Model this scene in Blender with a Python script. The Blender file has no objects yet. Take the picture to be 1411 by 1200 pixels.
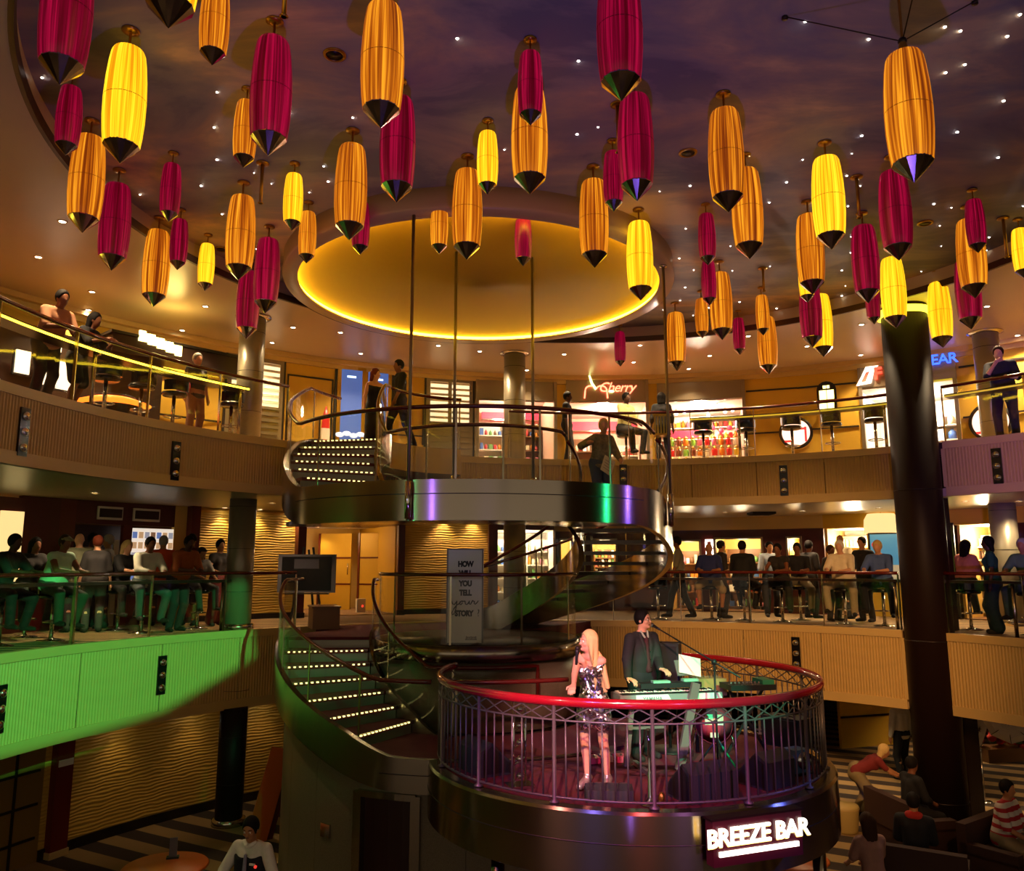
import bpy, bmesh, math, random
import numpy as np
from mathutils import Vector, Matrix

random.seed(7)
SC = bpy.context.scene
COL = SC.collection
PI = math.pi
R_ = math.radians

# ------------------------------------------------------------------ camera
F_PX, PITCH, ZC = 1110.0, R_(9.2), 1.18
cam_d = bpy.data.cameras.new('camera')
cam_d.sensor_fit = 'HORIZONTAL'; cam_d.sensor_width = 36.0
cam_d.lens = 36.0 * F_PX / 1411.0
cam_d.clip_start = 0.05; cam_d.clip_end = 200
cam = bpy.data.objects.new('camera', cam_d); COL.objects.link(cam)
cam.location = (0, 0, ZC); cam.rotation_euler = (PI / 2 + PITCH, 0, 0)
SC.camera = cam

# ------------------------------------------------------------------ world + exposure
w = bpy.data.worlds.new('world'); SC.world = w; w.use_nodes = True
w.node_tree.nodes['Background'].inputs[0].default_value = (1.0, 0.78, 0.52, 1)
w.node_tree.nodes['Background'].inputs[1].default_value = 0.28
SC.view_settings.view_transform = 'Standard'; SC.view_settings.look = 'None'
SC.view_settings.exposure = 0.5; SC.view_settings.gamma = 1.0
SC.view_settings.use_curve_mapping = False
SC.cycles.max_bounces = 6; SC.cycles.diffuse_bounces = 3; SC.cycles.glossy_bounces = 3
SC.cycles.transparent_max_bounces = 16; SC.cycles.transmission_bounces = 3
SC.cycles.sample_clamp_indirect = 4.0; SC.cycles.caustics_reflective = False; SC.cycles.caustics_refractive = False

def lamp(name, kind, loc, energy, color, target=None, size=0.1, angle=60, blend=0.5):
    d = bpy.data.lights.new(name, kind); d.energy = energy; d.color = color
    if kind == 'SPOT':
        d.spot_size = R_(angle); d.spot_blend = blend; d.shadow_soft_size = size
    elif kind == 'AREA':
        d.shape = 'DISK'; d.size = size
    else:
        d.shadow_soft_size = size
    o = bpy.data.objects.new(name, d); COL.objects.link(o); o.location = loc
    if target is not None:
        o.rotation_euler = (Vector(target) - Vector(loc)).to_track_quat('-Z', 'Y').to_euler()
    return o

WARM = (1.0, 0.72, 0.40)
# stage lights hung on the near side of the well, beside and above the photographer
GREEN_POS, GREEN_AIM = Vector((3.0, 0.5, 4.6)), Vector((-6.4, 12.0, -0.68))
lamp('green_stage_spot', 'SPOT', GREEN_POS, 6500, (0.12, 1.0, 0.26), GREEN_AIM, 0.004, 40, 0.05)
lamp('green_key_spot', 'SPOT', (3.6, 0.8, 4.4), 5000, (0.05, 1.0, 0.45), (2.2, 10.4, -0.5), 0.06, 10, 0.4)
lamp('green_stair_spot', 'SPOT', (2.6, 0.6, 4.4), 2400, (0.03, 1.0, 0.35), (-2.2, 11.9, -0.9), 0.05, 11, 0.3)
lamp('pink_stage_spot', 'SPOT', (-0.8, -0.4, 4.8), 5200, (1.0, 0.58, 0.44), (1.1, 9.9, -0.3), 0.08, 15, 0.6)
lamp('red_floor_spot', 'SPOT', (1.4, -0.4, 4.9), 2300, (1.0, 0.12, 0.14), (1.3, 10.2, -1.2), 0.08, 20, 0.7)
lamp('blue_stage_spot', 'SPOT', (-3.2, 0.5, 4.6), 1500, (0.22, 0.16, 1.0), (1.2, 9.8, -1.2), 0.08, 22, 0.7)
lamp('violet_wash_spot', 'SPOT', (2.0, 0.2, 0.0), 2600, (0.45, 0.18, 1.0), (9.6, 12.4, 3.0), 0.1, 28, 0.9)
lamp('amber_wash_spot', 'SPOT', (2.6, 1.2, 4.6), 4200, (1.0, 0.50, 0.18), (5.6, 16.4, -0.8), 0.1, 30, 0.9)
lamp('violet_up_spot', 'SPOT', (0.6, 3.0, -3.0), 260, (0.30, 0.14, 1.0), (0.6, 8.0, 6.4), 0.1, 95, 0.9)
# small coloured lamps on the balconies left and right of the photographer, seen as streaks in the steel
for nm, loc, e, c, tg in (('green', (8.6, 9.7, 2.6), 70, (0.02, 1.0, 0.30), (1.2, 11.2, 2.05)), ('violet', (9.6, 12.2, 2.8), 80, (0.25, 0.12, 1.0), (1.6, 11.6, 2.05)), ('green', (-6.2, 3.6, 2.6), 40, (0.02, 1.0, 0.30), (-1.3, 10.7, 2.05)),
        ('violet', (-4.4, 2.8, 2.6), 90, (0.28, 0.12, 1.0), (-1.0, 10.7, 2.05)), ('blue', (-6.0, 6.0, 2.6), 1000, (0.12, 0.10, 1.0), (0.1, 8.8, -1.6)), ('pink', (-4.4, 4.0, 3.4), 1000, (1.0, 0.30, 0.25), (0.45, 8.7, -1.6)), ('blue', (9.8, 7.6, 2.2), 520, (0.12, 0.16, 1.0), (3.2, 9.0, -1.75)), ('violet', (4.6, 1.2, 2.2), 700, (0.55, 0.22, 0.75), (1.9, 8.5, -1.6))):
    lamp(nm + '_effect_spot', 'SPOT', loc, e, c, tg, 0.06, 17 if tg[2] > 0 else (13 if loc[0] > 9 else 22), 0.6)

# ------------------------------------------------------------------ pixel helpers (a pixel gives a direction only)
def ray(x, y):
    a = (x - 705.5) / F_PX; b = (600 - y) / F_PX
    return Vector((a, math.cos(PITCH) - b * math.sin(PITCH), math.sin(PITCH) + b * math.cos(PITCH)))
def onz(x, y, z):
    r = ray(x, y); t = (z - ZC) / r.z
    return Vector((0, 0, ZC)) + r * t
def aty(x, y, Y):
    r = ray(x, y); return Vector((0, 0, ZC)) + r * (Y / r.y)
def oncirc(x, y, c, R):
    """far hit of a view ray with a vertical cylinder"""
    r = ray(x, y); ox, oy = -c[0], -c[1]
    A = r.x**2 + r.y**2; B = 2 * (ox * r.x + oy * r.y); Cc = ox * ox + oy * oy - R * R
    t = (-B + math.sqrt(max(0, B * B - 4 * A * Cc))) / (2 * A)
    return Vector((0, 0, ZC)) + r * t

# ------------------------------------------------------------------ materials
MATS = {}
def srgb(h):
    h = h.lstrip('#'); v = [int(h[i:i + 2], 16) / 255 for i in (0, 2, 4)]
    return tuple(c / 12.92 if c <= 0.04045 else ((c + 0.055) / 1.055) ** 2.4 for c in v)
def mat(name, col=(0.5, 0.5, 0.5), rough=0.6, metal=0.0, emit=None, estr=0.0, spec=0.5, coat=0.0,
        noise=0.0, nscale=8.0, bump=0.0, bscale=40.0, aniso=0.0, stretch=(1, 1, 1)):
    if name in MATS: return MATS[name]
    m = bpy.data.materials.new(name); m.use_nodes = True; MATS[name] = m
    nt = m.node_tree; b = nt.nodes['Principled BSDF']
    b.inputs['Base Color'].default_value = (*col, 1)
    b.inputs['Roughness'].default_value = rough; b.inputs['Metallic'].default_value = metal
    b.inputs['Specular IOR Level'].default_value = spec
    b.inputs['Coat Weight'].default_value = coat
    if emit is not None:
        b.inputs['Emission Color'].default_value = (*emit, 1); b.inputs['Emission Strength'].default_value = estr
    tc = None
    if noise or bump:
        tc = nt.nodes.new('ShaderNodeTexCoord'); mp = nt.nodes.new('ShaderNodeMapping')
        mp.inputs['Scale'].default_value = stretch; nt.links.new(tc.outputs['Object'], mp.inputs['Vector'])
    if noise:
        n = nt.nodes.new('ShaderNodeTexNoise'); n.inputs['Scale'].default_value = nscale; n.inputs['Detail'].default_value = 4
        nt.links.new(mp.outputs['Vector'], n.inputs['Vector'])
        mx = nt.nodes.new('ShaderNodeMix'); mx.data_type = 'RGBA'
        mx.inputs['A'].default_value = (*[c * (1 - noise) for c in col], 1)
        mx.inputs['B'].default_value = (*[min(1, c * (1 + noise)) for c in col], 1)
        nt.links.new(n.outputs['Fac'], mx.inputs['Factor']); nt.links.new(mx.outputs['Result'], b.inputs['Base Color'])
    if bump:
        n2 = nt.nodes.new('ShaderNodeTexNoise'); n2.inputs['Scale'].default_value = bscale
        nt.links.new(mp.outputs['Vector'], n2.inputs['Vector'])
        bp = nt.nodes.new('ShaderNodeBump'); bp.inputs['Strength'].default_value = bump; bp.inputs['Distance'].default_value = 0.02
        nt.links.new(n2.outputs['Fac'], bp.inputs['Height']); nt.links.new(bp.outputs['Normal'], b.inputs['Normal'])
    if aniso:
        b.inputs['Anisotropic'].default_value = aniso
        tg = nt.nodes.new('ShaderNodeTangent'); tg.direction_type = 'RADIAL'; tg.axis = 'Z'
        nt.links.new(tg.outputs[0], b.inputs['Tangent']); b.inputs['Anisotropic Rotation'].default_value = 0.25
    return m

def glass_mat(name, tint=(0.96, 0.97, 0.95), gloss=0.10):
    if name in MATS: return MATS[name]
    m = bpy.data.materials.new(name); m.use_nodes = True; MATS[name] = m
    nt = m.node_tree; nt.nodes.clear()
    o = nt.nodes.new('ShaderNodeOutputMaterial'); t = nt.nodes.new('ShaderNodeBsdfTransparent')
    g = nt.nodes.new('ShaderNodeBsdfGlossy'); g.inputs['Roughness'].default_value = 0.03
    t.inputs[0].default_value = (*tint, 1); g.inputs[0].default_value = (1, 1, 1, 1)
    lw = nt.nodes.new('ShaderNodeLayerWeight'); lw.inputs['Blend'].default_value = 0.5
    pw = nt.nodes.new('ShaderNodeMath'); pw.operation = 'POWER'; pw.inputs[1].default_value = 5.0
    f = nt.nodes.new('ShaderNodeMath'); f.operation = 'MULTIPLY_ADD'; f.inputs[1].default_value = 0.4; f.inputs[2].default_value = 0.014
    nt.links.new(lw.outputs['Facing'], pw.inputs[0]); nt.links.new(pw.outputs[0], f.inputs[0])
    mx = nt.nodes.new('ShaderNodeMixShader')
    nt.links.new(f.outputs[0], mx.inputs[0]); nt.links.new(t.outputs[0], mx.inputs[1]); nt.links.new(g.outputs[0], mx.inputs[2])
    nt.links.new(mx.outputs[0], o.inputs[0])
    return m

CREAM = mat('cream_ceiling_panel', srgb('#bfab8a'), 0.32, spec=0.4, noise=0.04, nscale=1.5)
FASCIA = mat('cream_ribbed_panel', srgb('#c6a566'), 0.55, noise=0.05, nscale=3)
FTRIM = mat('cream_trim', srgb('#cbab6e'), 0.45)
YELLOW = mat('mustard_wall_paint', srgb('#cfa32e'), 0.55, noise=0.06, nscale=2)
WAVY = mat('mustard_wave_wall', srgb('#d6a840'), 0.6)
BLACKTRIM = mat('black_trim', srgb('#1c140e'), 0.4)
MAROON = mat('maroon_gloss_paint', srgb('#4a1410'), 0.3, noise=0.1)
DARKRED = mat('dark_red_pillar_paint', srgb('#5a1a10'), 0.35)
RAILWOOD = mat('varnished_red_wood', srgb('#57140f'), 0.22, coat=0.5, noise=0.25, nscale=14)
STAGERAIL = mat('glossy_crimson_rail', srgb('#9c1224'), 0.16, coat=0.8)
STEEL = mat('brushed_steel', srgb('#a89e90'), 0.20, 1.0, noise=0.08, nscale=6, stretch=(1, 1, 30), aniso=0.85)
STEELP = mat('polished_steel', srgb('#c8c0b2'), 0.14, 1.0)
CHROME = mat('chrome', srgb('#d8d8dc'), 0.06, 1.0)
DARKMETAL = mat('dark_metal', srgb('#3a3232'), 0.35, 0.8)
DARKCOL = mat('dark_brown_gloss_column', srgb('#21120f'), 0.48, spec=0.14)
GRANITE = mat('speckled_granite', srgb('#6e6250'), 0.35, noise=0.6, nscale=90)
CARPETR = mat('burgundy_carpet', srgb('#571420'), 0.95, noise=0.3, nscale=30, bump=0.3, bscale=300)
BLACK = mat('matt_black_plastic', srgb('#141416'), 0.5)
BLACKG = mat('black_gloss', srgb('#101012'), 0.2)
COUNTER = mat('dark_counter', srgb('#2a1714'), 0.3)
GLASS = glass_mat('clear_glass')
WHITEP = mat('white_paint', srgb('#e8e0d0'), 0.5)
GOLD = mat('brass_fitting', srgb('#b08838'), 0.3, 0.9)
BULB = mat('warm_white_bulb', (1, 1, 1), 0.5, emit=(1.0, 0.86, 0.62), estr=22)
STARL = mat('star_bulb', (1, 1, 1), 0.5, emit=(1.0, 0.93, 0.78), estr=9)
LED = mat('step_led', (1, 1, 1), 0.5, emit=(1.0, 0.82, 0.28), estr=1.8)
NEONY = mat('yellow_neon', (1, 0.8, 0.1), 0.5, emit=(1.0, 0.72, 0.04), estr=4)

def stripe_carpet(name, c1, c2, scale, rot=0.0):
    m = bpy.data.materials.new(name); m.use_nodes = True; nt = m.node_tree; b = nt.nodes['Principled BSDF']
    tc = nt.nodes.new('ShaderNodeTexCoord'); mp = nt.nodes.new('ShaderNodeMapping'); mp.inputs['Rotation'].default_value = (0, 0, rot)
    wv = nt.nodes.new('ShaderNodeTexWave'); wv.wave_type = 'BANDS'; wv.bands_direction = 'Y'; wv.inputs['Scale'].default_value = scale
    wv.inputs['Distortion'].default_value = 0.4
    rp = nt.nodes.new('ShaderNodeValToRGB'); rp.color_ramp.interpolation = 'CONSTANT'
    rp.color_ramp.elements[0].color = (*c1, 1); rp.color_ramp.elements[1].color = (*c2, 1); rp.color_ramp.elements[1].position = 0.5
    nt.links.new(tc.outputs['Object'], mp.inputs[0]); nt.links.new(mp.outputs[0], wv.inputs[0]); nt.links.new(wv.outputs['Fac'], rp.inputs[0])
    nt.links.new(rp.outputs[0], b.inputs['Base Color']); b.inputs['Roughness'].default_value = 0.95
    return m
CARPETS = stripe_carpet('striped_carpet', srgb('#3a2418'), srgb('#b08a58'), 1.1)
CARPETG = stripe_carpet('striped_lounge_carpet', srgb('#33241a'), srgb('#96784a'), 0.45, 0.5)

def wavy_setup(m):
    nt = m.node_tree; b = nt.nodes['Principled BSDF']
    tc = nt.nodes.new('ShaderNodeTexCoord'); mp = nt.nodes.new('ShaderNodeMapping'); mp.inputs['Scale'].default_value = (0.5, 0.5, 1)
    wv = nt.nodes.new('ShaderNodeTexWave'); wv.bands_direction = 'Z'; wv.inputs['Scale'].default_value = 5.5
    wv.inputs['Distortion'].default_value = 5; wv.inputs['Detail'].default_value = 1.5; wv.inputs['Detail Scale'].default_value = 0.9
    bp = nt.nodes.new('ShaderNodeBump'); bp.inputs['Strength'].default_value = 0.35; bp.inputs['Distance'].default_value = 0.05
    nt.links.new(tc.outputs['Object'], mp.inputs[0]); nt.links.new(mp.outputs[0], wv.inputs[0])
    nt.links.new(wv.outputs['Fac'], bp.inputs['Height']); nt.links.new(bp.outputs[0], b.inputs['Normal'])
wavy_setup(WAVY)

def sky_mat():
    m = bpy.data.materials.new('painted_dusk_sky'); m.use_nodes = True; nt = m.node_tree; b = nt.nodes['Principled BSDF']
    tc = nt.nodes.new('ShaderNodeTexCoord'); mp = nt.nodes.new('ShaderNodeMapping'); mp.inputs['Scale'].default_value = (0.17, 0.34, 1)
    n1 = nt.nodes.new('ShaderNodeTexNoise'); n1.inputs['Scale'].default_value = 2.4; n1.inputs['Detail'].default_value = 6; n1.inputs['Roughness'].default_value = 0.58; n1.inputs['Distortion'].default_value = 0.5
    r1 = nt.nodes.new('ShaderNodeValToRGB'); e = r1.color_ramp.elements
    e[0].position = 0.40; e[0].color = (*srgb('#84849e'), 1)
    e[1].position = 0.66; e[1].color = (*srgb('#f0d4b4'), 1)
    for pos, c in ((0.46, '#a09cac'), (0.52, '#b0a6ae'), (0.58, '#c8b4aa')):
        k = r1.color_ramp.elements.new(pos); k.color = (*srgb(c), 1)
    n2 = nt.nodes.new('ShaderNodeTexNoise'); n2.inputs['Scale'].default_value = 0.9
    mx = nt.nodes.new('ShaderNodeMix'); mx.data_type = 'RGBA'; mx.blend_type = 'MULTIPLY'; mx.inputs['Factor'].default_value = 0.5
    r2 = nt.nodes.new('ShaderNodeValToRGB'); r2.color_ramp.elements[0].position = 0.35; r2.color_ramp.elements[0].color = (0.5, 0.48, 0.66, 1)
    r2.color_ramp.elements[1].position = 0.65; r2.color_ramp.elements[1].color = (1, 0.92, 0.8, 1)
    nt.links.new(tc.outputs['Object'], mp.inputs[0]); nt.links.new(mp.outputs[0], n1.inputs[0]); nt.links.new(mp.outputs[0], n2.inputs[0])
    nt.links.new(n1.outputs['Fac'], r1.inputs[0]); nt.links.new(n2.outputs['Fac'], r2.inputs[0])
    nt.links.new(r1.outputs[0], mx.inputs['A']); nt.links.new(r2.outputs[0], mx.inputs['B'])
    nt.links.new(mx.outputs['Result'], b.inputs['Base Color']); b.inputs['Roughness'].default_value = 0.7
    return m
SKY = sky_mat()

# ------------------------------------------------------------------ mesh builder
class MB:
    def __init__(s): s.v = []; s.f = []; s.sm = []
    def add(s, vs, fs, smooth=False, M=None):
        n = len(s.v)
        if M is not None: vs = [M @ Vector(v) for v in vs]
        s.v += [tuple(v) for v in vs]; s.f += [tuple(i + n for i in f) for f in fs]; s.sm += [smooth] * len(fs); return s
    def box(s, c, d, M=None, rz=0.0):
        x, y, z = d[0] / 2, d[1] / 2, d[2] / 2
        vs = [(i * x, j * y, k * z) for i in (-1, 1) for j in (-1, 1) for k in (-1, 1)]
        if rz: vs = [(a * math.cos(rz) - b * math.sin(rz), a * math.sin(rz) + b * math.cos(rz), k) for a, b, k in vs]
        vs = [(a + c[0], b + c[1], k + c[2]) for a, b, k in vs]
        return s.add(vs, [(0, 1, 3, 2), (4, 6, 7, 5), (0, 4, 5, 1), (2, 3, 7, 6), (0, 2, 6, 4), (1, 5, 7, 3)], False, M)
    def lathe(s, prof, n=24, c=(0, 0, 0), M=None, smooth=True, rfun=None, caps=True):
        vs = []; fs = []
        for r, z in prof:
            for k in range(n):
                a = 2 * PI * k / n; rr = r * (rfun(k) if rfun else 1)
                vs.append((c[0] + rr * math.cos(a), c[1] + rr * math.sin(a), c[2] + z))
        for i in range(len(prof) - 1):
            for k in range(n):
                k2 = (k + 1) % n
                fs.append((i * n + k, i * n + k2, (i + 1) * n + k2, (i + 1) * n + k))
        if caps and prof[0][0] > 1e-5: fs.append(tuple(reversed(range(n))))
        if caps and prof[-1][0] > 1e-5: fs.append(tuple((len(prof) - 1) * n + k for k in range(n)))
        return s.add(vs, fs, smooth, M)
    def cyl(s, c, r, h, n=16, M=None, r2=None, smooth=True):
        return s.lathe([(r, 0), (r if r2 is None else r2, h)], n, c, M, smooth)
    def tube(s, path, r, n=8, closed=False, M=None, smooth=True, rz=None):
        P = [Vector(p) for p in path]; vs = []; fs = []; L = len(P)
        for i, p in enumerate(P):
            t = (P[(i + 1) % L] - P[i - 1]) if (closed or 0 < i < L - 1) else (P[1] - P[0] if i == 0 else P[-1] - P[-2])
            t.normalize(); up = Vector((0, 0, 1)) if abs(t.z) < 0.95 else Vector((1, 0, 0))
            a = t.cross(up).normalized(); b = a.cross(t).normalized()
            rr = r[i] if isinstance(r, (list, tuple)) else r
            for k in range(n):
                q = 2 * PI * k / n; vs.append(p + a * (rr * math.cos(q)) + b * ((rz or rr) * math.sin(q)))
        for i in range(L if closed else L - 1):
            j = (i + 1) % L
            for k in range(n):
                k2 = (k + 1) % n; fs.append((i * n + k, i * n + k2, j * n + k2, j * n + k))
        if not closed: fs.append(tuple(reversed(range(n)))); fs.append(tuple((L - 1) * n + k for k in range(n)))
        return s.add(vs, fs, smooth, M)
    def bar(s, p, q, wd, ht, M=None):
        """rectangular bar from p to q"""
        p = Vector(p); q = Vector(q); t = (q - p).normalized(); up = Vector((0, 0, 1)) if abs(t.z) < 0.95 else Vector((0, 1, 0))
        a = t.cross(up).normalized() * (wd / 2); b = a.cross(t).normalized() * (ht / 2)
        vs = [e + i * a + j * b for e in (p, q) for i in (-1, 1) for j in (-1, 1)]
        return s.add(vs, [(0, 1, 3, 2), (4, 6, 7, 5), (0, 4, 5, 1), (2, 3, 7, 6), (0, 2, 6, 4), (1, 5, 7, 3)], False, M)
    def sector(s, c, r0, r1, z0, z1, a0, a1, n=None, smooth=False, zf=None):
        """ring sector solid; a in radians; zf(a) adds a height"""
        n = n or max(2, int(abs(a1 - a0) / R_(3)) + 1); vs = []; fs = []
        for i in range(n + 1):
            a = a0 + (a1 - a0) * i / n; dz = zf(a) if zf else 0
            for r, z in ((r0, z0), (r1, z0), (r1, z1), (r0, z1)):
                vs.append((c[0] + r * math.cos(a), c[1] + r * math.sin(a), z + dz))
        for i in range(n):
            for k in range(4):
                k2 = (k + 1) % 4; fs.append((i * 4 + k, i * 4 + 4 + k, i * 4 + 4 + k2, i * 4 + k2))
        fs.append((0, 1, 2, 3)); fs.append((n * 4 + 3, n * 4 + 2, n * 4 + 1, n * 4))
        return s.add(vs, fs, smooth)
    def prism(s, poly, z0, z1, M=None):
        n = len(poly); vs = [(x, y, z0) for x, y in poly] + [(x, y, z1) for x, y in poly]
        fs = [tuple(reversed(range(n))), tuple(range(n, 2 * n))] + [(i, (i + 1) % n, n + (i + 1) % n, n + i) for i in range(n)]
        return s.add(vs, fs, False, M)
    def ball(s, c, r, n=12, m=8, sc=(1, 1, 1), M=None):
        vs = [(c[0], c[1], c[2] - r * sc[2])]; fs = []
        for i in range(1, m):
            t = PI * i / m
            for k in range(n):
                a = 2 * PI * k / n
                vs.append((c[0] + r * sc[0] * math.sin(t) * math.cos(a), c[1] + r * sc[1] * math.sin(t) * math.sin(a), c[2] - r * sc[2] * math.cos(t)))
        vs.append((c[0], c[1], c[2] + r * sc[2])); e = len(vs) - 1
        for k in range(n):
            k2 = (k + 1) % n; fs.append((0, 1 + k2, 1 + k)); fs.append((e, e - n + k, e - n + k2))
            for i in range(m - 2): fs.append((1 + i * n + k, 1 + i * n + k2, 1 + (i + 1) * n + k2, 1 + (i + 1) * n + k))
        return s.add(vs, fs, True, M)
    def mesh(s, name, material, off=None):
        me = bpy.data.meshes.new(name)
        vs = s.v if off is None else [(a - off[0], b - off[1], c - off[2]) for a, b, c in s.v]
        me.from_pydata(vs, [], s.f); me.polygons.foreach_set('use_smooth', s.sm)
        if material is not None: me.materials.append(material)
        me.update()
        return me
    def build(s, name, material, parent=None, world=False):
        """world=True: vertices are in world space and the parent is only translated"""
        off = None
        if parent is not None and world: off = parent.location
        o = bpy.data.objects.new(name, s.mesh(name, material, off)); COL.objects.link(o)
        if parent is not None: o.parent = parent
        return o

def recalc(me):
    bm = bmesh.new(); bm.from_mesh(me); bmesh.ops.recalc_face_normals(bm, faces=bm.faces); bm.to_mesh(me); bm.free()
def tag(o, label, cat=None, group=None, kind=None):
    if label: o['label'] = label
    if cat: o['category'] = cat
    if group: o['group'] = group
    if kind: o['kind'] = kind
    return o
def thing(name, label, cat, loc=(0, 0, 0), rz=0.0, group=None):
    o = bpy.data.objects.new(name, None); COL.objects.link(o); o.empty_display_size = 0.1
    o.location = loc; o.rotation_euler = (0, 0, rz)
    return tag(o, label, cat, group)
def link(name, me, parent=None, loc=(0, 0, 0), rz=0.0, scale=None):
    o = bpy.data.objects.new(name, me); COL.objects.link(o); o.location = loc; o.rotation_euler = (0, 0, rz)
    if scale: o.scale = scale
    if parent is not None: o.parent = parent
    return o
def text_mesh(body, size, extrude, material, shear=0.0, spacing=1.0, align='CENTER', bold=0.0):
    cu = bpy.data.curves.new('lettering', 'FONT'); cu.body = body; cu.size = size; cu.extrude = extrude; cu.shear = shear
    cu.align_x = align; cu.align_y = 'CENTER'; cu.space_character = spacing; cu.offset = bold; cu.resolution_u = 3
    t = bpy.data.objects.new('lettering', cu); COL.objects.link(t)
    dg = bpy.context.evaluated_depsgraph_get(); dg.update()
    me = bpy.data.meshes.new_from_object(t.evaluated_get(dg)); bpy.data.objects.remove(t)
    me.materials.clear(); me.materials.append(material)
    return me

# ================================================================== STRUCTURE
CU, RU = (1.97, 9.02), 8.37          # edge of the upper balcony
CL, RL = (1.05, 10.0), 8.02          # edge of the lower balcony
CS, RS = (1.46, 10.34), 7.05         # painted sky opening
SX = (-0.58, 14.0)                   # axis of the curved staircase
CW, RW = (2.14, 7.83), 12.94         # back wall of the upper level
CWL, RWL = (1.05, 10.0), 11.0        # back wall of the lower level
ZU, ZL, ZG, ZCE = 3.45, 0.0, -3.35, 6.1
COLR = (7.54, 14.94)
def ang(c, x, y): return math.atan2(y - c[1], x - c[0])
def pol(c, r, a, z=0.0): return (c[0] + r * math.cos(a), c[1] + r * math.sin(a), z)

def structure(o): o['kind'] = 'structure'; return o
def slab(name, c, r0, r1, z0, z1, a0, a1, m): return structure(MB().sector(c, r0, r1, z0, z1, R_(a0), R_(a1), 90).build(name, m))

fl_up = slab('floor_upper', CU, RU + 0.02, 19, 3.25, ZU, 5, 205, CARPETS)
fl_lo = slab('floor_lower', CL, RL + 0.02, 19, -0.2, ZL, 5, 205, CARPETS)
structure(MB().box((2, 12, ZG - 0.1), (44, 44, 0.2)).build('floor_ground', CARPETG))
slab('ceiling_lower', CU, RU + 0.02, 19, 2.45, 2.6, 5, 205, CREAM)
slab('ceiling_ground', CL, RL + 0.02, 19, -1.36, -1.25, 5, 205, CREAM)

# upper ceiling: cream plane with an opening = sky circle joined with the cove circle
def cove_exit(th, r):
    d = (SX[0] - CS[0], SX[1] - CS[1]); u = (math.cos(th), math.sin(th)); b = d[0] * u[0] + d[1] * u[1]
    disc = b * b - (d[0]**2 + d[1]**2 - r * r)
    return b + math.sqrt(disc) if disc > 0 and b > 0 else 0.0
mb = MB(); N = 240; vs = []; fs = []
for i in range(N):
    th = 2 * PI * i / N; r = max(RS, cove_exit(th, 3.44))
    for rr, z in ((20, ZCE), (r, ZCE), (r + 0.02, 6.46), (20, 6.46)):
        vs.append((CS[0] + rr * math.cos(th), CS[1] + rr * math.sin(th), z))
for i in range(N):
    j = (i + 1) % N
    for k in range(3): fs.append((i * 4 + k, i * 4 + k + 1, j * 4 + k + 1, j * 4 + k))
mb.add(vs, fs); ceil_up = structure(mb.build('ceiling_upper', CREAM))
DRIP = mat('bronze_edge_strip', srgb('#4a3420'), 0.4, 0.5)
vs = []; fs = []
for i in range(N):
    th = 2 * PI * i / N; r = max(RS, cove_exit(th, 3.44))
    for rr, z in ((r - 0.0, ZCE - 0.012), (r + 0.05, ZCE - 0.012), (r + 0.05, ZCE + 0.1), (r - 0.015, ZCE + 0.1)):
        vs.append((CS[0] + rr * math.cos(th), CS[1] + rr * math.sin(th), z))
for i in range(N):
    j = (i + 1) % N
    for k in range(4): fs.append((i * 4 + k, i * 4 + (k + 1) % 4, j * 4 + (k + 1) % 4, j * 4 + k))
structure(MB().add(vs, fs).build('trim_1', DRIP))
structure(MB().lathe([(9.5, 0), (9.5, 0.06)], 64, (CS[0], CS[1], 6.43)).build('ceiling_sky', SKY))
# round cove over the stairs: ring, shallow dome, hidden light strip
cove = thing('ceiling_cove', 'round domed ceiling recess with yellow light ring above the curved staircase', 'ceiling cove', (SX[0], SX[1], 6.08))
MB().lathe([(3.20, 0.0), (3.44, 0.0), (3.46, 0.06), (3.44, 0.12), (3.44, 0.36), (3.30, 0.36), (3.30, 0.30), (3.30, 0.03), (3.20, 0.03), (3.20, 0.0)], 96, caps=False).build('rim', CREAM, cove)
DOME = mat('amber_dome_paint', srgb('#84560f'), 0.8)
MB().lathe([(3.30, 0.10), (3.0, 0.17), (2.4, 0.25), (1.6, 0.30), (0.8, 0.325), (0.001, 0.33)], 96).build('dome', DOME, cove)
MB().lathe([(3.285, 0.04), (3.235, 0.04), (3.235, 0.105), (3.285, 0.105), (3.285, 0.04)], 96, caps=False).build('light_strip', mat('cove_neon', (1, .8, .1), emit=(1.0, 0.74, 0.03), estr=14), cove)

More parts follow.
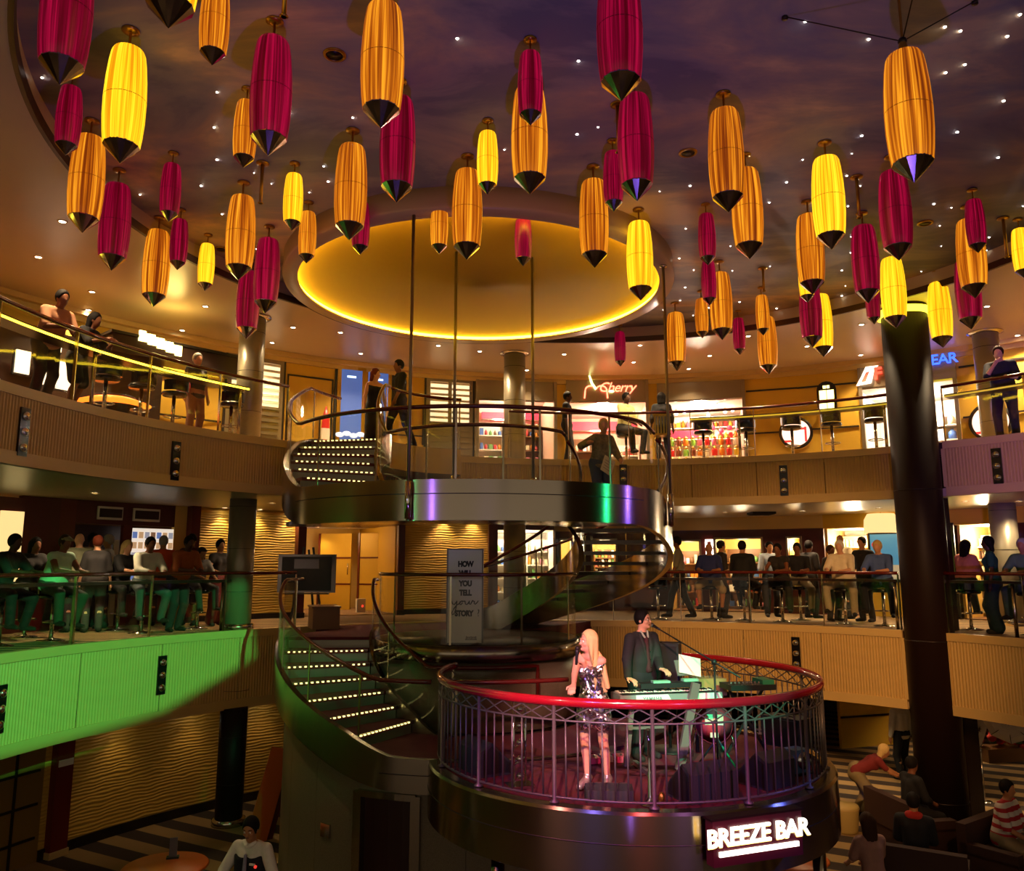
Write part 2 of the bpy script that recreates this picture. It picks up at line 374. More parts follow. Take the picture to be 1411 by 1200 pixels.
# fascias ----------------------------------------------------------
def fascia(parent, c, R, z0, z1, gaps, a0, a1, step):
    """ribbed panels with top and bottom trims; gaps = list of (a, b) degrees left open"""
    segs = [(a0, a1)]
    for g0, g1 in gaps:
        new = []
        for s0, s1 in segs:
            if g1 <= s0 or g0 >= s1: new.append((s0, s1)); continue
            if g0 > s0: new.append((s0, g0))
            if g1 < s1: new.append((g1, s1))
        segs = new
    for s0, s1 in segs:
        n = max(1, round((s1 - s0) / step))
        for i in range(n):
            b0 = R_(s0 + (s1 - s0) * i / n) + 0.0006; b1 = R_(s0 + (s1 - s0) * (i + 1) / n) - 0.0006
            k = max(2, int((b1 - b0) * R / 0.0135)); vs = []; fs = []
            for j in range(k + 1):
                a = b0 + (b1 - b0) * j / k; r = R + (0.016 if (j // 2) % 2 else 0.0)
                vs += [pol(c, r, a, z0 + 0.17), pol(c, r, a, z1 - 0.12)]
            for j in range(k): fs.append((2 * j, 2 * j + 1, 2 * j + 3, 2 * j + 2))
            MB().add(vs, fs).build('fascia_panel', FASCIA, parent)
        m = MB(); m.sector(c, R - 0.02, R + 0.10, z1 - 0.12, z1 + 0.015, R_(s0), R_(s1)); m.build('top_trim', FTRIM, parent)
        m = MB(); m.sector(c, R - 0.015, R + 0.10, z0, z0 + 0.17, R_(s0), R_(s1)); m.build('bottom_trim', FTRIM, parent)
        for e in (s0, s1):
            m = MB(); m.sector(c, R - 0.012, R + 0.10, z0 + 0.17, z1 - 0.12, R_(e) - 0.004, R_(e) + 0.004, 2); m.build('end_trim', FTRIM, parent)
acu = math.degrees(ang(CU, *COLR)); acl = math.degrees(ang(CL, *COLR))
fascia(fl_up, CU, RU, 2.45, ZU, [(acu - 2.9, acu + 2.9)], 5, 205, 9)
fascia(fl_lo, CL, RL, -1.38, ZL, [(acl - 2.6, acl + 3.0)], 5, 205, 11)

# bridges between the stair and the decks
structure(MB().sector(SX, 1.78, 3.22, 3.2, ZU - 0.004, R_(142), R_(159.8), 10).build('floor_bridge_upper', CARPETR))
structure(MB().sector(SX, 1.78, 4.7, 3.2, ZU - 0.004, R_(104), R_(142), 40).build('floor_bridge_upper', CARPETR))
structure(MB().sector(SX, 1.765, 1.80, 2.95, ZU - 0.003, R_(104), R_(159.5), 40).build('trim_4', FASCIA))
structure(MB().sector(SX, 1.80, 4.4, 2.95, 3.2, R_(103.6), R_(159.5), 40).build('ceiling_bridge', CREAM))
structure(MB().sector(SX, 1.78, 3.22, -0.22, ZL - 0.004, R_(145), R_(169.5), 10).build('floor_bridge_lower', CARPETR))
structure(MB().sector(SX, 1.78, 4.7, -0.22, ZL - 0.004, R_(60), R_(145), 40).build('floor_bridge_lower', CARPETR))

# walls -------------------------------------------------------------
def wall_arc(name, c, R, z0, z1, x0, x1, m, th=0.12, y=560):
    a0 = ang(c, *oncirc(x1, y, c, R).xy); a1 = ang(c, *oncirc(x0, y, c, R).xy)
    if a1 < a0: a1 += 2 * PI
    return structure(MB().sector(c, R, R + th, z0, z1, a0, a1).build(name, m))
UP_OPEN = [(655, 766), (780, 893), (906, 1027), (1186, 1322)]
edges = [-1500] + [e for o in UP_OPEN for e in o] + [2600]
for i in range(0, len(edges), 2):
    wall_arc('wall_back_upper', CW, RW, ZU, ZCE, edges[i], edges[i + 1], YELLOW)
for x0, x1 in UP_OPEN:
    wall_arc('wall_header_upper', CW, RW, 5.72, ZCE, x0, x1, YELLOW)
# cornice
a0, a1 = ang(CW, *oncirc(2600, 560, CW, RW).xy), ang(CW, *oncirc(-1500, 560, CW, RW).xy)
if a1 < a0: a1 += 2 * PI
structure(MB().sector(CW, RW - 0.22, RW + 0.02, ZCE - 0.10, ZCE, a0, a1).build('trim_2', FTRIM))
structure(MB().sector(CW, RW - 0.08, RW + 0.02, ZCE - 0.20, ZCE - 0.10, a0, a1).build('trim_3', FTRIM))

LO_OPEN = [(413, 548), (684, 764)]
edges = [262, 413, 548, 684]
wall_arc('wall_back_lower', CWL, RWL, ZL, 2.45, 262, 413, WAVY, y=790)
wall_arc('wall_back_lower', CWL, RWL, ZL, 2.45, 548, 684, WAVY, y=790)
wall_arc('wall_header_lower', CWL, RWL, 2.22, 2.45, 413, 548, MAROON, y=790)
wall_arc('wall_header_lower', CWL, RWL, 2.1, 2.45, 684, 764, MAROON, y=790)
for x0, x1 in ((262, 413), (548, 684)):
    wall_arc('baseboard_lower', CWL, RWL - 0.02, ZL, 0.12, x0, x1, BLACKTRIM, 0.06, 790)
# ground floor wall under the left balcony
RWG = 9.1
a_l, a_r = R_(203), R_(112)
structure(MB().sector(CL, RWG, RWG + 0.12, ZG, -1.36, a_r, R_(158), 40).build('wall_left_ground', WAVY))
structure(MB().sector(CL, RWG - 0.03, RWG, ZG, ZG + 0.16, a_r, R_(158), 40).build('baseboard_left', BLACKTRIM))
# far enclosure of the ship so no void shows
ENC = mat('dim_brown_bulkhead', srgb('#6a4c2c'), 0.7)
structure(MB().sector((1.5, 10), 19.0, 19.3, ZG, 6.5, R_(-40), R_(220), 100).build('wall_hull', ENC))

# columns ------------------------------------------------------------
def column(label, x, y, r, z0, z1, m, cap=True):
    t = thing('column', label, 'column', (x, y, z0))
    MB().cyl((0, 0, 0), r, z1 - z0, 32).build('shaft', m, t)
    MB().lathe([(r + 0.05, 0), (r + 0.05, 0.10), (r + 0.01, 0.12)], 32).build('base_ring', STEELP, t)
    if cap: MB().lathe([(r + 0.01, 0), (r + 0.10, 0.03), (r + 0.10, 0.05)], 32, (0, 0, z1 - z0 - 0.051)).build('capital_ring', STEELP, t)
    for k in range(3):
        MB().sector((0, 0), r + 0.001, r + 0.004, 0.8 * k + 0.7, 0.8 * k + 0.708, 0, 2 * PI - 0.001, 24).build('joint_line', DARKMETAL, t)
    return t
BCOL = mat('satin_steel_column', srgb('#8e8672'), 0.34, 0.35, spec=0.6)
for nm, (x, y) in (('left of the staircase', (-5.18, 15.55)), ('behind the staircase', (0.06, 18.35)), ('at the far right', (10.09, 16.62))):
    column('round brushed steel column on the upper level ' + nm, x, y, 0.25, ZU, ZCE, BCOL)
    column('round brushed steel column on the lower level ' + nm, x, y, 0.25, ZL, 2.45, BCOL, False)
column('dark metal ground floor column under the left balcony', -5.05, 15.25, 0.24, ZG, -1.36, DARKCOL, False)
t = thing('column', 'tall dark brown full height column in front of the right balconies', 'column', (COLR[0], COLR[1], ZG))
MB().cyl((0, 0, 0), 0.41, ZCE - ZG, 40).build('shaft', DARKCOL, t)
MB().lathe([(0.41, 0), (0.49, 0.02), (0.50, 0.07), (0.47, 0.12), (0.41, 0.14)], 40, (0, 0, ZCE - ZG - 0.20), caps=False).build('light_collar', mat('collar_neon', (1, .9, .1), emit=(1.0, 0.86, 0.05), estr=2.2), t)
for zz in (0.5, 3.2, 5.9):
    MB().lathe([(0.412, 0), (0.418, 0.01), (0.412, 0.02)], 40, (0, 0, zz)).build('joint_ring', DARKMETAL, t)
t = thing('pillar_casing', 'dark boxed pillar casing behind the tall round column', 'pillar', (8.3, 15.7, ZG), R_(40))
MB().box((0, 0, 1.0), (0.6, 0.5, 1.98)).build('casing', DARKCOL, t)
MB().box((-0.3, -0.12, 4.55), (0.2, 0.3, 2.5)).build('slim_casing', DARKCOL, t)
MB().box((-0.3, -0.12, 2.65), (0.18, 0.28, 1.3)).build('slim_casing', DARKCOL, t)

# ================================================================== BALCONY BALUSTRADES
def arc(c, r, a0, a1, z, n=None):
    n = n or max(2, int(abs(a1 - a0) / R_(2.2)))
    return [pol(c, r, a0 + (a1 - a0) * i / n, z) for i in range(n + 1)]
POSTM = mat('satin_post_steel', srgb('#b8aa90'), 0.25, 1.0)
def balustrade(label, c, R, z, a0, a1, pitch=1.42, counter=None, led=False):
    a0, a1 = R_(a0), R_(a1); am = (a0 + a1) / 2
    t = thing('balcony_railing', label, 'railing', pol(c, R + 0.05, am, z))
    MB().tube(arc(c, R + 0.05, a0, a1, z + 1.05), 0.032, 10).build('handrail', RAILWOOD, t, True)
    n = max(1, round((a1 - a0) * R / pitch))
    for i in range(n + 1):
        a = a0 + (a1 - a0) * i / n
        p = pol(c, R + 0.05, a)
        m = MB(); m.box((p[0], p[1], z + 0.51), (0.05, 0.016, 1.02), rz=a); m.build('post', POSTM, t, True)
        if i < n:
            b = a0 + (a1 - a0) * (i + 1) / n; g = 0.012
            m = MB(); m.sector(c, R + 0.045, R + 0.055, z + 0.03, z + 0.97, a + g / 3, b - g / 3, 4); m.build('glass_panel', GLASS, t, True)
    if counter:
        b0, b1 = R_(counter[0]), R_(counter[1]); bm = (b0 + b1) / 2
        k = thing('rail_counter', label.split(' of ')[0].replace('glass balustrade', 'dark narrow drinks counter') + ' of ' + label.split(' of ')[1], 'counter', pol(c, R + 0.35, bm, z))
        m = MB(); m.sector(c, R + 0.18, R + 0.52, z + 0.88, z + 0.93, b0, b1); m.build('counter_top', COUNTER, k, True)
        for i in range(int((b1 - b0) * R / 2.8) + 1):
            a = b0 + R_(1) + i * 2.8 / R
            if a < b1:
                p = pol(c, R + 0.12, a); q = pol(c, R + 0.22, a)
                MB().bar((p[0], p[1], z + 0.84), (q[0], q[1], z + 0.84), 0.03, 0.03).build('bracket', POSTM, k, True)
                MB().cyl((q[0], q[1], z), 0.03, 0.88, 10).build('leg', POSTM, k, True)
        if led:
            m = MB(); m.sector(c, R + 0.165, R + 0.178, z + 0.875, z + 0.905, b0, b1); m.build('light_strip', MATS['yellow_neon'] if led == 1 else mat('dim_yellow_neon', (1, .8, .1), emit=(1, .75, .05), estr=0.3), k, True)
balustrade('glass balustrade with red wood handrail of the upper left balcony', CU, RU, ZU, 137, 204, counter=(142, 204), led=1)
balustrade('glass balustrade with red wood handrail of the upper balcony behind the stairs', CU, RU, ZU, acu + 3.2, 104, counter=(acu + 3.2, 77), led=2)
balustrade('glass balustrade with red wood handrail of the upper far right balcony', CU, RU, ZU, 6, acu - 3.2, counter=(6, acu - 3.2), led=2)
balustrade('glass balustrade with red wood handrail of the lower left balcony', CL, RL, ZL, 131, 204, counter=(140, 204))
balustrade('glass balustrade with red wood handrail of the lower balcony behind the stage', CL, RL, ZL, acl + 3.2, 92, counter=(acl + 3.2, 75))
balustrade('glass balustrade with red wood handrail of the lower far right balcony', CL, RL, ZL, 6, acl - 2.8, counter=(6, acl - 2.8))

# fascia lights: black plate with chrome domes
def fascia_light(label, px, py, c, R, n=3):
    p = oncirc(px, py, c, R - 0.02); a = ang(c, p.x, p.y)
    t = thing('fascia_light', label, 'light', p, a + PI / 2)
    h = 0.21 * n
    MB().box((0, -0.006, 0), (0.16, 0.03, h)).build('plate', BLACKG, t)
    for k in range(n):
        z = (k - (n - 1) / 2) * 0.205
        MB().lathe([(0.062, 0), (0.058, 0.02), (0.04, 0.04), (0.001, 0.048)], 14, M=Matrix.Translation((0, 0.008, z)) @ Matrix.Rotation(-PI / 2, 4, 'X')).build('chrome_dome', CHROME, t)
# the lights face the well, i.e. towards the ring centre
for lab, x, y, c, R in (('upper left, nearest the picture edge', 33, 595, CU, RU), ('upper left, right one of the pair', 242, 635, CU, RU),
        ('upper balcony, right of the staircase', 1080, 662, CU, RU), ('upper balcony, right of the dark column', 1374, 642, CU, RU),
        ('seen through the landing glass', 859, 660, CU, RU), ('lower left, cut by the picture edge', 1, 977, CL, RL),
        ('lower left, on the green lit front', 223, 930, CL, RL), ('lower balcony, above the stage rail', 1097, 900, CL, RL)):
    fascia_light('black balcony plate with three chrome domes, ' + lab, x, y, c, R)

# ================================================================== CURVED STAIRCASE
RI, RO = 1.8, 3.2
def interp(a, pts):
    for (a0, z0), (a1, z1) in zip(pts, pts[1:]):
        if a <= a1: return z0 + (z1 - z0) * max(0, min(1, (a - a0) / (a1 - a0)))
    return pts[-1][1]
ZLAND, ZLOW = 2.33, -1.25
UPP = [(168, ZU), (214, ZLAND), (322, ZLAND), (462, ZL + 0.02)]
LOW = [(182, ZL), (248, ZLOW), (330, ZLOW)]
def ribbon(c, r, th, a0, a1, zlo, zhi, step=3, smooth=True):
    """vertical curved strip whose lower / upper edge follow functions of the angle (deg)"""
    n = max(2, int((a1 - a0) / min(step, 2))); m = MB(); rows = []
    for i in range(n + 1):
        d = a0 + (a1 - a0) * i / n; a = R_(d)
        rows.append([pol(c, rr, a, z) for rr, z in ((r, zlo(d)), (r + th, zlo(d)), (r + th, zhi(d)), (r, zhi(d)))])
    for k in range(4):
        k2 = (k + 1) % 4; vs = []
        for q in rows: vs += [q[k], q[k2]]
        m.add(vs, [(2 * i, 2 * i + 2, 2 * i + 3, 2 * i + 1) for i in range(n)], True)
    m.add(rows[0], [(0, 1, 2, 3)]); m.add(rows[-1], [(3, 2, 1, 0)])
    return m
def smoothed(pts, d, wdt=9):
    return sum(interp(d + o, pts) for o in (-wdt, -wdt / 2, 0, wdt / 2, wdt)) / 5
def tread(t, a0, a1, ztop, rise, lit, thick=0.05, closed=True):
    a0r, a1r = R_(a0), R_(a1)
    m = MB(); m.sector(SX, RI + 0.02, RO - 0.02, ztop - thick, ztop, a0r, a1r + (0.012 if closed else 0.02), 4)
    o = m.build('tread', CARPETR if closed else DARKTREAD, t, True)
    if closed:
        m = MB(); m.sector(SX, RI + 0.02, RO - 0.02, ztop - rise, ztop - thick, a1r - 0.006, a1r, 1); r = m.build('riser', RISER, t, True)
        if lit:
            m = MB(); n = 15
            for k in range(n):
                rr = RI + 0.12 + (RO - RI - 0.24) * k / (n - 1); p = pol(SX, rr, a1r + 0.015)
                m.box((p[0], p[1], ztop - 0.012), (0.032, 0.026, 0.018), rz=a1r)
            q = bpy.data.objects.new('nosing_lights', m.mesh('nosing_lights', LED, t.location)); COL.objects.link(q); q.parent = t; q['kind'] = 'stuff'
            MB().sector(SX, RI + 0.03, RO - 0.03, ztop - 0.03, ztop + 0.004, a1r + 0.006, a1r + 0.012, 3).build('nosing', STEELP, t, True)
DARKTREAD = mat('dark_steel_tread', srgb('#5a5048'), 0.3, 0.8)
RISER = mat('satin_riser_steel', srgb('#8a8478'), 0.32, 0.6)
st = thing('curved_staircase', 'curved stainless steel staircase with lit treads and round suspended landing', 'staircase', (SX[0], SX[1], ZLOW))
# upper flight, six risers; each tread occupies the angle after its nosing
n = 6; rise = (ZU - ZLAND) / n
for k in range(1, n):
    a0 = 168 + (214 - 168) * (k - 1) / (n - 1); a1 = 168 + (214 - 168) * k / (n - 1)
    tread(st, a0, a1, ZU - rise * k, rise, True)
tread(st, 160, 168, ZU, rise, True)
# lower flight, seven risers
n = 7; rise = (ZL - ZLOW) / n
for k in range(1, n):
    a0 = 181 + (240 - 181) * (k - 1) / (n - 1); a1 = 181 + (240 - 181) * k / (n - 1)
    tread(st, a0, a1, ZL - rise * k, rise, True)
tread(st, 170, 181, ZL, rise, False)
# spiral flight, open treads
n = 13
for k in range(1, n):
    a0 = 322 + (455 - 322) * (k - 1) / (n - 1); a1 = 322 + (455 - 322) * k / (n - 1)
    tread(st, a0, a1, ZLAND - (ZLAND - ZL) / n * k, 0.17, False, 0.06, False)
# landings
MB().sector(SX, RI, RO, ZLAND - 0.12, ZLAND, R_(212), R_(324), 40).build('landing_floor', CARPETR, st, True)
MB().sector(SX, RI, RO + 0.02, 1.80, 1.86, R_(200), R_(330), 40).build('landing_soffit', STEEL, st, True)
MB().sector(SX, RI, RO, ZLOW - 0.12, ZLOW, R_(239), R_(350), 40).build('lower_landing_floor', CARPETR, st, True)
# stringers: tall steel strips
def zo_lo(d): return smoothed(UPP, d, 8) - 0.55
def zo_hi(d): return smoothed(UPP, d, 8) + (0.10 if (d < 208 or d > 326) else 0.0)
ribbon(SX, RO, 0.09, 160, 462, zo_lo, lambda d: smoothed(UPP, d, 8) + 0.10 * max(0, min(1, (216 - d) / 12)) + 0.10 * max(0, min(1, (d - 318) / 12))).build('outer_stringer', STEEL, st, True)
ribbon(SX, RI - 0.07, 0.08, 160, 462, lambda d: smoothed(UPP, d, 8) - 0.42, lambda d: smoothed(UPP, d, 8) + 0.12 * max(0, min(1, (218 - d) / 12)) + 0.10 * max(0, min(1, (d - 318) / 12))).build('inner_stringer', STEEL, st, True)
ribbon(SX, RO, 0.09, 170, 300, lambda d: smoothed(LOW, d, 8) - 0.42, lambda d: smoothed(LOW, d, 8) + 0.12 * max(0, min(1, (252 - d) / 12)) + 0.0).build('outer_stringer', STEEL, st, True)
ribbon(SX, RI - 0.07, 0.08, 170, 330, lambda d: smoothed(LOW, d, 8) - 0.42, lambda d: smoothed(LOW, d, 8) + 0.14 * max(0, min(1, (252 - d) / 12))).build('inner_stringer', STEEL, st, True)
# seam line along the landing band
for z, a0, a1 in ((ZLAND - 0.20, 216, 320), (ZLOW - 0.2, 250, 300)):
    MB().sector(SX, RO + 0.09, RO + 0.095, z, z + 0.012, R_(a0), R_(a1), 40).build('seam', DARKMETAL, st, True)
# centre platform with round steel edge, carried by a granite drum
cp = thing('centre_platform', 'round steel edged platform inside the curved staircase carrying the sign', 'platform', (SX[0], SX[1], ZLOW))
MB().cyl((SX[0], SX[1], -0.08), 1.69, 0.08, 48).build('platform_top', DARKCOL, cp, True)
MB().lathe([(1.695, 0), (1.72, 0), (1.72, 0.24), (1.695, 0.24), (1.695, 0)], 64, (SX[0], SX[1], -0.24), caps=False).build('edge_band', STEEL, cp, True)
MB().cyl((SX[0], SX[1], ZLOW), 1.62, 1.02, 64).build('granite_drum', GRANITE, cp, True)
# granite base under the stair with a steel framed door
gb = thing('granite_base', 'curved granite clad base under the staircase with steel framed dark door', 'base', (SX[0], SX[1], ZG))
m = MB(); da0, da1 = ang(SX, *oncirc(492, 1150, SX, 3.1).xy), 0
def near_ang(px, py, r):
    rr = ray(px, py); ox, oy = -SX[0], -SX[1]; A = rr.x**2 + rr.y**2; B = 2 * (ox * rr.x + oy * rr.y); C = ox * ox + oy * oy - r * r
    t = (-B - math.sqrt(B * B - 4 * A * C)) / (2 * A); return math.atan2(rr.y * t - SX[1], rr.x * t - SX[0])
d0, d1 = near_ang(494, 1150, 3.1) % (2 * PI), near_ang(573, 1150, 3.1) % (2 * PI)
ZD = -1.80
gtop = lambda d: min(smoothed(LOW, d, 8) - 0.40, -0.25) if d > 170 else -0.25
for s0, s1 in ((150, math.degrees(d0)), (math.degrees(d1), 330)):
    k = 6
    for i in range(k):
        b0 = s0 + (s1 - s0) * i / k; b1 = s0 + (s1 - s0) * (i + 1) / k
        ribbon(SX, 2.98, 0.12, b0 + 0.06, b1 - 0.06, lambda d: ZG, gtop, 2).build('granite_panel', GRANITE, gb, True)
MB().sector(SX, 2.98, 3.1, ZD, -1.66, d0, d1, 4).build('granite_panel', GRANITE, gb, True)
MB().sector(SX, 3.03, 3.06, ZG, ZD, d0, d1, 4).build('door', mat('dark_maroon_door', srgb('#2c0c0c'), 0.4), gb, True)
for a in (d0, d1):
    MB().sector(SX, 3.04, 3.16, ZG, ZD + 0.06, a - 0.02, a + 0.02, 2).build('door_frame', STEEL, gb, True)
MB().sector(SX, 3.04, 3.16, ZD, ZD + 0.08, d0, d1, 6).build('door_frame', STEEL, gb, True)
e = near_ang(449, 1153, 3.1)
MB().sector(SX, 3.10, 3.125, -2.42, -2.25, e - 0.03, e + 0.03, 2).build('wall_plate', STEELP, gb, True)

# stair balustrades: bent glass with red wood handrail
def clamp01(v): return max(0.0, min(1.0, v))
def top_uo(d): return smoothed(UPP, d, 8) + 0.10 * clamp01((216 - d) / 12) + 0.10 * clamp01((d - 318) / 12)
def top_ui(d): return smoothed(UPP, d, 8) + 0.12 * clamp01((218 - d) / 12) + 0.10 * clamp01((d - 318) / 12)
def top_lo(d): return smoothed(LOW, d, 8) + 0.12 * clamp01((252 - d) / 12)
def top_li(d): return smoothed(LOW, d, 8) + 0.14 * clamp01((252 - d) / 12)
def stair_rail(label, r, pts, a0, a1, hgt, glass_ranges, step=2.5, end_drop=None, tube_r=0.03, base=None):
    n = max(2, int((a1 - a0) / step)); base = base or (lambda d: interp(d, pts) + 0.004)
    P = [pol(SX, r, R_(a0 + (a1 - a0) * i / n), interp(a0 + (a1 - a0) * i / n, pts) + hgt) for i in range(n + 1)]
    if end_drop:
        q = P[-1]; P = P + [(q[0], q[1], q[2] - 0.15), (q[0], q[1], q[2] - end_drop)]
    t = thing('stair_railing', label, 'railing', pol(SX, r, R_((a0 + a1) / 2), interp((a0 + a1) / 2, pts)))
    MB().tube(P, tube_r, 10).build('handrail', RAILWOOD, t, True)
    for g0, g1 in glass_ranges:
        k = max(1, round((g1 - g0) * R_(1) * r / 1.1))
        for i in range(k):
            b0 = g0 + (g1 - g0) * i / k + 0.5; b1 = g0 + (g1 - g0) * (i + 1) / k - 0.5
            ribbon(SX, r - 0.006, 0.012, b0, b1, lambda d: max(base(d - 1), base(d), base(d + 1)) + 0.012, lambda d: max(base(d) + 0.1, interp(d, pts) + hgt - 0.05)).build('glass_panel', GLASS, t, True)
            d_ = b0 - 0.5; p = pol(SX, r, R_(d_)); z0_ = max(base(d_ - 1.0), base(d_), base(d_ + 1.0)) + 0.008; z1_ = interp(d_, pts) + hgt - 0.02
            MB().box((p[0], p[1], (z0_ + z1_) / 2), (0.012, 0.03, z1_ - z0_), rz=R_(d_)).build('post', POSTM, t, True)
    return t
stair_rail('outer glass railing with red handrail of the upper stair flight and landing', RO + 0.045, UPP, 150, 329, 1.0, [(165, 328)], base=top_uo)
stair_rail('inner glass railing with red handrail of the upper stair flight and landing', RI - 0.03, UPP, 162, 325, 1.0, [(166, 324)], base=top_ui)
stair_rail('outer railing with red handrail of the descending spiral flight', RO + 0.045, UPP, 331, 455, 0.95, [(332, 450)], base=top_uo)
stair_rail('inner railing with red handrail of the descending spiral flight', RI - 0.03, UPP, 327, 460, 0.95, [(330, 450)], base=top_ui)
stair_rail('glass railing with red handrail around the upper stair well at the back', RI - 0.02, [(60, ZU), (170, ZU)], 104, 158, 1.0, [(105, 157)])
# the landing rail is interrupted where the round stage railing crosses it
ST, RR = (1.48, 11.0), 2.43
cross_ = [d for d in np.arange(200, 300, 0.1) if abs(math.hypot(*(np.array(pol(SX, RO + 0.045, R_(d))[:2]) - np.array(ST))) - RR) < 0.008]
dc = float(np.mean([c for c in cross_ if c < cross_[0] + 4])); print('rail crossing', dc, len(cross_))
stair_rail('outer glass railing with red handrail of the lower stair flight', RO + 0.045, LOW, 168, dc - 1.8, 0.95, [(172, dc - 2)], base=top_lo)
stair_rail('short red handrail between the lower landing and the bandstand', RO + 0.045, LOW, dc + 1.8, 294, 0.95, [(dc + 4, 292)], base=top_lo)
stair_rail('inner glass railing with red handrail of the lower stair flight', RI - 0.03, LOW, 172, 303, 0.95, [(182, 300)], end_drop=0.5, base=top_li)
stair_rail('round glass railing with red handrail around the sign platform', 1.655, [(0, 0), (500, 0)], 182, 372, 1.05, [(182, 372)])
# steel rods carrying the landing from the cove
for i, (lab, r, d, ztop) in enumerate((('left front', RO + 0.145, 256, 6.30), ('left inner', RI - 0.125, 259, 6.36), ('right inner', RI - 0.125, 303, 6.36), ('right outer', RO + 0.145, 337, 6.09))):
    p = pol(SX, r, R_(d)); zb = 1.78 if r > 3 else ZLAND - 0.3
    t = thing('hanging_rod', 'thin steel hanger rod on the ' + lab + ' side of the suspended landing', 'rod', (p[0], p[1], zb))
    MB().cyl((0, 0, 0), 0.024, ztop - zb, 10).build('rod', mat('rod_steel', srgb('#8a7a60'), 0.35, 0.9), t)
    MB().cyl((0, 0, 0.02), 0.045, 0.5, 14).build('anchor_sleeve', STEELP, t)
    MB().cyl((0, 0, ztop - zb - 0.04), 0.06, 0.03, 14).build('ceiling_flange', STEELP, t)

# ================================================================== BANDSTAND
ST, RB, ZS = (1.48, 11.0), 2.56, -1.27
bs = thing('bandstand', 'round raised bandstand with brushed steel skirt and burgundy carpet', 'stage', (ST[0], ST[1], ZS - 0.6))
RCUT = 3.315
out_ = [k for k in range(1440) if math.hypot(pol(ST, RB - 0.17, k * PI / 720)[0] - SX[0], pol(ST, RB - 0.17, k * PI / 720)[1] - SX[1]) > RCUT]
k0 = next(k for k in out_ if (k - 1) % 1440 not in out_); sa0 = k0 * PI / 720; sa1 = sa0 + (len(out_) - 1) * PI / 720
def arc_lathe(mb, prof, n=150):
    vs = []; fs = []
    for i in range(n + 1):
        a = sa0 + (sa1 - sa0) * i / n
        for r, z in prof: vs.append(pol(ST, r, a, z))
    m = len(prof)
    for i in range(n):
        for k in range(m - 1): fs.append((i * m + k, (i + 1) * m + k, (i + 1) * m + k + 1, i * m + k + 1))
    return mb.add(vs, fs, True)
def stage_poly(r):
    P = [pol(ST, r, sa0 + (sa1 - sa0) * i / 120)[:2] for i in range(121)]
    q0, q1 = ang(SX, *P[-1]), ang(SX, *P[0])
    while q0 - q1 > PI: q0 -= 2 * PI
    while q1 - q0 > PI: q0 += 2 * PI
    return P + [pol(SX, RCUT, q0 + (q1 - q0) * i / 40)[:2] for i in range(1, 40)]
MB().prism(stage_poly(RB - 0.165), ZS - 0.05, ZS).build('carpet_floor', CARPETR, bs)
sk = MB(); zz_ = ZS - 0.62
for pr_ in ([(RB - 0.04, 0.0), (RB, 0.02)], [(RB, 0.02), (RB, 0.63)], [(RB, 0.63), (RB - 0.02, 0.66)], [(RB - 0.02, 0.66), (RB - 0.16, 0.66)], [(RB - 0.16, 0.66), (RB - 0.16, 0.56)]): arc_lathe(sk, [(r, z + zz_) for r, z in pr_])
sk.build('steel_skirt', STEEL, bs)
MB().prism(stage_poly(RB - 0.06), ZS - 0.60, ZS - 0.56).build('underside', DARKMETAL, bs)
sm_ = MB(); arc_lathe(sm_, [(RB + 0.001, ZS - 0.27), (RB + 0.006, ZS - 0.264), (RB + 0.001, ZS - 0.258)]); sm_.build('seam', DARKMETAL, bs)
for ch in list(bs.children): ch.location = (-bs.location[0], -bs.location[1], -bs.location[2])
for k, d in enumerate((334, 225, 55)):
    p = pol(ST, RB - 0.25, R_(d))
    MB().cyl((p[0], p[1], ZG), 0.075, ZS - 0.605 - ZG, 20).build('support_post', STEELP, bs, True)
# railing
RR = 2.43; ZRAIL = -0.22; A0, A1 = R_(160), R_(360 + 66)
sr = thing('stage_railing', 'round stage railing with thick crimson handrail, diamond lattice and steel bars', 'railing', (ST[0], ST[1], ZS))
MB().tube(arc(ST, RR, A0, A1, ZRAIL, 110), 0.045, 14, rz=0.05).build('handrail', STAGERAIL, sr, True)
BARM = mat('grey_painted_bar', srgb('#6a6264'), 0.4, 0.6)
MB().tube(arc(ST, RR, A0, A1, ZRAIL - 0.19, 110), 0.012, 6).build('lattice_rail', BARM, sr, True)
MB().tube(arc(ST, RR, A0, A1, ZS + 0.10, 110), 0.014, 6).build('bottom_rail', BARM, sr, True)
nb = 88
bar_me = MB().cyl((0, 0, 0), 0.010, ZRAIL - 0.19 - ZS - 0.10, 6).mesh('baluster', BARM)
post_me = MB().lathe([(0.05, 0.045), (0.05, 0.06), (0.022, 0.075), (0.02, ZRAIL - ZS)], 10).mesh('post', BARM)
w2 = (A1 - A0) * RR / nb
lat = MB()
for sx_ in (-1, 1):
    for z_ in (-0.05, -0.18): lat.bar((sx_ * w2, 0, -0.115), (0, 0, z_), 0.009, 0.012)
lat_me = lat.mesh('lattice_diamond', BARM)
for i in range(nb + 1):
    a = A0 + (A1 - A0) * i / nb; p = pol(ST, RR, a)
    if i % 8 == 4: link('post', post_me, sr, (p[0] - ST[0], p[1] - ST[1], 0))
    else: link('baluster', bar_me, sr, (p[0] - ST[0], p[1] - ST[1], 0.10))
    if i % 2 and i < nb: link('lattice_diamond', lat_me, sr, (p[0] - ST[0], p[1] - ST[1], ZRAIL - ZS), a + PI / 2)
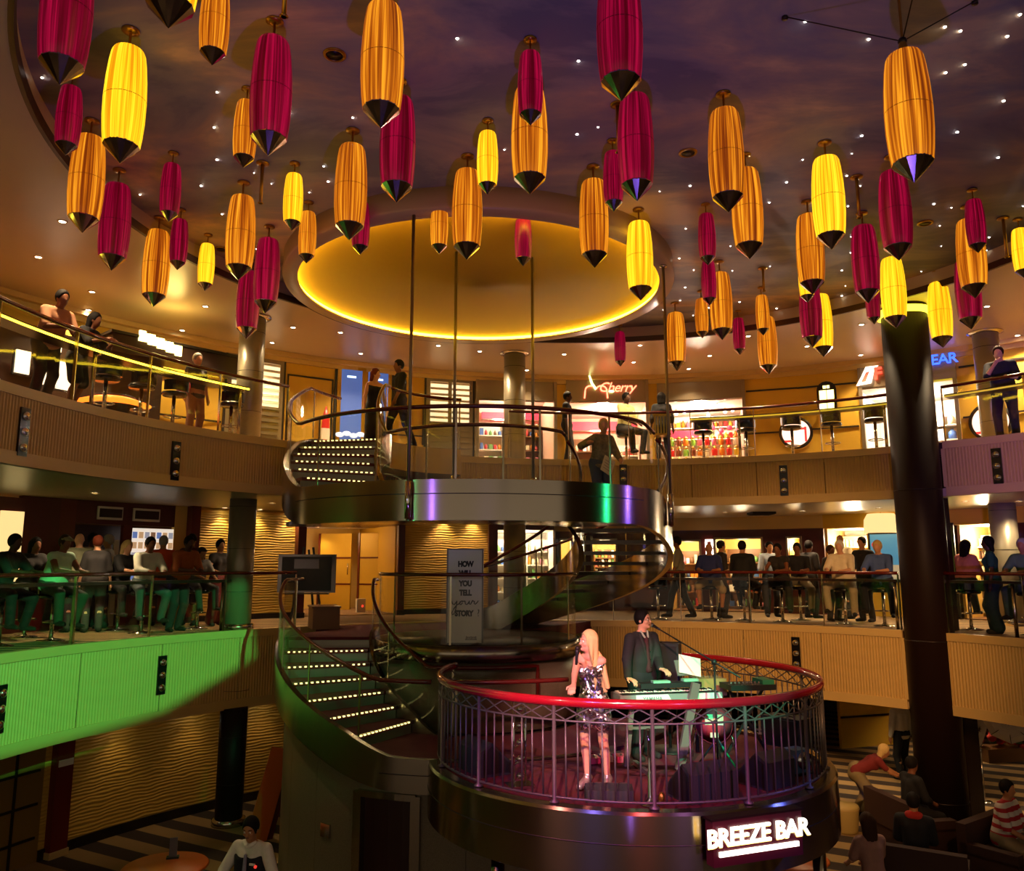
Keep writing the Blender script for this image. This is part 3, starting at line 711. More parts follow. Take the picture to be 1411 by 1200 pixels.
# BREEZE BAR sign box
p = oncirc(0, 0, ST, 1) if False else None
def near_circ(px, py, c, r):
    rr = ray(px, py); ox, oy = -c[0], -c[1]; A = rr.x**2 + rr.y**2; B = 2 * (ox * rr.x + oy * rr.y); C = ox * ox + oy * oy - r * r
    t = (-B - math.sqrt(B * B - 4 * A * C)) / (2 * A); return Vector((0, 0, ZC)) + rr * t
q = near_circ(1041, 1150, ST, RB + 0.08); a = ang(ST, q.x, q.y)
bb = thing('bar_sign', 'maroon box sign reading BREEZE BAR in glowing white letters on the stage skirt', 'sign', q, a + PI / 2)
# local +x runs right as seen from outside, -y points outwards
def boxsign_M(): return Matrix.Rotation(PI / 2, 4, 'X')
MB().box((0, 0.012, -0.02), (1.06, 0.124, 0.42)).build('sign_box', mat('maroon_sign_box', srgb('#4a1020'), 0.35), bb)
MB().box((0, 0.010, 0.200), (1.10, 0.136, 0.02)).build('sign_lid', DARKCOL, bb)
SIGNW = mat('sign_white_glow', (1, 1, 1), 0.5, emit=(1.0, 0.90, 0.68), estr=2.2)
SIGNY = mat('sign_amber_glow', (1, .8, .3), 0.5, emit=(1.0, 0.62, 0.12), estr=1.6)
me = text_mesh('BREEZE BAR', 0.235, 0.012, SIGNW, spacing=0.95, bold=0.002); me.transform(boxsign_M())
link('lettering', me, bb, (0, -0.065, 0.03))
me = text_mesh('BREEZE BAR', 0.235, 0.004, SIGNY, spacing=0.95, bold=0.006); me.transform(boxsign_M())
link('letter_halo', me, bb, (0.006, -0.054, 0.02))
MB().box((0, -0.06, -0.115), (0.94, 0.02, 0.045)).build('light_bar', SIGNW, bb)

# ================================================================== LANTERNS
def lantern_mat(name, dark, mid, hi, strength, base):
    m = bpy.data.materials.new(name); m.use_nodes = True; nt = m.node_tree; b = nt.nodes['Principled BSDF']
    tc = nt.nodes.new('ShaderNodeTexCoord'); oi = nt.nodes.new('ShaderNodeObjectInfo')
    ad = nt.nodes.new('ShaderNodeVectorMath'); ad.operation = 'MULTIPLY_ADD'
    cb = nt.nodes.new('ShaderNodeCombineXYZ')
    for k in range(3): nt.links.new(oi.outputs['Random'], cb.inputs[k])
    ad.inputs[1].default_value = (9, 9, 9); 
    nt.links.new(cb.outputs[0], ad.inputs[0])
    fl = nt.nodes.new('ShaderNodeVectorMath'); fl.operation = 'MULTIPLY'; fl.inputs[1].default_value = (1, 1, 0); nt.links.new(tc.outputs['Object'], fl.inputs[0])
    no = nt.nodes.new('ShaderNodeVectorMath'); no.operation = 'NORMALIZE'; nt.links.new(fl.outputs[0], no.inputs[0])
    zz = nt.nodes.new('ShaderNodeVectorMath'); zz.operation = 'MULTIPLY_ADD'; zz.inputs[1].default_value = (0, 0, 0.35); nt.links.new(tc.outputs['Object'], zz.inputs[0])
    sc_ = nt.nodes.new('ShaderNodeVectorMath'); sc_.operation = 'SCALE'; sc_.inputs['Scale'].default_value = 5.0; nt.links.new(no.outputs[0], sc_.inputs[0]); nt.links.new(sc_.outputs[0], zz.inputs[2])
    nt.links.new(zz.outputs[0], ad.inputs[2])
    n = nt.nodes.new('ShaderNodeTexNoise'); n.inputs['Scale'].default_value = 1.0; n.inputs['Detail'].default_value = 3; n.inputs['Roughness'].default_value = 0.7
    nt.links.new(ad.outputs[0], n.inputs['Vector'])
    r = nt.nodes.new('ShaderNodeValToRGB'); e = r.color_ramp.elements
    e[0].position = 0.38; e[0].color = (*dark, 1); e[1].position = 0.63; e[1].color = (*hi, 1); k = e.new(0.5); k.color = (*mid, 1)
    nt.links.new(n.outputs['Fac'], r.inputs[0]); nt.links.new(r.outputs[0], b.inputs['Emission Color'])
    b.inputs['Emission Strength'].default_value = strength; b.inputs['Base Color'].default_value = (*base, 1)
    b.inputs['Roughness'].default_value = 0.35; b.inputs['Specular IOR Level'].default_value = 0.35
    return m
LMAT = {
 'red': lantern_mat('crimson_pleated_silk', (0.05, 0.0, 0.003), (0.12, 0.0, 0.012), (0.34, 0.002, 0.035), 0.8, (0.14, 0.003, 0.012)),
 'orange': lantern_mat('amber_pleated_silk', (0.13, 0.018, 0.001), (0.46, 0.11, 0.003), (0.95, 0.36, 0.015), 0.85, (0.3, 0.10, 0.01)),
 'yellow': lantern_mat('yellow_pleated_silk', (0.60, 0.22, 0.002), (0.95, 0.46, 0.006), (1.0, 0.68, 0.02), 1.05, (0.4, 0.25, 0.01))}
CONEM = mat('mirror_cone', srgb('#c9c4cc'), 0.09, 1.0)
npl = 56
prof = [(0.03, 0), (0.10, -0.004), (0.135, -0.02), (0.155, -0.06), (0.170, -0.16), (0.186, -0.34), (0.195, -0.55), (0.192, -0.75), (0.180, -0.92), (0.168, -1.02), (0.160, -1.03)]
shade = {}
for c, m in LMAT.items():
    shade[c] = MB().lathe(prof, npl, rfun=lambda k: 1.0 if k % 2 else 0.965).mesh('shade', m)
seam_me = {c: MB().lathe([(0.1945, -0.547), (0.1958, -0.55), (0.1945, -0.553)], 28, caps=False).mesh('seam', mat('seam_' + c, col, 0.7)) for c, col in (('red', (0.10, 0, 0.01)), ('orange', (0.45, 0.18, 0.01)), ('yellow', (0.6, 0.35, 0.02)))}
cone_me = MB().lathe([(0.163, -1.022), (0.166, -1.035), (0.001, -1.21)], 14, smooth=False).mesh('cone_tip', CONEM)
stem_me = MB().lathe([(0.012, 0.21), (0.012, 0.045), (0.03, 0.03), (0.05, 0.0), (0.03, -0.002)], 12).mesh('stem', GOLD)
can_me = MB().lathe([(0.075, 0.0), (0.085, -0.01), (0.085, -0.022), (0.03, -0.03)], 18).mesh('canopy', GOLD)
ZTOP, ZSKY = 6.22, 6.43
LANT = [(82,117,'red','L'),(165,225,'yellow','L'),(90,214,'red','S'),(113,321,'orange','L'),(153,373,'red','L'),(232,39,'yellow','L'),(292,90,'orange','S'),
 (369,215,'red','L'),(335,231,'orange','S'),(232,306,'red','S'),(244,372,'red','S'),(211,423,'orange','L'),(282,401,'yellow','S'),(328,386,'orange','L'),
 (339,467,'red','L'),(365,432,'red','L'),(402,318,'yellow','S'),(422,363,'orange','S'),(524.6,177,'orange','L'),(546,279,'red','L'),(481,331,'orange','L'),
 (496,351,'red','S'),(605,350,'orange','S'),(643,358,'orange','L'),(671.6,268,'yellow','S'),(730,268,'orange','L'),(731,173,'red','S'),(721,367,'red','S'),
 (819.5,369,'orange','L'),(846,291.5,'red','S'),(878,277,'red','L'),(856,139.5,'red','L'),(883,414,'yellow','L'),(1260,252,'orange','X'),(1004,292.5,'orange','L'),
 (1033,357,'orange','L'),(1146,344,'yellow','L'),(1239,359,'red','L'),(1348,348.6,'red','S'),(975.6,365.5,'red','S'),(978,421,'red','S'),(995.5,468.6,'orange','L'),
 (968,466,'orange','S'),(933,511.5,'orange','L'),(1019.5,489,'red','S'),(1052,462,'orange','S'),(1059.6,516,'orange','L'),(855,505,'red','S'),(1120,406,'orange','L'),
 (1113,417,'yellow','S'),(1120,479,'red','L'),(1135,492,'yellow','L'),(1196.5,418,'red','L'),(1205,447,'red','S'),(1235,452.5,'yellow','L'),(1299.5,479,'yellow','L'),
 (1344,411,'orange','L'),(1338.7,454,'red','L'),(1411,383,'yellow','S')]
ORD = ['leftmost', 'second', 'third', 'fourth', 'fifth', 'sixth', 'seventh', 'eighth', 'ninth', 'tenth', 'eleventh', 'twelfth', 'thirteenth', 'fourteenth', 'fifteenth', 'sixteenth', 'seventeenth', 'eighteenth', 'nineteenth', 'twentieth', 'twenty-first']
SIZEW = {'L': 'long', 'S': 'short', 'X': 'long'}
lant_pos = []
for idx, (x, y, c, s) in enumerate(LANT):
    sc = 0.65 if s == 'S' else 1.0; zt = ZTOP if s == 'L' else (6.27 if s == 'S' else 5.62)
    p = onz(x, y, zt - 1.21 * sc); lant_pos.append((p.x, p.y, zt))
    same = sorted([(a[0], j) for j, a in enumerate(LANT) if a[2] == c and SIZEW[a[3]] == SIZEW[s]])
    rank = [j for _, j in same].index(idx)
    lab = f'{SIZEW[s]} {c} pleated pendant lantern, ' + ('leftmost' if rank == 0 else ORD[rank] + ' from left') + f' of the {SIZEW[s]} {c} ones'
    t = thing('pendant_lantern', lab, 'lantern', (p.x, p.y, zt), random.uniform(0, 6), 'silk lanterns under the painted sky')
    so_ = link('shade', shade[c], t, scale=(sc,) * 3); link('seam', seam_me[c], so_); link('cone_tip', cone_me, t, scale=(sc,) * 3)
    so = link('stem', stem_me, t, scale=(sc, sc, (ZSKY - zt) / 0.21)); link('canopy', can_me, t, (0, 0, ZSKY - zt), scale=(max(sc, 0.8),) * 2 + (1,))
    if s == 'X':
        for k in range(3):
            a = 2 * PI * k / 3 - t.rotation_euler.z + 0.4
            MB().tube([(0, 0, 0.12), (1.0 * math.cos(a), 1.0 * math.sin(a), ZSKY - zt)], 0.006, 5).build('stay_wire', DARKMETAL, t)
            MB().cyl((1.0 * math.cos(a), 1.0 * math.sin(a), ZSKY - zt - 0.03), 0.03, 0.03, 8).build('wire_anchor', DARKMETAL, t)
        MB().ball((0, 0, 0.12), 0.04, 8, 6).build('wire_knuckle', DARKMETAL, t)
# bare lantern rods without shades
for x, y0, y1, lab in ((391, -60, 24, 'at the top edge left of centre'), (362, 222, 281, 'left of the cove above a red lantern'), (851, 141, 211, 'beside two red lanterns near the centre'),
                  (1180, 241, 301, 'right of a long yellow lantern'), (1382, 298, 355, 'at the far right edge'), (1051, 367, 402, 'above the small orange lantern pair')):
    p = onz(x, y0 + 2, ZSKY) if y0 > 0 else onz(391, 24, 5.8); zb = aty(x, y1, p.y).z
    t = thing('bare_lantern_rod', 'bare brass lantern rod without shade hanging ' + lab, 'rod', (p.x, p.y, ZSKY), 0, 'empty lantern rods')
    link('canopy', can_me, t)
    MB().cyl((0, 0, zb - ZSKY), 0.022, ZSKY - zb, 10).build('rod', GOLD, t)
    MB().lathe([(0.022, 0), (0.04, 0.01), (0.022, 0.03)], 10, (0, 0, zb - ZSKY)).build('socket', GOLD, t)
# ceiling speakers in the sky
for x, y, lab in ((461, 75, 'near the top left of centre'), (948, 210, 'right of the tall red lantern pair'), (1275, 307, 'above the dark column'), (305, 343, 'left of the cove')):
    p = onz(x, y, ZSKY)
    t = thing('ceiling_speaker', 'small round ceiling speaker in the painted sky ' + lab, 'speaker', (p.x, p.y, ZSKY))
    MB().lathe([(0.12, 0), (0.12, -0.012), (0.09, -0.02), (0.09, 0.0)], 24).build('ring', GOLD, t)
    MB().cyl((0, 0, -0.012), 0.085, 0.01, 20).build('grille', DARKMETAL, t)
STARS = [(58,107),(299,127),(295,175.5),(299,220),(398,156),(350,238),(374,253),(446,229),(452,250),(426,265),(455,288),(306,295),(277,256),(193,268),(304,366),(400,332),(353,343),(157,254),
 (486,162),(592,265),(569.5,286),(663,281),(909,263.6),(850,298),(936,356),(630,53),(797,84),(695,206),(824,175),(795,185),(1109.6,29.6),(1302,37),(1323.5,42.5),(1405.5,20),(1388,50),
 (1329.6,89),(1303,100),(1383,139),(1187.5,187),(1174,211.6),(1106,220),(1319,182),(1375.6,217),(1167,242),(1185.5,256),(951,256),(1060,279),(1084,251),(1168.5,284),(1287,281),(1311,286),
 (1295,311),(1297,339),(945,315),(1006.5,339),(1009,373),(1061,367),(1172.5,326),(1172.5,348),(1269.5,374),(1363,327),(1359,345),(1409.6,284),(956,372),(944,396),(1197,54),
 (937,414),(914,427),(955,434.5),(886,453),(1019,416),(1070,425),(977,424),(1160,407.5),(1155,421),(1165,394),(1160,372.5),(1299,376)]
star_me = MB().lathe([(0.001, -0.010), (0.011, -0.007), (0.014, 0)], 8).mesh('star_light', STARL)
rim_me = MB().lathe([(0.028, 0.001), (0.028, -0.006), (0.018, -0.006)], 10).mesh('rim', DARKMETAL)
for k, (x, y) in enumerate(STARS):
    p = onz(x, y, ZSKY); s = random.choice((0.6, 0.75, 1.0, 1.25)) if y > 100 else 1.1
    o = link('star_light', star_me, None, p, scale=(s, s, 1)); tag(o, 'tiny warm star light set in the painted dusk sky', 'star light', 'star lights of the painted sky')
# downlights ------------------------------------------------------
dl_me = MB().lathe([(0.001, -0.004), (0.045, -0.004), (0.048, 0.0)], 14).mesh('lens', BULB)
dlr_me = MB().lathe([(0.048, 0.0), (0.05, -0.012), (0.07, -0.008), (0.072, 0.0)], 18).mesh('trim_ring', FTRIM)
def downlight(p, label, group, energy, angle=110, spot=True, col=WARM):
    t = thing('downlight', label, 'downlight', p, 0, group)
    link('lens', dl_me, t); link('trim_ring', dlr_me, t)
    if spot:
        l = lamp('downlight_lamp', 'SPOT', (0, 0, -0.02), energy, col, None, 0.05, angle, 0.8); l.parent = t
D_UP = [(86,305),(53,354),(127,402),(122,427),(149,457),(283,422),(251,455),(245,481),(375,472),(404,451),(469,458),(497,487),(604,476),(661,484),(777.5,488),(726,510),(882,475.6),(873,499),
 (978,490),(949,508),(1031,463),(1112,477),(1187,447),(1186,489),(1360,422),(1372,466),(1402,462),(-80,330),(-60,420),(1480,440),(1560,400)]
for x, y in D_UP:
    downlight(onz(x, y, ZCE - 0.002), 'round recessed downlight in the cream ceiling of the upper level', 'downlights of the upper ceiling', 270)
for x, y in [(506,367.5),(483.6,396),(504,423),(547,437),(628,449),(687,450),(693.5,340),(790,359),(830,392.5),(809,419.5),(575.6,344.5)]:
    p = onz(x, y, 6.30); r = math.hypot(p.x - SX[0], p.y - SX[1]); z = 6.08 + np.interp(r, [0, .8, 1.6, 2.4, 3.0, 3.3], [.33, .325, .30, .25, .17, .10]) - 0.006
    p = onz(x, y, float(z)); downlight(p, 'round recessed downlight in the amber cove dome', 'downlights of the cove', 260)
D_LO = [(131,679),(97,713),(117.6,712),(174,705.6),(213,714),(374.5,693),(621,721),(474,725),(999,706),(993,723),(1028,721),(1082,719.5),(1105,704),(1111,724),(937,725),(1126.5,720),(1138.5,722),(1178,724),(1211,700),(1330,691),(1404,690.5),(30,690),(-60,680)]
for x, y in D_LO:
    p = onz(x, y, 2.448)
    if math.hypot(p.x - 1, p.y - 10) < 17.5: downlight(p, 'round recessed downlight in the soffit above the lower balcony', 'downlights of the lower soffit', 135)

# ================================================================== SHOPS, WINDOWS, WALL FITTINGS
def emi(name, col, s): return mat(name, col, 0.5, emit=col, estr=s)
class Wall:
    """chord frame on a curved wall between two view columns: x right, y into the wall, z up from the floor"""
    def __init__(s, x0, x1, c, R, zf, y=560):
        p0, p1 = oncirc(x0, y, c, R), oncirc(x1, y, c, R); a1, a0 = ang(c, p0.x, p0.y), ang(c, p1.x, p1.y)
        s.a = (a0 + a1) / 2; s.w = 2 * R * math.sin(abs(a1 - a0) / 2); s.R = R * math.cos((a1 - a0) / 2); s.zf = zf; s.c = c
        s.loc = pol(c, s.R, s.a, zf); s.rz = s.a - PI / 2; s.x0, s.x1 = x0, x1; s.y = y
    def px(s, x): return (x - (s.x0 + s.x1) / 2) / (s.x1 - s.x0) * s.w
    def pz(s, y): return oncirc((s.x0 + s.x1) / 2, y, s.c, s.R).z - s.zf
    def thing(s, name, label, cat, off=0.0, group=None):
        return thing(name, label, cat, pol(s.c, s.R + off, s.a, s.zf), s.rz, group)
FLIP = Matrix.Rotation(PI / 2, 4, 'X')        # lettering upright, facing -y
STEELG = mat('grey_header_metal', srgb('#8a7c68'), 0.35, 0.6)
SHOPW = mat('shop_white', srgb('#e6d8c4'), 0.5)
SHOPY = mat('shop_cream_yellow', srgb('#e2bf6a'), 0.5)
WOODB = mat('brown_shelf_wood', srgb('#6b4526'), 0.45)
def room(name, W, z1, depth, mback, mside, mfl, light, lcol=(1, 0.85, 0.65)):
    t = bpy.data.objects.new(name, None); COL.objects.link(t); t.location = W.loc; t.rotation_euler = (0, 0, W.rz); t['kind'] = 'structure'
    h, w = z1, W.w
    MB().box((0, depth + 0.04, h / 2), (w + 0.1, 0.08, h)).build('back_panel', mback, t)
    for s in (-1, 1): MB().box((s * (w / 2 + 0.03), depth / 2 + 0.14, h / 2), (0.06, depth - 0.2, h)).build('side_panel', mside, t)
    MB().box((0, depth / 2 + 0.1, h + 0.03), (w, depth, 0.06)).build('ceiling_panel', SHOPW, t)
    MB().box((0, depth / 2 + 0.1, 0.012), (w, depth, 0.02)).build('floor_panel', mfl, t)
    l = lamp('shop_lamp', 'POINT', (0, depth * 0.45, h - 0.25), light * 0.5, lcol, None, 0.15); l.parent = t
    return t
GOODS = [mat('goods_' + n, srgb(c), 0.5) for n, c in (('red', '#b02a2a'), ('cream', '#e6d6b0'), ('blue', '#3a5a9a'), ('orange', '#d8842a'), ('white', '#eeeeea'), ('brown', '#6a4630'), ('green', '#5a8a4a'), ('pink', '#d87a90'))]
def shelf_unit(label, W, xc, wid, z0, z1, n, ydeep, seed, goods=GOODS, frame=WOODB, per=7, gh=0.22):
    rnd = random.Random(seed)
    t = thing('display_shelf', label, 'shelf', (0, 0, 0)); M = Matrix.Translation(W.loc) @ Matrix.Rotation(W.rz, 4, 'Z')
    t.location = M @ Vector((xc, ydeep, 0)); t.rotation_euler = (0, 0, W.rz)
    for s in (-1, 1): MB().box((s * (wid / 2), 0.14, (z0 + z1) / 2), (0.03, 0.28, z1 - z0)).build('side', frame, t)
    MB().box((0, 0.285, (z0 + z1) / 2), (wid, 0.02, z1 - z0)).build('back', frame, t)
    for k in range(n):
        z = z0 + (z1 - z0) * k / n + 0.02
        bo_ = MB().box((0, 0.14, z), (wid - 0.03, 0.28, 0.03)).build('board', frame, t)
        for j in range(per):
            x = -wid / 2 + wid * (j + 0.5) / per; hh = gh * rnd.uniform(0.55, 1.0); ww = wid / per * rnd.uniform(0.5, 0.8)
            mm = rnd.choice(goods); q = MB()
            if rnd.random() < 0.5: q.lathe([(ww / 2, 0), (ww / 2, hh * 0.7), (ww / 5, hh * 0.85), (ww / 5, hh)], 10, (x, 0.14, z + 0.016))
            else: q.box((x, 0.14, z + 0.016 + hh / 2), (ww, 0.16, hh))
            q.build('merchandise', mm, bo_)
    return t

# ---- louvred windows -------------------------------------------------
SLAT = mat('white_slat', srgb('#e8dcc0'), 0.4)
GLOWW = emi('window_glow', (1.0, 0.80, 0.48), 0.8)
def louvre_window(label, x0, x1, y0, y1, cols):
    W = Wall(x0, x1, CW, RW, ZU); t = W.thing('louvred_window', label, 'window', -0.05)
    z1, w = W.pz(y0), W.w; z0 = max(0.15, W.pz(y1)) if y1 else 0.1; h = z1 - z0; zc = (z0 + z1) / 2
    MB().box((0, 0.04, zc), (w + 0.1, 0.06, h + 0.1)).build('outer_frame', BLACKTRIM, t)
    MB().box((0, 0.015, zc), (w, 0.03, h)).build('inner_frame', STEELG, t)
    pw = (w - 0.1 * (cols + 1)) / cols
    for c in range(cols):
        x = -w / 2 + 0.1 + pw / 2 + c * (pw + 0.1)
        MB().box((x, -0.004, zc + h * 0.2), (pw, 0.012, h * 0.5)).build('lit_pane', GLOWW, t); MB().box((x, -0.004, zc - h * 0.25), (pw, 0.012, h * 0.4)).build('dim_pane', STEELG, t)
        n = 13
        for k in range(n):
            MB().box((x, -0.025, z0 + 0.14 + (h - 0.28) * k / (n - 1)), (pw, 0.03, 0.055)).build('slat', SLAT if k > n * 0.45 else STEELG, t)  # grey lower slats and pane: the unlit half is put into the colour
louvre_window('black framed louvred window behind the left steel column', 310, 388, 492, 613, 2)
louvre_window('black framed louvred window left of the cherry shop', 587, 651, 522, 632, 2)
# black line mouldings on the mustard wall
def molding(label, x0, x1, y0, y1, lines=()):
    W = Wall(x0, x1, CW, RW, ZU); t = W.thing('wall_moulding', label, 'moulding', -0.02)
    z1, z0, w = W.pz(y0), max(0.1, W.pz(y1)), W.w
    for s in (-1, 1): MB().box((s * w / 2, 0, (z0 + z1) / 2), (0.035, 0.03, z1 - z0)).build('upright', BLACKTRIM, t)
    MB().box((0, 0, z1), (w + 0.035, 0.03, 0.035)).build('top_bar', BLACKTRIM, t)
    for y in lines: MB().box((0, 0, W.pz(y)), (w, 0.03, 0.03)).build('cross_bar', BLACKTRIM, t)
molding('black line moulding on the mustard wall right of the left column', 395, 457, 520, 612)
molding('black line moulding on the mustard wall between poster doors and window', 540, 583, 560, 612, (600,))
def hline(label, x0, x1, ys):
    W = Wall(x0, x1, CW, RW, ZU); t = W.thing('wall_moulding', label, 'moulding', -0.02)
    for y in ys: MB().box((0, 0, W.pz(y)), (W.w, 0.03, 0.04)).build('bar', BLACKTRIM, t)
hline('pair of black wall bars right of the candy shop', 1029, 1100, (537, 596)); hline('pair of black wall bars left of the gear shop', 1100, 1182, (531, 590))
hline('pair of black wall bars at the far right', 1326, 1430, (498, 570)); hline('three black wall bars left of the left column', 200, 305, (478, 520, 575))
# ---- blue poster doors ------------------------------------------------
W = Wall(463, 538, CW, RW, ZU); t = W.thing('poster_doors', 'pair of brass framed doors with blue beach posters', 'doors', -0.06)
h = W.pz(508)
MB().box((0, 0.05, h / 2), (W.w + 0.12, 0.06, h + 0.06)).build('outer_frame', BLACKTRIM, t)
MB().box((0, 0.02, h / 2), (W.w, 0.05, h)).build('brass_frame', GOLD, t)
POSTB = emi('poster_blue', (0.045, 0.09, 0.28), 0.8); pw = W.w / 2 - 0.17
for s in (-1, 1):
    d = MB().box((s * (W.w / 4 - 0.01), -0.008, h / 2), (pw, 0.02, h - 0.16)).build('poster', POSTB, t)
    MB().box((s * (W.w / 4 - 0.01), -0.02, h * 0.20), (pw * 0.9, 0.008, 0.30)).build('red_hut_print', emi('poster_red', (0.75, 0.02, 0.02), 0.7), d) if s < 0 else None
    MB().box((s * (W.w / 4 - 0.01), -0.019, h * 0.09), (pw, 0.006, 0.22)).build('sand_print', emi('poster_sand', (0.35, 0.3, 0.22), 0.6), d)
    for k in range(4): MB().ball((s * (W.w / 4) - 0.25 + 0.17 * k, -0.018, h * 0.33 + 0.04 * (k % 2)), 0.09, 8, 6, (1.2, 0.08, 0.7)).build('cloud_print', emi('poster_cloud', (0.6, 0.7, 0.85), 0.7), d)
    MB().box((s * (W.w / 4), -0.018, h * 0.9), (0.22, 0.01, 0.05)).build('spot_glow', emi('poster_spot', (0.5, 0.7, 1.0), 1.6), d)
W = Wall(440, 452, CW, RW, ZU); t = W.thing('surf_board', 'narrow red and white surfboard standing against the mustard wall', 'surfboard', -0.2)
MB().lathe([(0.01, 0.0), (0.09, 0.35), (0.11, 0.8), (0.08, 1.2), (0.01, 1.45)], 14, (0, 0, 0.02), M=Matrix.Diagonal((1, 0.25, 1, 1))).build('board', mat('surf_red', srgb('#d03030'), 0.3), t)
MB().lathe([(0.107, 0.65), (0.114, 0.8), (0.106, 0.92)], 14, (0, 0, 0.02), M=Matrix.Diagonal((1, 0.27, 1, 1)), caps=False).build('white_band', WHITEP, t)

# ---- shops of the upper level ------------------------------------------
def front(label, W, yh0, yh1, name='shop_facade', posts=True):
    t = W.thing(name, label, 'shop front', -0.08)
    z0, z1 = W.pz(yh1), W.pz(yh0)
    MB().box((0, 0.03, (z0 + z1) / 2), (W.w, 0.10, z1 - z0)).build('header', STEELG, t)
    for s in (-1, 1): MB().box((s * (W.w / 2 - 0.04), 0.0, z1 / 2), (0.08, 0.12, z1)).build('jamb', STEELG, t)
    MB().box((0, -0.02, z0 - 0.02), (W.w, 0.06, 0.04)).build('header_rail', STEELP, t)
    return t, z0, z1
PINKW = mat('shop_pink_wall', srgb('#e8b8a0'), 0.5)
W = Wall(655, 766, CW, RW, ZU); front('grey shop front with white lit interior behind the middle column', W, 526, 552)
room('wall_shop_interior', W, 2.25, 2.2, SHOPW, PINKW, SHOPW, 190)
shelf_unit('white shelf of goods in the shop behind the middle column', W, -0.55, 0.9, 0.1, 1.7, 4, 1.7, 1, frame=SHOPW)
shelf_unit('dark shelf of goods in the shop behind the middle column', W, 0.5, 0.9, 0.1, 1.7, 4, 1.7, 2)
redband = emi('red_fascia_glow', (0.9, 0.03, 0.06), 1.3)
tt = W.thing('red_light_band', 'glowing red band across the back of the shop behind the column', 'light band', 2.0)
MB().box((0.2, 0.05, 1.95), (W.w * 0.8, 0.06, 0.2)).build('band', redband, tt); MB().box((0.2, 0.02, 1.83), (W.w * 0.8, 0.08, 0.03)).build('edge', STEELP, tt)
W = Wall(780, 893, CW, RW, ZU); fr, hz0, hz1 = front('grey shop front with neon cherry sign', W, 525, 554)
room('wall_shop_interior', W, hz0, 2.4, PINKW, PINKW, SHOPW, 260, (1, 0.8, 0.6))
tt = W.thing('red_light_band', 'glowing red band inside the neon cherry shop', 'light band', 2.2)
MB().box((0, 0.05, 1.72), (W.w * 0.95, 0.06, 0.26)).build('band', redband, tt); MB().box((0, 0.02, 1.57), (W.w * 0.95, 0.08, 0.03)).build('edge', STEELP, tt)
shelf_unit('low shelf of sweets inside the neon cherry shop', W, 0.5, 1.0, 0.05, 1.1, 3, 1.6, 3, frame=SHOPW)
shelf_unit('low dark shelf inside the neon cherry shop', W, -0.6, 0.8, 0.05, 1.3, 3, 1.7, 4)
nr = emi('neon_red', (1.0, 0.16, 0.08), 4.0); ng = emi('neon_pale_green', (0.85, 1.0, 0.35), 3.0)
ns = W.thing('neon_sign', 'red neon script sign reading Cherry with a pair of neon cherries', 'neon sign', -0.16)
zm = (hz0 + hz1) / 2
me = text_mesh('Cherry', 0.36, 0.006, nr, shear=0.35, spacing=0.9); me.transform(FLIP); link('lettering', me, ns, (W.px(849), -0.01, W.pz(536)))
xc = W.px(821); zc = W.pz(538)
MB().tube([(xc - 0.17, -0.01, zc + 0.36), (xc - 0.10, -0.01, zc + 0.15), (xc, -0.01, zc)], 0.03, 8).build('stem_tube', ng, ns)
for s in (-1, 1):
    MB().tube([(xc + s * 0.0, -0.01, zc)] + [(xc + s * (0.14 - 0.14 * math.cos(q)), -0.01, zc - 0.03 + 0.12 * math.sin(q)) for q in np.linspace(0.4, PI, 8)] + [(xc + s * 0.30, -0.01, zc - 0.24)], 0.02, 6).build('cherry_tube', nr, ns)
MB().ball((W.px(842), -0.01, W.pz(541)), 0.05, 8, 6, (1.6, 0.3, 0.7)).build('leaf_tube', ng, ns)
W = Wall(906, 1027, CW, RW, ZU); front('grey shop front of the bright candy shop full of jars', W, 527, 551)
room('wall_shop_interior', W, W.pz(551), 2.4, SHOPW, PINKW, SHOPW, 330, (1, 0.8, 0.6))
CANDY = [mat('candy_' + n, srgb(c), 0.3) for n, c in (('red', '#c8201c'), ('orange', '#e07a1a'), ('yellow', '#e8c030'), ('green', '#7aa83a'), ('pink', '#e06a80'), ('cream', '#f0e0c0'), ('brown', '#7a3a1c'))]
tt = W.thing('candy_counter', 'white stepped candy counter in the candy shop window', 'counter', 0.5)
for k in range(3): MB().box((0.05, 0.30 * k, 0.152 + 0.16 * k), (W.w * 0.80, 0.28, 0.256 + 0.32 * k)).build('step', SHOPW, tt)
jar_me = {}
for k, cm in enumerate(CANDY):
    jar_me[k] = (MB().lathe([(0.068, 0), (0.072, 0.02), (0.072, 0.16), (0.06, 0.2)], 12).mesh('jar', cm), MB().lathe([(0.062, 0.2), (0.064, 0.24), (0.02, 0.25), (0.02, 0.28)], 12).mesh('lid', GOLD))
CN = ['red', 'orange', 'yellow', 'green', 'pink', 'cream', 'brown']
M0 = Matrix.Translation(W.loc) @ Matrix.Rotation(W.rz, 4, 'Z')
rnd = random.Random(5)
for row in range(3):
    for j in range(10):
        k = rnd.randrange(7); z = 0.283 + 0.32 * row; x = 0.05 - W.w * 0.38 + W.w * 0.76 * j / 9
        t = thing('candy_jar', f'glass jar of {CN[k]} sweets on ' + ['the front step', 'the middle step', 'the back step'][row] + ' of the candy counter', 'jar', M0 @ Vector((x, 0.5 + 0.30 * row, z)), W.rz, 'sweet jars in the candy shop')
        link('lid', jar_me[k][1], link('jar', jar_me[k][0], t))
shelf_unit('tall back shelf of bright tubes in the candy shop', W, -0.6, 1.2, 0.9, 1.9, 3, 2.05, 8, goods=CANDY, frame=SHOPW, per=9, gh=0.28)
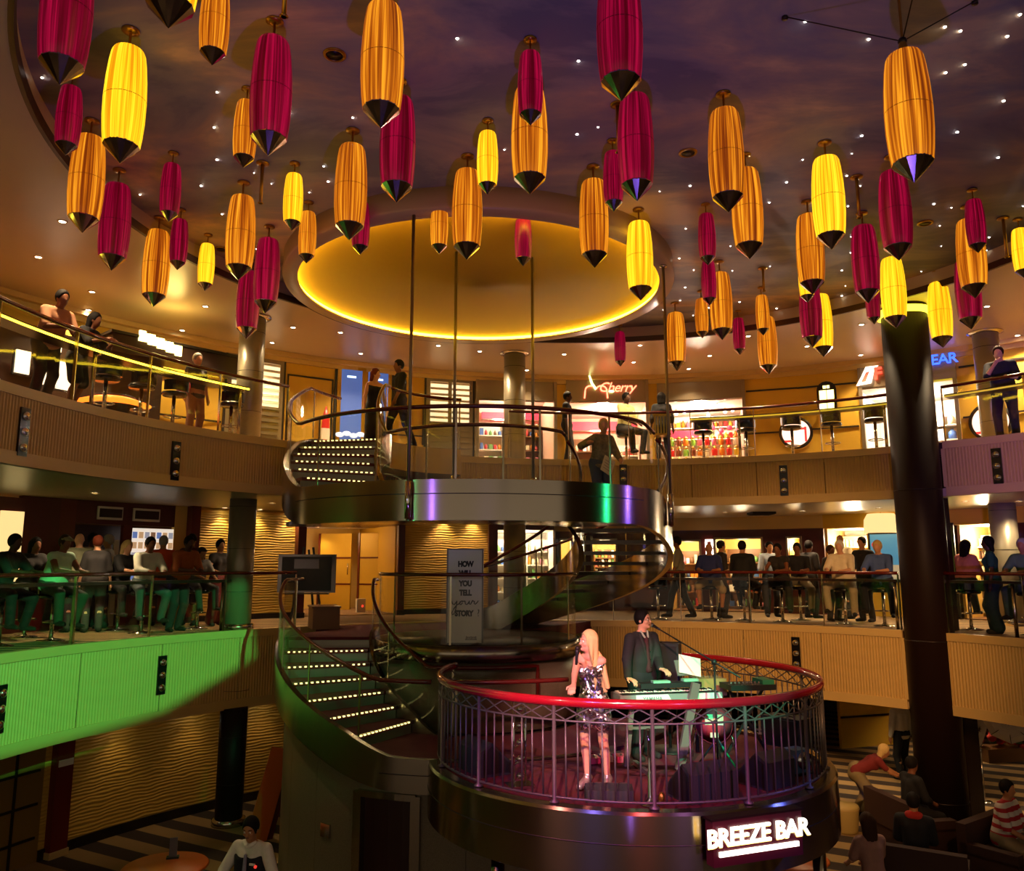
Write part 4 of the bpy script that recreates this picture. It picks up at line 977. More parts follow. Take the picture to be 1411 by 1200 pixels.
shelf_unit('tall back shelf of red packets in the candy shop', W, 0.7, 1.2, 0.9, 1.9, 3, 2.05, 9, goods=CANDY, frame=SHOPW, per=9, gh=0.28)
tt = W.thing('red_light_band', 'glowing red scalloped band inside the candy shop', 'light band', 1.2)
MB().box((-0.5, 0.05, 1.28), (W.w * 0.4, 0.05, 0.2)).build('band', redband, tt)
for k in range(6): MB().ball((0.1 + 0.22 * k, 0.05, 1.35 + 0.08 * (k % 2)), 0.07, 8, 6, (1, 0.5, 1)).build('red_bulb', redband, tt)
for k in range(9):
    x = -W.w / 2 + 0.25 + k * (W.w - 0.5) / 8
    t = thing('shop_spot_lamp', 'small white bulb under the candy shop ceiling', 'lamp', M0 @ Vector((x, 0.5 + 0.35 * (k % 3), W.pz(551) - 0.05 - 0.1 * (k % 2))), 0, 'bulbs of the candy shop')
    MB().ball((0, 0, -0.03), 0.045, 8, 6).build('bulb', emi('shop_bulb', (1, 0.9, 0.75), 8), t); MB().cyl((0, 0, 0), 0.02, 0.1, 6).build('holder', STEELP, t)
W = Wall(1186, 1322, CW, RW, ZU); fr, hz0, hz1 = front('grey gear shop front with red and blue letters', W, 500, 529)
room('wall_shop_interior', W, hz0, 2.6, SHOPW, SHOPW, SHOPW, 420, (1, 0.9, 0.78))
gs = W.thing('shop_sign', 'illuminated gear shop sign, red letter beside white logo and blue word GEAR', 'sign', -0.18)
nb_ = emi('sign_blue', (0.03, 0.10, 1.0), 2.2); ro = emi('sign_red', (1.0, 0.06, 0.03), 2.2); wl = emi('sign_white', (1, 0.85, 0.7), 1.8)
me = text_mesh('GEAR', 0.33, 0.012, nb_, bold=0.004, spacing=0.9); me.transform(FLIP); link('lettering', me, gs, (W.px(1301), 0, W.pz(503)))
me = text_mesh('F', 0.40, 0.012, ro, bold=0.012); me.transform(FLIP); link('initial', me, gs, (W.px(1216), 0, W.pz(512)))
MB().prism([(-0.22, -0.2), (0.12, -0.17), (0.2, 0.12), (0.3, 0.24), (0.02, 0.24), (-0.1, 0.0)], -0.01, 0.01, M=Matrix.Translation((W.px(1198), 0, W.pz(514))) @ FLIP).build('logo_plate', wl, gs)
MB().prism([(-0.1, -0.12), (0.0, -0.12), (0.1, 0.12), (0.02, 0.1)], 0.012, 0.02, M=Matrix.Translation((W.px(1198), 0, W.pz(514))) @ FLIP).build('logo_mark', ro, gs)
shelf_unit('white shelf of shirts and caps in the gear shop right of the column', W, 0.85, 1.1, 0.05, 1.5, 4, 1.6, 12, goods=[GOODS[2], GOODS[4], GOODS[1], GOODS[0]], frame=SHOPW, per=4, gh=0.28)
shelf_unit('white shelf of folded clothes in the gear shop left of the column', W, -0.75, 0.9, 0.05, 0.9, 2, 1.4, 13, goods=[GOODS[4], GOODS[1], GOODS[7]], frame=SHOPW, per=3, gh=0.3)
# ---- round and capsule lit signs on the right wall -----------------------
def round_sign(label, px, py, r):
    W = Wall(px - 20, px + 20, CW, RW, ZU); t = W.thing('round_sign', label, 'sign', -0.06); z = W.pz(py)
    Mx = Matrix.Translation((0, 0, z)) @ FLIP
    MB().lathe([(r + 0.07, -0.05), (r + 0.07, 0.05), (r, 0.05)], 32, M=Mx, caps=False).build('rim', BLACKTRIM, t)
    MB().cyl((0, 0, 0.0), r, 0.03, 32, M=Mx).build('lit_face', emi('pink_sign_face', (1.0, 0.62, 0.50), 1.5), t)
    RS_ = emi('sign_red_stroke', (0.9, 0.03, 0.03), 1.3)
    for b in (((0.05, 0.1), (0.5, 0.07)), ((0.24, -0.05), (0.07, 0.5)), ((-0.18, -0.22), (0.28, 0.07))):
        MB().box((b[0][0] * r / 0.35, b[0][1] * r / 0.35, 0.04), (b[1][0] * r / 0.45, b[1][1] * r / 0.45, 0.02), M=Mx).build('red_stroke', RS_, t)
round_sign('round pink lit sign with red strokes on the mustard wall', 1095, 597, 0.33)
round_sign('round pink lit sign behind the far right column', 1364, 582, 0.36)
W = Wall(1130, 1156, CW, RW, ZU); t = W.thing('capsule_sign', 'black capsule sign with glowing yellow white slots on the mustard wall', 'sign', -0.6)
z = W.pz(560); Mx = Matrix.Translation((0, 0, z)) @ FLIP
cap = [(0.22 * math.cos(q), 0.30 + 0.2 * math.sin(q)) for q in np.linspace(0, PI, 9)] + [(0.22 * math.cos(q), -0.2 + 0.2 * math.sin(q)) for q in np.linspace(PI, 2 * PI, 9)]
MB().prism(cap, -0.05, 0.05, M=Mx).build('body', BLACKG, t)
for zz, hh, ww in ((0.36, 0.07, 0.16), (0.17, 0.22, 0.34), (-0.12, 0.26, 0.32)):
    for s in (-1, 1): MB().box((s * ww / 4, zz, 0.055), (ww / 2 - 0.015, hh, 0.01), M=Mx).build('lit_slot', emi('slot_glow', (1.0, 0.80, 0.25), 3.0), t)
MB().box((0, 0.35, z), (0.04, 0.7, 0.04)).build('bracket', STEELP, t)

# ---- bar corner on the upper left ------------------------------------------
WB = Wall(100, 300, CW, RW, ZU); t = WB.thing('bar_canopy', 'dark bar canopy with a glowing blurred yellow sign on the upper left', 'bar', -1.2)
MB().box((0, 0, WB.pz(505)), (WB.w * 0.95, 0.5, 0.34)).build('canopy', COUNTER, t)
MB().box((0, 0, WB.pz(505) + 0.2), (WB.w * 0.98, 0.56, 0.05)).build('canopy_cap', BLACKTRIM, t)
YG = emi('bar_sign_glow', (1.0, 0.80, 0.25), 6)
for k in range(9): MB().box((WB.px(140 + 6 * k), -0.27, WB.pz(491 + 1.2 * k)), (0.12, 0.04, 0.20 - 0.04 * (k % 2))).build('lit_letter', YG, t)
l = lamp('bar_sign_lamp', 'POINT', (WB.px(170), -0.5, WB.pz(478)), 14, (1, 0.72, 0.2), None, 0.2); l.parent = t
t = thing('lounge_table', 'low round table with an orange glowing rim on the upper left', 'table', Vector((onz(155, 557, ZU + 0.5).x, onz(155, 557, ZU + 0.5).y, ZU)))
MB().lathe([(0.25, 0), (0.25, 0.35), (0.5, 0.45)], 24).build('base', DARKCOL, t); MB().lathe([(0.34, 0.40), (0.62, 0.50), (0.34, 0.60)], 32, caps=False).build('glow_rim', emi('orange_glow', (1.0, 0.20, 0.015), 1.6), t)
MB().cyl((0, 0, 0.60), 0.36, 0.03, 32).build('counter_top', COUNTER, t)
WD = Wall(-160, 205, CW, RW, ZU); t = WD.thing('bar_back_wall', 'dark brown bar back wall on the upper left', 'bar wall', -0.35)
MB().box((0, 0, 0.95), (WD.w, 0.08, 1.9)).build('board', mat('dark_bar_board', srgb('#3c2616'), 0.5), t); MB().box((0, -0.06, 1.9), (WD.w, 0.2, 0.06)).build('top_ledge', COUNTER, t)
W2 = Wall(-20, 60, CW, RW, ZU)
for k, (x, y, ww, hh) in enumerate(((-18, 515, .24, .4), (11, 522, .22, .45), (42, 522, .30, .5), (17, 478, .40, .35))):
    t = W2.thing('lit_picture_panel', ['first', 'second', 'third', 'highest'][k] + ' bright white lit panel on the upper left wall', 'panel', -1.0)
    MB().box((W2.px(x), 0, W2.pz(y)), (ww, 0.04, hh)).build('lit_face', emi('white_panel_glow', (1.0, 0.86, 0.66), 0.9), t); MB().box((W2.px(x), 0.03, W2.pz(y)), (ww + 0.06, 0.03, hh + 0.06)).build('frame', BLACKTRIM, t)

# ================================================================== LOWER LEVEL WALLS
def LW(x0, x1, R=RWL): return Wall(x0, x1, CWL, R, ZL, 790)
def pilaster(label, x0, x1, m, zt=2.45, R=RWL, off=-0.25):
    W = LW(x0, x1, R); t = W.thing('pilaster', label, 'pilaster', off)
    MB().box((0, 0.1, zt / 2), (W.w, 0.24, zt)).build('shaft', m, t); MB().box((0, 0.1, 0.06), (W.w + 0.03, 0.28, 0.12)).build('plinth', BLACKTRIM, t)
pilaster('dark red pilaster left of the lit corridor', 404, 415, DARKRED); pilaster('dark red pilaster right of the lit corridor', 545, 554, DARKRED)
pilaster('dark red pilaster left of the shelf shop', 672, 684, DARKRED); pilaster('maroon pilaster left of the wavy wall', 252, 264, DARKRED)
# corridor
W = LW(413, 548); room('wall_corridor', W, 2.22, 3.4, SHOPY, YELLOW, CARPETS, 40, (1, 0.66, 0.28))
Mc = Matrix.Translation(W.loc) @ Matrix.Rotation(W.rz, 4, 'Z')
for k in range(2):
    t = thing('corridor_door', ['left', 'right'][k] + ' mustard corridor door with dark red rails', 'door', Mc @ Vector((0.32 + 0.85 * k, 2.6 - 0.9 * k, 0)), W.rz - 0.75)
    lf_ = MB().box((0, 0, 1.03), (0.95, 0.05, 2.05)).build('leaf', YELLOW, t)
    for zz in (0.7, 1.4): MB().box((0, -0.03, zz), (0.95, 0.02, 0.04)).build('rail', DARKRED, t)
    MB().cyl((0.4, -0.06, 0.95), 0.015, 0.3, 8).build('handle', STEELP, lf_); MB().box((-0.48, -0.02, 1.03), (0.05, 0.08, 2.06)).build('jamb', DARKRED, t)
t = thing('blue_screen', 'small blue screen glowing at the corridor end', 'screen', Mc @ Vector((-W.w / 2 + 0.35, 3.3, 1.5)), W.rz)
MB().box((0, 0, 0.2), (0.5, 0.05, 0.4)).build('screen_face', emi('violet_screen', (0.25, 0.2, 0.9), 1.5), t); MB().box((0, 0.04, 0.2), (0.56, 0.05, 0.46)).build('frame', BLACK, t)
t = thing('door_stop_box', 'small white box with a red button beside the corridor door', 'box', Mc @ Vector((0.55, 0.9, 0.024)), W.rz)
MB().box((0, 0, 0.17), (0.22, 0.14, 0.34)).build('case', WHITEP, t); MB().ball((0.03, -0.075, 0.16), 0.03, 8, 6, (1, .4, 1)).build('button', emi('red_button', (1, .05, .02), 1), t)
for k, (dx, dy) in enumerate(((-0.7, 1.0), (0.1, 1.0), (-0.2, 2.6), (0.6, 2.4))):
    downlight(Mc @ Vector((dx, dy, 2.218)), 'round recessed downlight in the lit corridor ceiling', 'downlights of the corridor', 34)
# wall washers grazing the wavy walls
for px in (300, 350, 395, 610, 650):
    W = LW(px - 5, px + 5); p = pol(CWL, W.R - 0.16, W.a, 2.447)
    downlight(p, 'recessed wall washer grazing the wavy mustard wall', 'wall washers', 34, 95)
# shelf shop behind the stairs
W = LW(684, 764); room('wall_shop_interior', W, 2.1, 2.2, SHOPW, SHOPW, SHOPW, 150)
shelf_unit('white shelf of small boxes in the shop left of the spiral steps', W, -0.35, 0.9, 0.1, 1.9, 5, 1.3, 21, frame=SHOPW, per=8, gh=0.2)
shelf_unit('white shelf of books in the shop left of the spiral steps', W, 0.5, 0.7, 0.1, 1.9, 5, 1.3, 22, frame=SHOPW, per=6, gh=0.24)
t = W.thing('blue_tube_lamp', 'thin vertical blue tube light on the shop front behind the stairs', 'lamp', -0.1); MB().cyl((W.px(713), 0, 0.3), 0.02, 1.3, 8).build('tube', emi('blue_tube', (0.1, 0.3, 1.0), 3), t); MB().box((W.px(713), 0.03, 0.95), (0.06, 0.03, 1.4)).build('holder', STEELP, t)
# dark shop wall behind the spiral and to the right, with lit windows
RWR = 12.3
def dark_wall(x0, x1, wins, zt=2.12, seed=0):
    """maroon wall pieces around lit windows (px ranges, sill, head)"""
    xs = [x0]
    for a, b, s, hd in wins: xs += [a, b]
    xs.append(x1)
    for i in range(0, len(xs), 2):
        if xs[i + 1] - xs[i] > 1: wall_arc('wall_right_lower', CWL, RWR, ZL, zt, xs[i], xs[i + 1], MAROON, y=790)
    wall_arc('wall_right_lower', CWL, RWR, zt, 2.45, x0, x1, FTRIM, y=790)
    for k, (a, b, s, hd) in enumerate(wins):
        if s > 0: wall_arc('wall_right_lower', CWL, RWR, ZL, s, a, b, MAROON, y=790)
        wall_arc('wall_right_lower', CWL, RWR, hd, zt, a, b, MAROON, y=790)
        W = LW(a, b, RWR); room('wall_shop_interior', W, hd + 0.1, 1.8, SHOPY, SHOPY, WOODB, 60 + 45 * W.w, (1, 0.78, 0.48))
        t = W.thing('shop_window', ['lit yellow', 'lit cream', 'narrow lit', 'bright lit', 'small lit'][k % 5] + ' shop window, number ' + ORD[k + seed].replace('leftmost', 'first') + ' along the maroon wall', 'window', -0.03)
        for q in (-1, 1): MB().box((q * W.w / 2, 0, (s + hd) / 2), (0.05, 0.08, hd - s)).build('frame_side', STEELG, t)
        MB().box((0, 0, hd), (W.w + 0.05, 0.08, 0.05)).build('frame_top', STEELG, t); MB().box((0, 0.02, (s + hd) / 2), (W.w, 0.012, hd - s)).build('pane', GLASS, t)
        if W.w > 0.5: shelf_unit('shelf of bright goods in ' + t['label'], W, 0, W.w * 0.85, max(s, 0.05), hd - 0.25, 4, 1.3, 40 + k + seed, per=6, gh=0.25)
dark_wall(764, 1138, [(772, 788, 0.5, 1.9), (816, 850, 0.6, 1.9), (925, 966, 0.0, 1.85), (987, 1052, 0.0, 1.9), (1087, 1106, 0.6, 1.9)])
W = LW(970, 988, RWR); t = W.thing('wall_emblem', 'small glowing white emblem sign on the maroon shop wall', 'sign', -0.05)
wg = emi('emblem_white', (1.0, 0.92, 0.75), 4)
for b in ((0, 0.16, 0.2, 0.05), (-0.08, 0.04, 0.05, 0.2), (0.08, 0.08, 0.05, 0.14), (0, -0.02, 0.18, 0.05), (-0.06, -0.14, 0.06, 0.18), (0.07, -0.15, 0.06, 0.16)):
    MB().box((b[0], 0, W.pz(753) + b[1]), (b[2], 0.03, b[3])).build('stroke', wg, t)
# right part: shelf shop, lamp and poster, green panel, far shop
wall_arc('wall_right_lower', CWL, RWR, 2.1, 2.45, 1138, 1700, YELLOW, y=790)
W = LW(1140, 1198, RWR); room('wall_shop_interior', W, 2.1, 2.0, SHOPW, SHOPY, WOODB, 170, (1, 0.82, 0.55))
shelf_unit('sparkling shelf of jewellery and glasses in the shop left of the shaded lamp', W, 0, W.w * 0.9, 0.1, 1.95, 6, 1.2, 51, frame=SHOPY, per=9, gh=0.2, goods=[GOODS[4], GOODS[1], GOODS[5], GOODS[4]])
wall_arc('wall_right_lower', CWL, RWR, ZL, 2.1, 1198, 1290, YELLOW, y=790)
W = LW(1202, 1242, RWR)
t = W.thing('shaded_wall_lamp', 'large glowing cream half drum lamp shade above the blue poster', 'lamp', -0.25)
z = W.pz(722); MB().lathe([(0.40, -0.22), (0.38, 0.1), (0.30, 0.24)], 28, (0, 0.1, z), caps=False).build('shade', emi('lamp_shade_glow', (1.0, 0.72, 0.30), 0.75), t)
MB().cyl((0, 0.1, z + 0.15), 0.015, 0.3, 8).build('stem', GOLD, t); MB().ball((0, 0.1, z), 0.08, 10, 8).build('bulb', emi('lamp_bulb', (1, .85, .6), 4), t)
t = W.thing('blue_poster', 'blue sea poster with a red balloon in a dark frame by the column', 'poster', -0.05)
z0, z1 = W.pz(800), W.pz(736)
MB().box((0, 0.02, (z0 + z1) / 2), (W.w * 0.95 + 0.08, 0.04, z1 - z0 + 0.08)).build('frame', BLACKTRIM, t)
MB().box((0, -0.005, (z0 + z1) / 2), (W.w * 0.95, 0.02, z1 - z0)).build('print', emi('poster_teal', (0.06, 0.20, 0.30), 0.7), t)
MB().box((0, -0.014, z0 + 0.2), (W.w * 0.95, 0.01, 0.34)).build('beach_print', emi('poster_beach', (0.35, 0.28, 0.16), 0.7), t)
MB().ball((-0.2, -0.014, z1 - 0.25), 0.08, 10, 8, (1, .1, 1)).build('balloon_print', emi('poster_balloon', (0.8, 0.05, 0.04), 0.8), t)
W = LW(1296, 1320, RWR); t = W.thing('light_box', 'tall glowing yellow green light panel right of the dark column', 'light panel', -0.05)
MB().box((0, 0.02, 1.1), (W.w, 0.05, 2.1)).build('frame', BLACKTRIM, t); MB().box((0, -0.01, 1.35), (W.w * 0.7, 0.03, 1.45)).build('lit_face', emi('lime_glow', (0.72, 0.80, 0.12), 1.3), t)
W = LW(1322, 1374, RWR); room('wall_shop_interior', W, 2.1, 2.0, SHOPY, SHOPY, WOODB, 170, (1, 0.82, 0.55))
shelf_unit('sparkling shelf of bottles in the far right shop', W, -0.2, W.w * 0.6, 0.1, 1.9, 6, 1.2, 61, frame=SHOPW, per=7, gh=0.22, goods=[GOODS[4], GOODS[1], GOODS[5]])
wall_arc('wall_right_lower', CWL, RWR, ZL, 2.1, 1374, 1700, MAROON, y=790)
W = LW(1403, 1409, RWR); t = W.thing('blue_tube_lamp', 'thin vertical blue tube light at the right picture edge', 'lamp', -0.1); MB().cyl((0, 0, 0.9), 0.025, 1.0, 8).build('tube', emi('blue_tube', (0.1, 0.3, 1.0), 3), t); MB().box((0, 0.03, 1.4), (0.06, 0.03, 1.1)).build('holder', STEELP, t)
t = thing('ceiling_grille', 'black rectangular grille in the soffit behind the stage', 'grille', onz(1049, 706, 2.445)); MB().box((0, 0, -0.02), (0.55, 0.5, 0.05)).build('frame', BLACK, t)
for k in range(5): MB().box((0, -0.2 + 0.1 * k, -0.05), (0.5, 0.02, 0.02)).build('slat', DARKMETAL, t)

# ---- lower left: maroon entrance -----------------------------------------------
for x0, x1, m in ((-900, -10, SHOPY), (22, 76, MAROON), (76, 98, DARKRED), (166, 178, DARKRED), (236, 254, SHOPY)):
    wall_arc('wall_left_lower', CWL, RWL, ZL, 2.45, x0, x1, m, y=790)
wall_arc('wall_left_lower', CWL, RWL, 2.0, 2.45, 98, 236, MAROON, y=790)
wall_arc('wall_left_lower', CWL, RWL, ZL, 0.8, 178, 236, MAROON, y=790)
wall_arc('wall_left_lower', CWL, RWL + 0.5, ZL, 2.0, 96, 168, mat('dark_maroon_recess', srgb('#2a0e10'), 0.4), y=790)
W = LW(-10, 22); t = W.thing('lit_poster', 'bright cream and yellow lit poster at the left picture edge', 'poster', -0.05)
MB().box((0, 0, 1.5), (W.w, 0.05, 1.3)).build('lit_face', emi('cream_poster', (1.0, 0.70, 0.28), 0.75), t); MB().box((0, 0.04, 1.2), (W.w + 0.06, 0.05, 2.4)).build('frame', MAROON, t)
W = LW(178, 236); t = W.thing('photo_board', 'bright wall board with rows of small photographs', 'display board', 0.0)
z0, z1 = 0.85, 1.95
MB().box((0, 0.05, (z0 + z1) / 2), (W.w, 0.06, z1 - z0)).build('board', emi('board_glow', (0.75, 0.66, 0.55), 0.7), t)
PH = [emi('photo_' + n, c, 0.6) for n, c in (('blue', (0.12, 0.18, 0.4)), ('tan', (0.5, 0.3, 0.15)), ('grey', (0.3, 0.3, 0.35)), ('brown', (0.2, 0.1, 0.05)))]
for r in range(5):
    for c in range(7):
        MB().box((-W.w / 2 + W.w * (c + 0.5) / 7, 0.01, z0 + 0.12 + 0.21 * r), (W.w / 7 * 0.72, 0.02, 0.13)).build('photograph', PH[(r * 3 + c * 5 + r * c) % 4], t)
for x0, x1, lab in ((126, 161, 'left'), (176, 213, 'right')):
    W = LW(x0, x1); t = W.thing('vent_grille', lab + ' white framed vent grille above the maroon entrance', 'grille', -0.06)
    MB().box((0, 0.02, 2.22), (W.w, 0.04, 0.26)).build('frame', WHITEP, t); MB().box((0, -0.01, 2.22), (W.w * 0.88, 0.03, 0.17)).build('grille', DARKMETAL, t)
W = LW(157, 164); t = W.thing('white_door_leaf', 'narrow white door leaf standing open in the maroon entrance', 'door', 0.1); MB().box((0, 0, 0.85), (W.w, 0.05, 1.7)).build('leaf', WHITEP, t); MB().cyl((W.w * 0.3, -0.05, 0.85), 0.012, 0.15, 6).build('handle', STEELP, t)
# ---- ground floor left: panelled dark screen and red pillar -------------------
def ground_hit(px, py, r=RWG): return oncirc(px, py, CL, r)
g = ground_hit(78, 1100); a = ang(CL, g.x, g.y)
t = thing('red_pillar', 'flat dark red pillar with a small white plate under the green lit balcony', 'pillar', pol(CL, RWG - 0.12, a, ZG), a - PI / 2)
MB().box((0, 0.1, 1.0), (0.30, 0.24, 2.0)).build('shaft', mat('pillar_red', srgb('#6a1c0c'), 0.4), t); MB().box((0, -0.03, 1.42), (0.26, 0.015, 0.10)).build('name_plate', WHITEP, t); MB().box((0, 0.1, 0.05), (0.34, 0.28, 0.1)).build('plinth', FTRIM, t)
PANELD = mat('dim_gold_panel', srgb('#8a6a30'), 0.4)
sc_ = MB().sector(CL, RWG, RWG + 0.1, ZG, -1.36, R_(158), R_(204), 30).build('wall_left_panelled', PANELD); structure(sc_)
for k in range(4): MB().sector(CL, RWG - 0.02, RWG, ZG + 0.35 + 0.5 * k, ZG + 0.39 + 0.5 * k, R_(158.5), R_(203), 30).build('dark_rail', BLACKTRIM, sc_)
for d in (161, 166, 171, 176, 181): MB().sector(CL, RWG - 0.02, RWG, ZG, -1.36, R_(d), R_(d + 0.25), 2).build('dark_stile', BLACKTRIM, sc_)
for d in (122, 132, 141, 150):
    downlight(pol(CL, RWG - 0.3, R_(d), -1.362), 'recessed wall washer above the ground floor wavy wall', 'ground floor wall washers', 6, 85)

# added fill downlights that brighten the dark ground floor under the right balcony
for k, (x, y) in enumerate(((7.2, 17.6), (9.6, 16.4), (11.5, 17.0), (6.0, 19.4), (10.6, 20.6), (13.5, 19.0), (2.5, 19.6), (-2.5, 18.6))):
    downlight((x, y, -1.362), 'added fill downlight in the ground floor soffit', 'added fill lights of the ground soffit', 90)
# profile spotlight with four shutters that cut the green beam
t = thing('profile_spotlight', 'black profile spotlight with shutters beside the photographer', 'spotlight', GREEN_POS, 0)
def gate_blade(A, B, out, D=0.6):
    g = [GREEN_POS + (Vector(q) - GREEN_POS).normalized() * D for q in (A, B, out)]
    e = (g[1] - g[0]).normalized(); o_ = g[2] - g[0]; o_ = (o_ - e * o_.dot(e)).normalized()
    n_ = e.cross(o_) * 0.002; v = [g[0] - e * 0.5, g[1] + e * 0.5, g[1] + e * 0.5 + o_ * 0.5, g[0] - e * 0.5 + o_ * 0.5]
    MB().add([q - GREEN_POS + s_ * n_ for s_ in (-1, 1) for q in v], [(0, 1, 2, 3), (7, 6, 5, 4), (0, 4, 5, 1), (1, 5, 6, 2), (2, 6, 7, 3), (3, 7, 4, 0)]).build('shutter', BLACK, t)
def fsc(x, y): return oncirc(x, y, CL, RL)
gate_blade(fsc(348, 868), fsc(352, 905), fsc(450, 880)); gate_blade(fsc(352, 905), fsc(215, 986), fsc(420, 1060))
gate_blade(fsc(0, 1046), fsc(130, 1010), fsc(60, 1150)); gate_blade(fsc(0, 745), fsc(350, 800), fsc(100, 500))
MB().lathe([(0.14, 0.06), (0.14, 0.5), (0.02, 0.55)], 16, M=(GREEN_POS - GREEN_AIM).to_track_quat('Z', 'Y').to_matrix().to_4x4()).build('housing', BLACK, t)

# ================================================================== PEOPLE (smooth-blended limbs meshed with surface nets)
def field(prims, h, k, cuts=()):
    lo = np.array([1e9] * 3); hi = -lo
    for p in prims:
        if p[0] == 'c':
            r = max(p[3], p[4]); a, b = np.array(p[1]), np.array(p[2]); lo = np.minimum(lo, np.minimum(a, b) - r); hi = np.maximum(hi, np.maximum(a, b) + r)
        else:
            r = max(p[2]); c = np.array(p[1]); lo = np.minimum(lo, c - r); hi = np.maximum(hi, c + r)
    lo = lo - 3 * h; hi = hi + 3 * h
    n = np.ceil((hi - lo) / h).astype(int) + 1
    D = np.full(n, 0.5, np.float32)
    ax = [lo[i] + h * np.arange(n[i]) for i in range(3)]
    for p in prims:
        if p[0] == 'c': a, b = np.array(p[1], float), np.array(p[2], float); m = max(p[3], p[4]) + k + 3 * h; l, u = np.minimum(a, b) - m, np.maximum(a, b) + m
        else: c = np.array(p[1], float); m = max(p[2]) + k + 3 * h; l, u = c - m, c + m
        i0 = np.clip(np.floor((l - lo) / h).astype(int), 0, n); i1 = np.clip(np.ceil((u - lo) / h).astype(int) + 1, 0, n)
        X = ax[0][i0[0]:i1[0], None, None]; Y = ax[1][None, i0[1]:i1[1], None]; Z = ax[2][None, None, i0[2]:i1[2]]
        if p[0] == 'c':
            ab = b - a; L = float(ab @ ab) + 1e-9
            t = np.clip(((X - a[0]) * ab[0] + (Y - a[1]) * ab[1] + (Z - a[2]) * ab[2]) / L, 0, 1)
            d = np.sqrt((X - a[0] - t * ab[0])**2 + (Y - a[1] - t * ab[1])**2 + (Z - a[2] - t * ab[2])**2) - (p[3] + t * (p[4] - p[3]))
        else:
            Rm = p[3] if len(p) > 3 else np.eye(3)
            q = [(X - c[0]) * Rm[0][i] + (Y - c[1]) * Rm[1][i] + (Z - c[2]) * Rm[2][i] for i in range(3)]
            rr = p[2]; kk = np.sqrt((q[0] / rr[0])**2 + (q[1] / rr[1])**2 + (q[2] / rr[2])**2)
            kg = np.sqrt((q[0] / rr[0]**2)**2 + (q[1] / rr[1]**2)**2 + (q[2] / rr[2]**2)**2) + 1e-6
            d = kk * (kk - 1) / kg
        S = D[i0[0]:i1[0], i0[1]:i1[1], i0[2]:i1[2]]
        hh = np.clip(0.5 + 0.5 * (S - d) / k, 0, 1)
        D[i0[0]:i1[0], i0[1]:i1[1], i0[2]:i1[2]] = S * (1 - hh) + d * hh - k * hh * (1 - hh)
    for pt, nm in cuts:
        nm = np.array(nm, float); nm /= np.linalg.norm(nm)
        D = np.maximum(D, (ax[0][:, None, None] - pt[0]) * nm[0] + (ax[1][None, :, None] - pt[1]) * nm[1] + (ax[2][None, None, :] - pt[2]) * nm[2])
    return D.astype(np.float32), lo

def surface_nets(D, lo, h):
    neg = D < 0
    c = sum(neg[i:neg.shape[0] - 1 + i, j:neg.shape[1] - 1 + j, k:neg.shape[2] - 1 + k].astype(np.int8) for i in (0, 1) for j in (0, 1) for k in (0, 1))
    act = (c > 0) & (c < 8); idx = -np.ones(act.shape, int); cells = np.argwhere(act); idx[act] = np.arange(len(cells))
    acc = np.zeros((len(cells), 3)); cnt = np.zeros(len(cells))
    corners = [(i, j, k) for i in (0, 1) for j in (0, 1) for k in (0, 1)]
    for a in corners:
        for axi in range(3):
            if a[axi] == 0:
                b = list(a); b[axi] = 1
                va = D[cells[:, 0] + a[0], cells[:, 1] + a[1], cells[:, 2] + a[2]]; vb = D[cells[:, 0] + b[0], cells[:, 1] + b[1], cells[:, 2] + b[2]]
                m = (va < 0) != (vb < 0); t = va[m] / (va[m] - vb[m])
                pt = np.tile(np.array(a, float), (m.sum(), 1)); pt[:, axi] += t
                acc[m] += pt; cnt[m] += 1
    V = lo + h * (cells + acc / cnt[:, None])
    F = []
    for axi in range(3):
        o1, o2 = [(1, 2), (2, 0), (0, 1)][axi]
        sl0 = [slice(None)] * 3; sl1 = [slice(None)] * 3; sl0[axi] = slice(0, -1); sl1[axi] = slice(1, None)
        A, B = neg[tuple(sl0)], neg[tuple(sl1)]
        E = np.argwhere(A != B)
        E = E[(E[:, o1] > 0) & (E[:, o2] > 0) & (E[:, o1] < D.shape[o1] - 1) & (E[:, o2] < D.shape[o2] - 1)]
        if not len(E): continue
        def g(d1, d2):
            q = E.copy(); q[:, o1] -= d1; q[:, o2] -= d2; return idx[q[:, 0], q[:, 1], q[:, 2]]
        f = np.stack([g(1, 1), g(0, 1), g(0, 0), g(1, 0)], 1)
        fl = ~A[E[:, 0], E[:, 1], E[:, 2]]; f[fl] = f[fl][:, ::-1]
        F.append(f)
    return V, np.concatenate(F)
def sdf_obj(name, prims, h, k, material, parent, cuts=()):
    D, lo = field(prims, h, k, cuts); V, F = surface_nets(D, lo, h)
    me = bpy.data.meshes.new(name); me.vertices.add(len(V)); me.vertices.foreach_set('co', V.astype(np.float32).ravel())
    me.loops.add(F.size); me.loops.foreach_set('vertex_index', F.ravel().astype(np.int32)); me.polygons.add(len(F))
    me.polygons.foreach_set('loop_start', np.arange(0, F.size, 4, dtype=np.int32)); me.polygons.foreach_set('use_smooth', np.ones(len(F), bool))
    me.update(calc_edges=True); me.materials.append(material)
    o = bpy.data.objects.new(name, me); COL.objects.link(o); o.parent = parent
    return o
def V3(*a): return np.array(a, float)
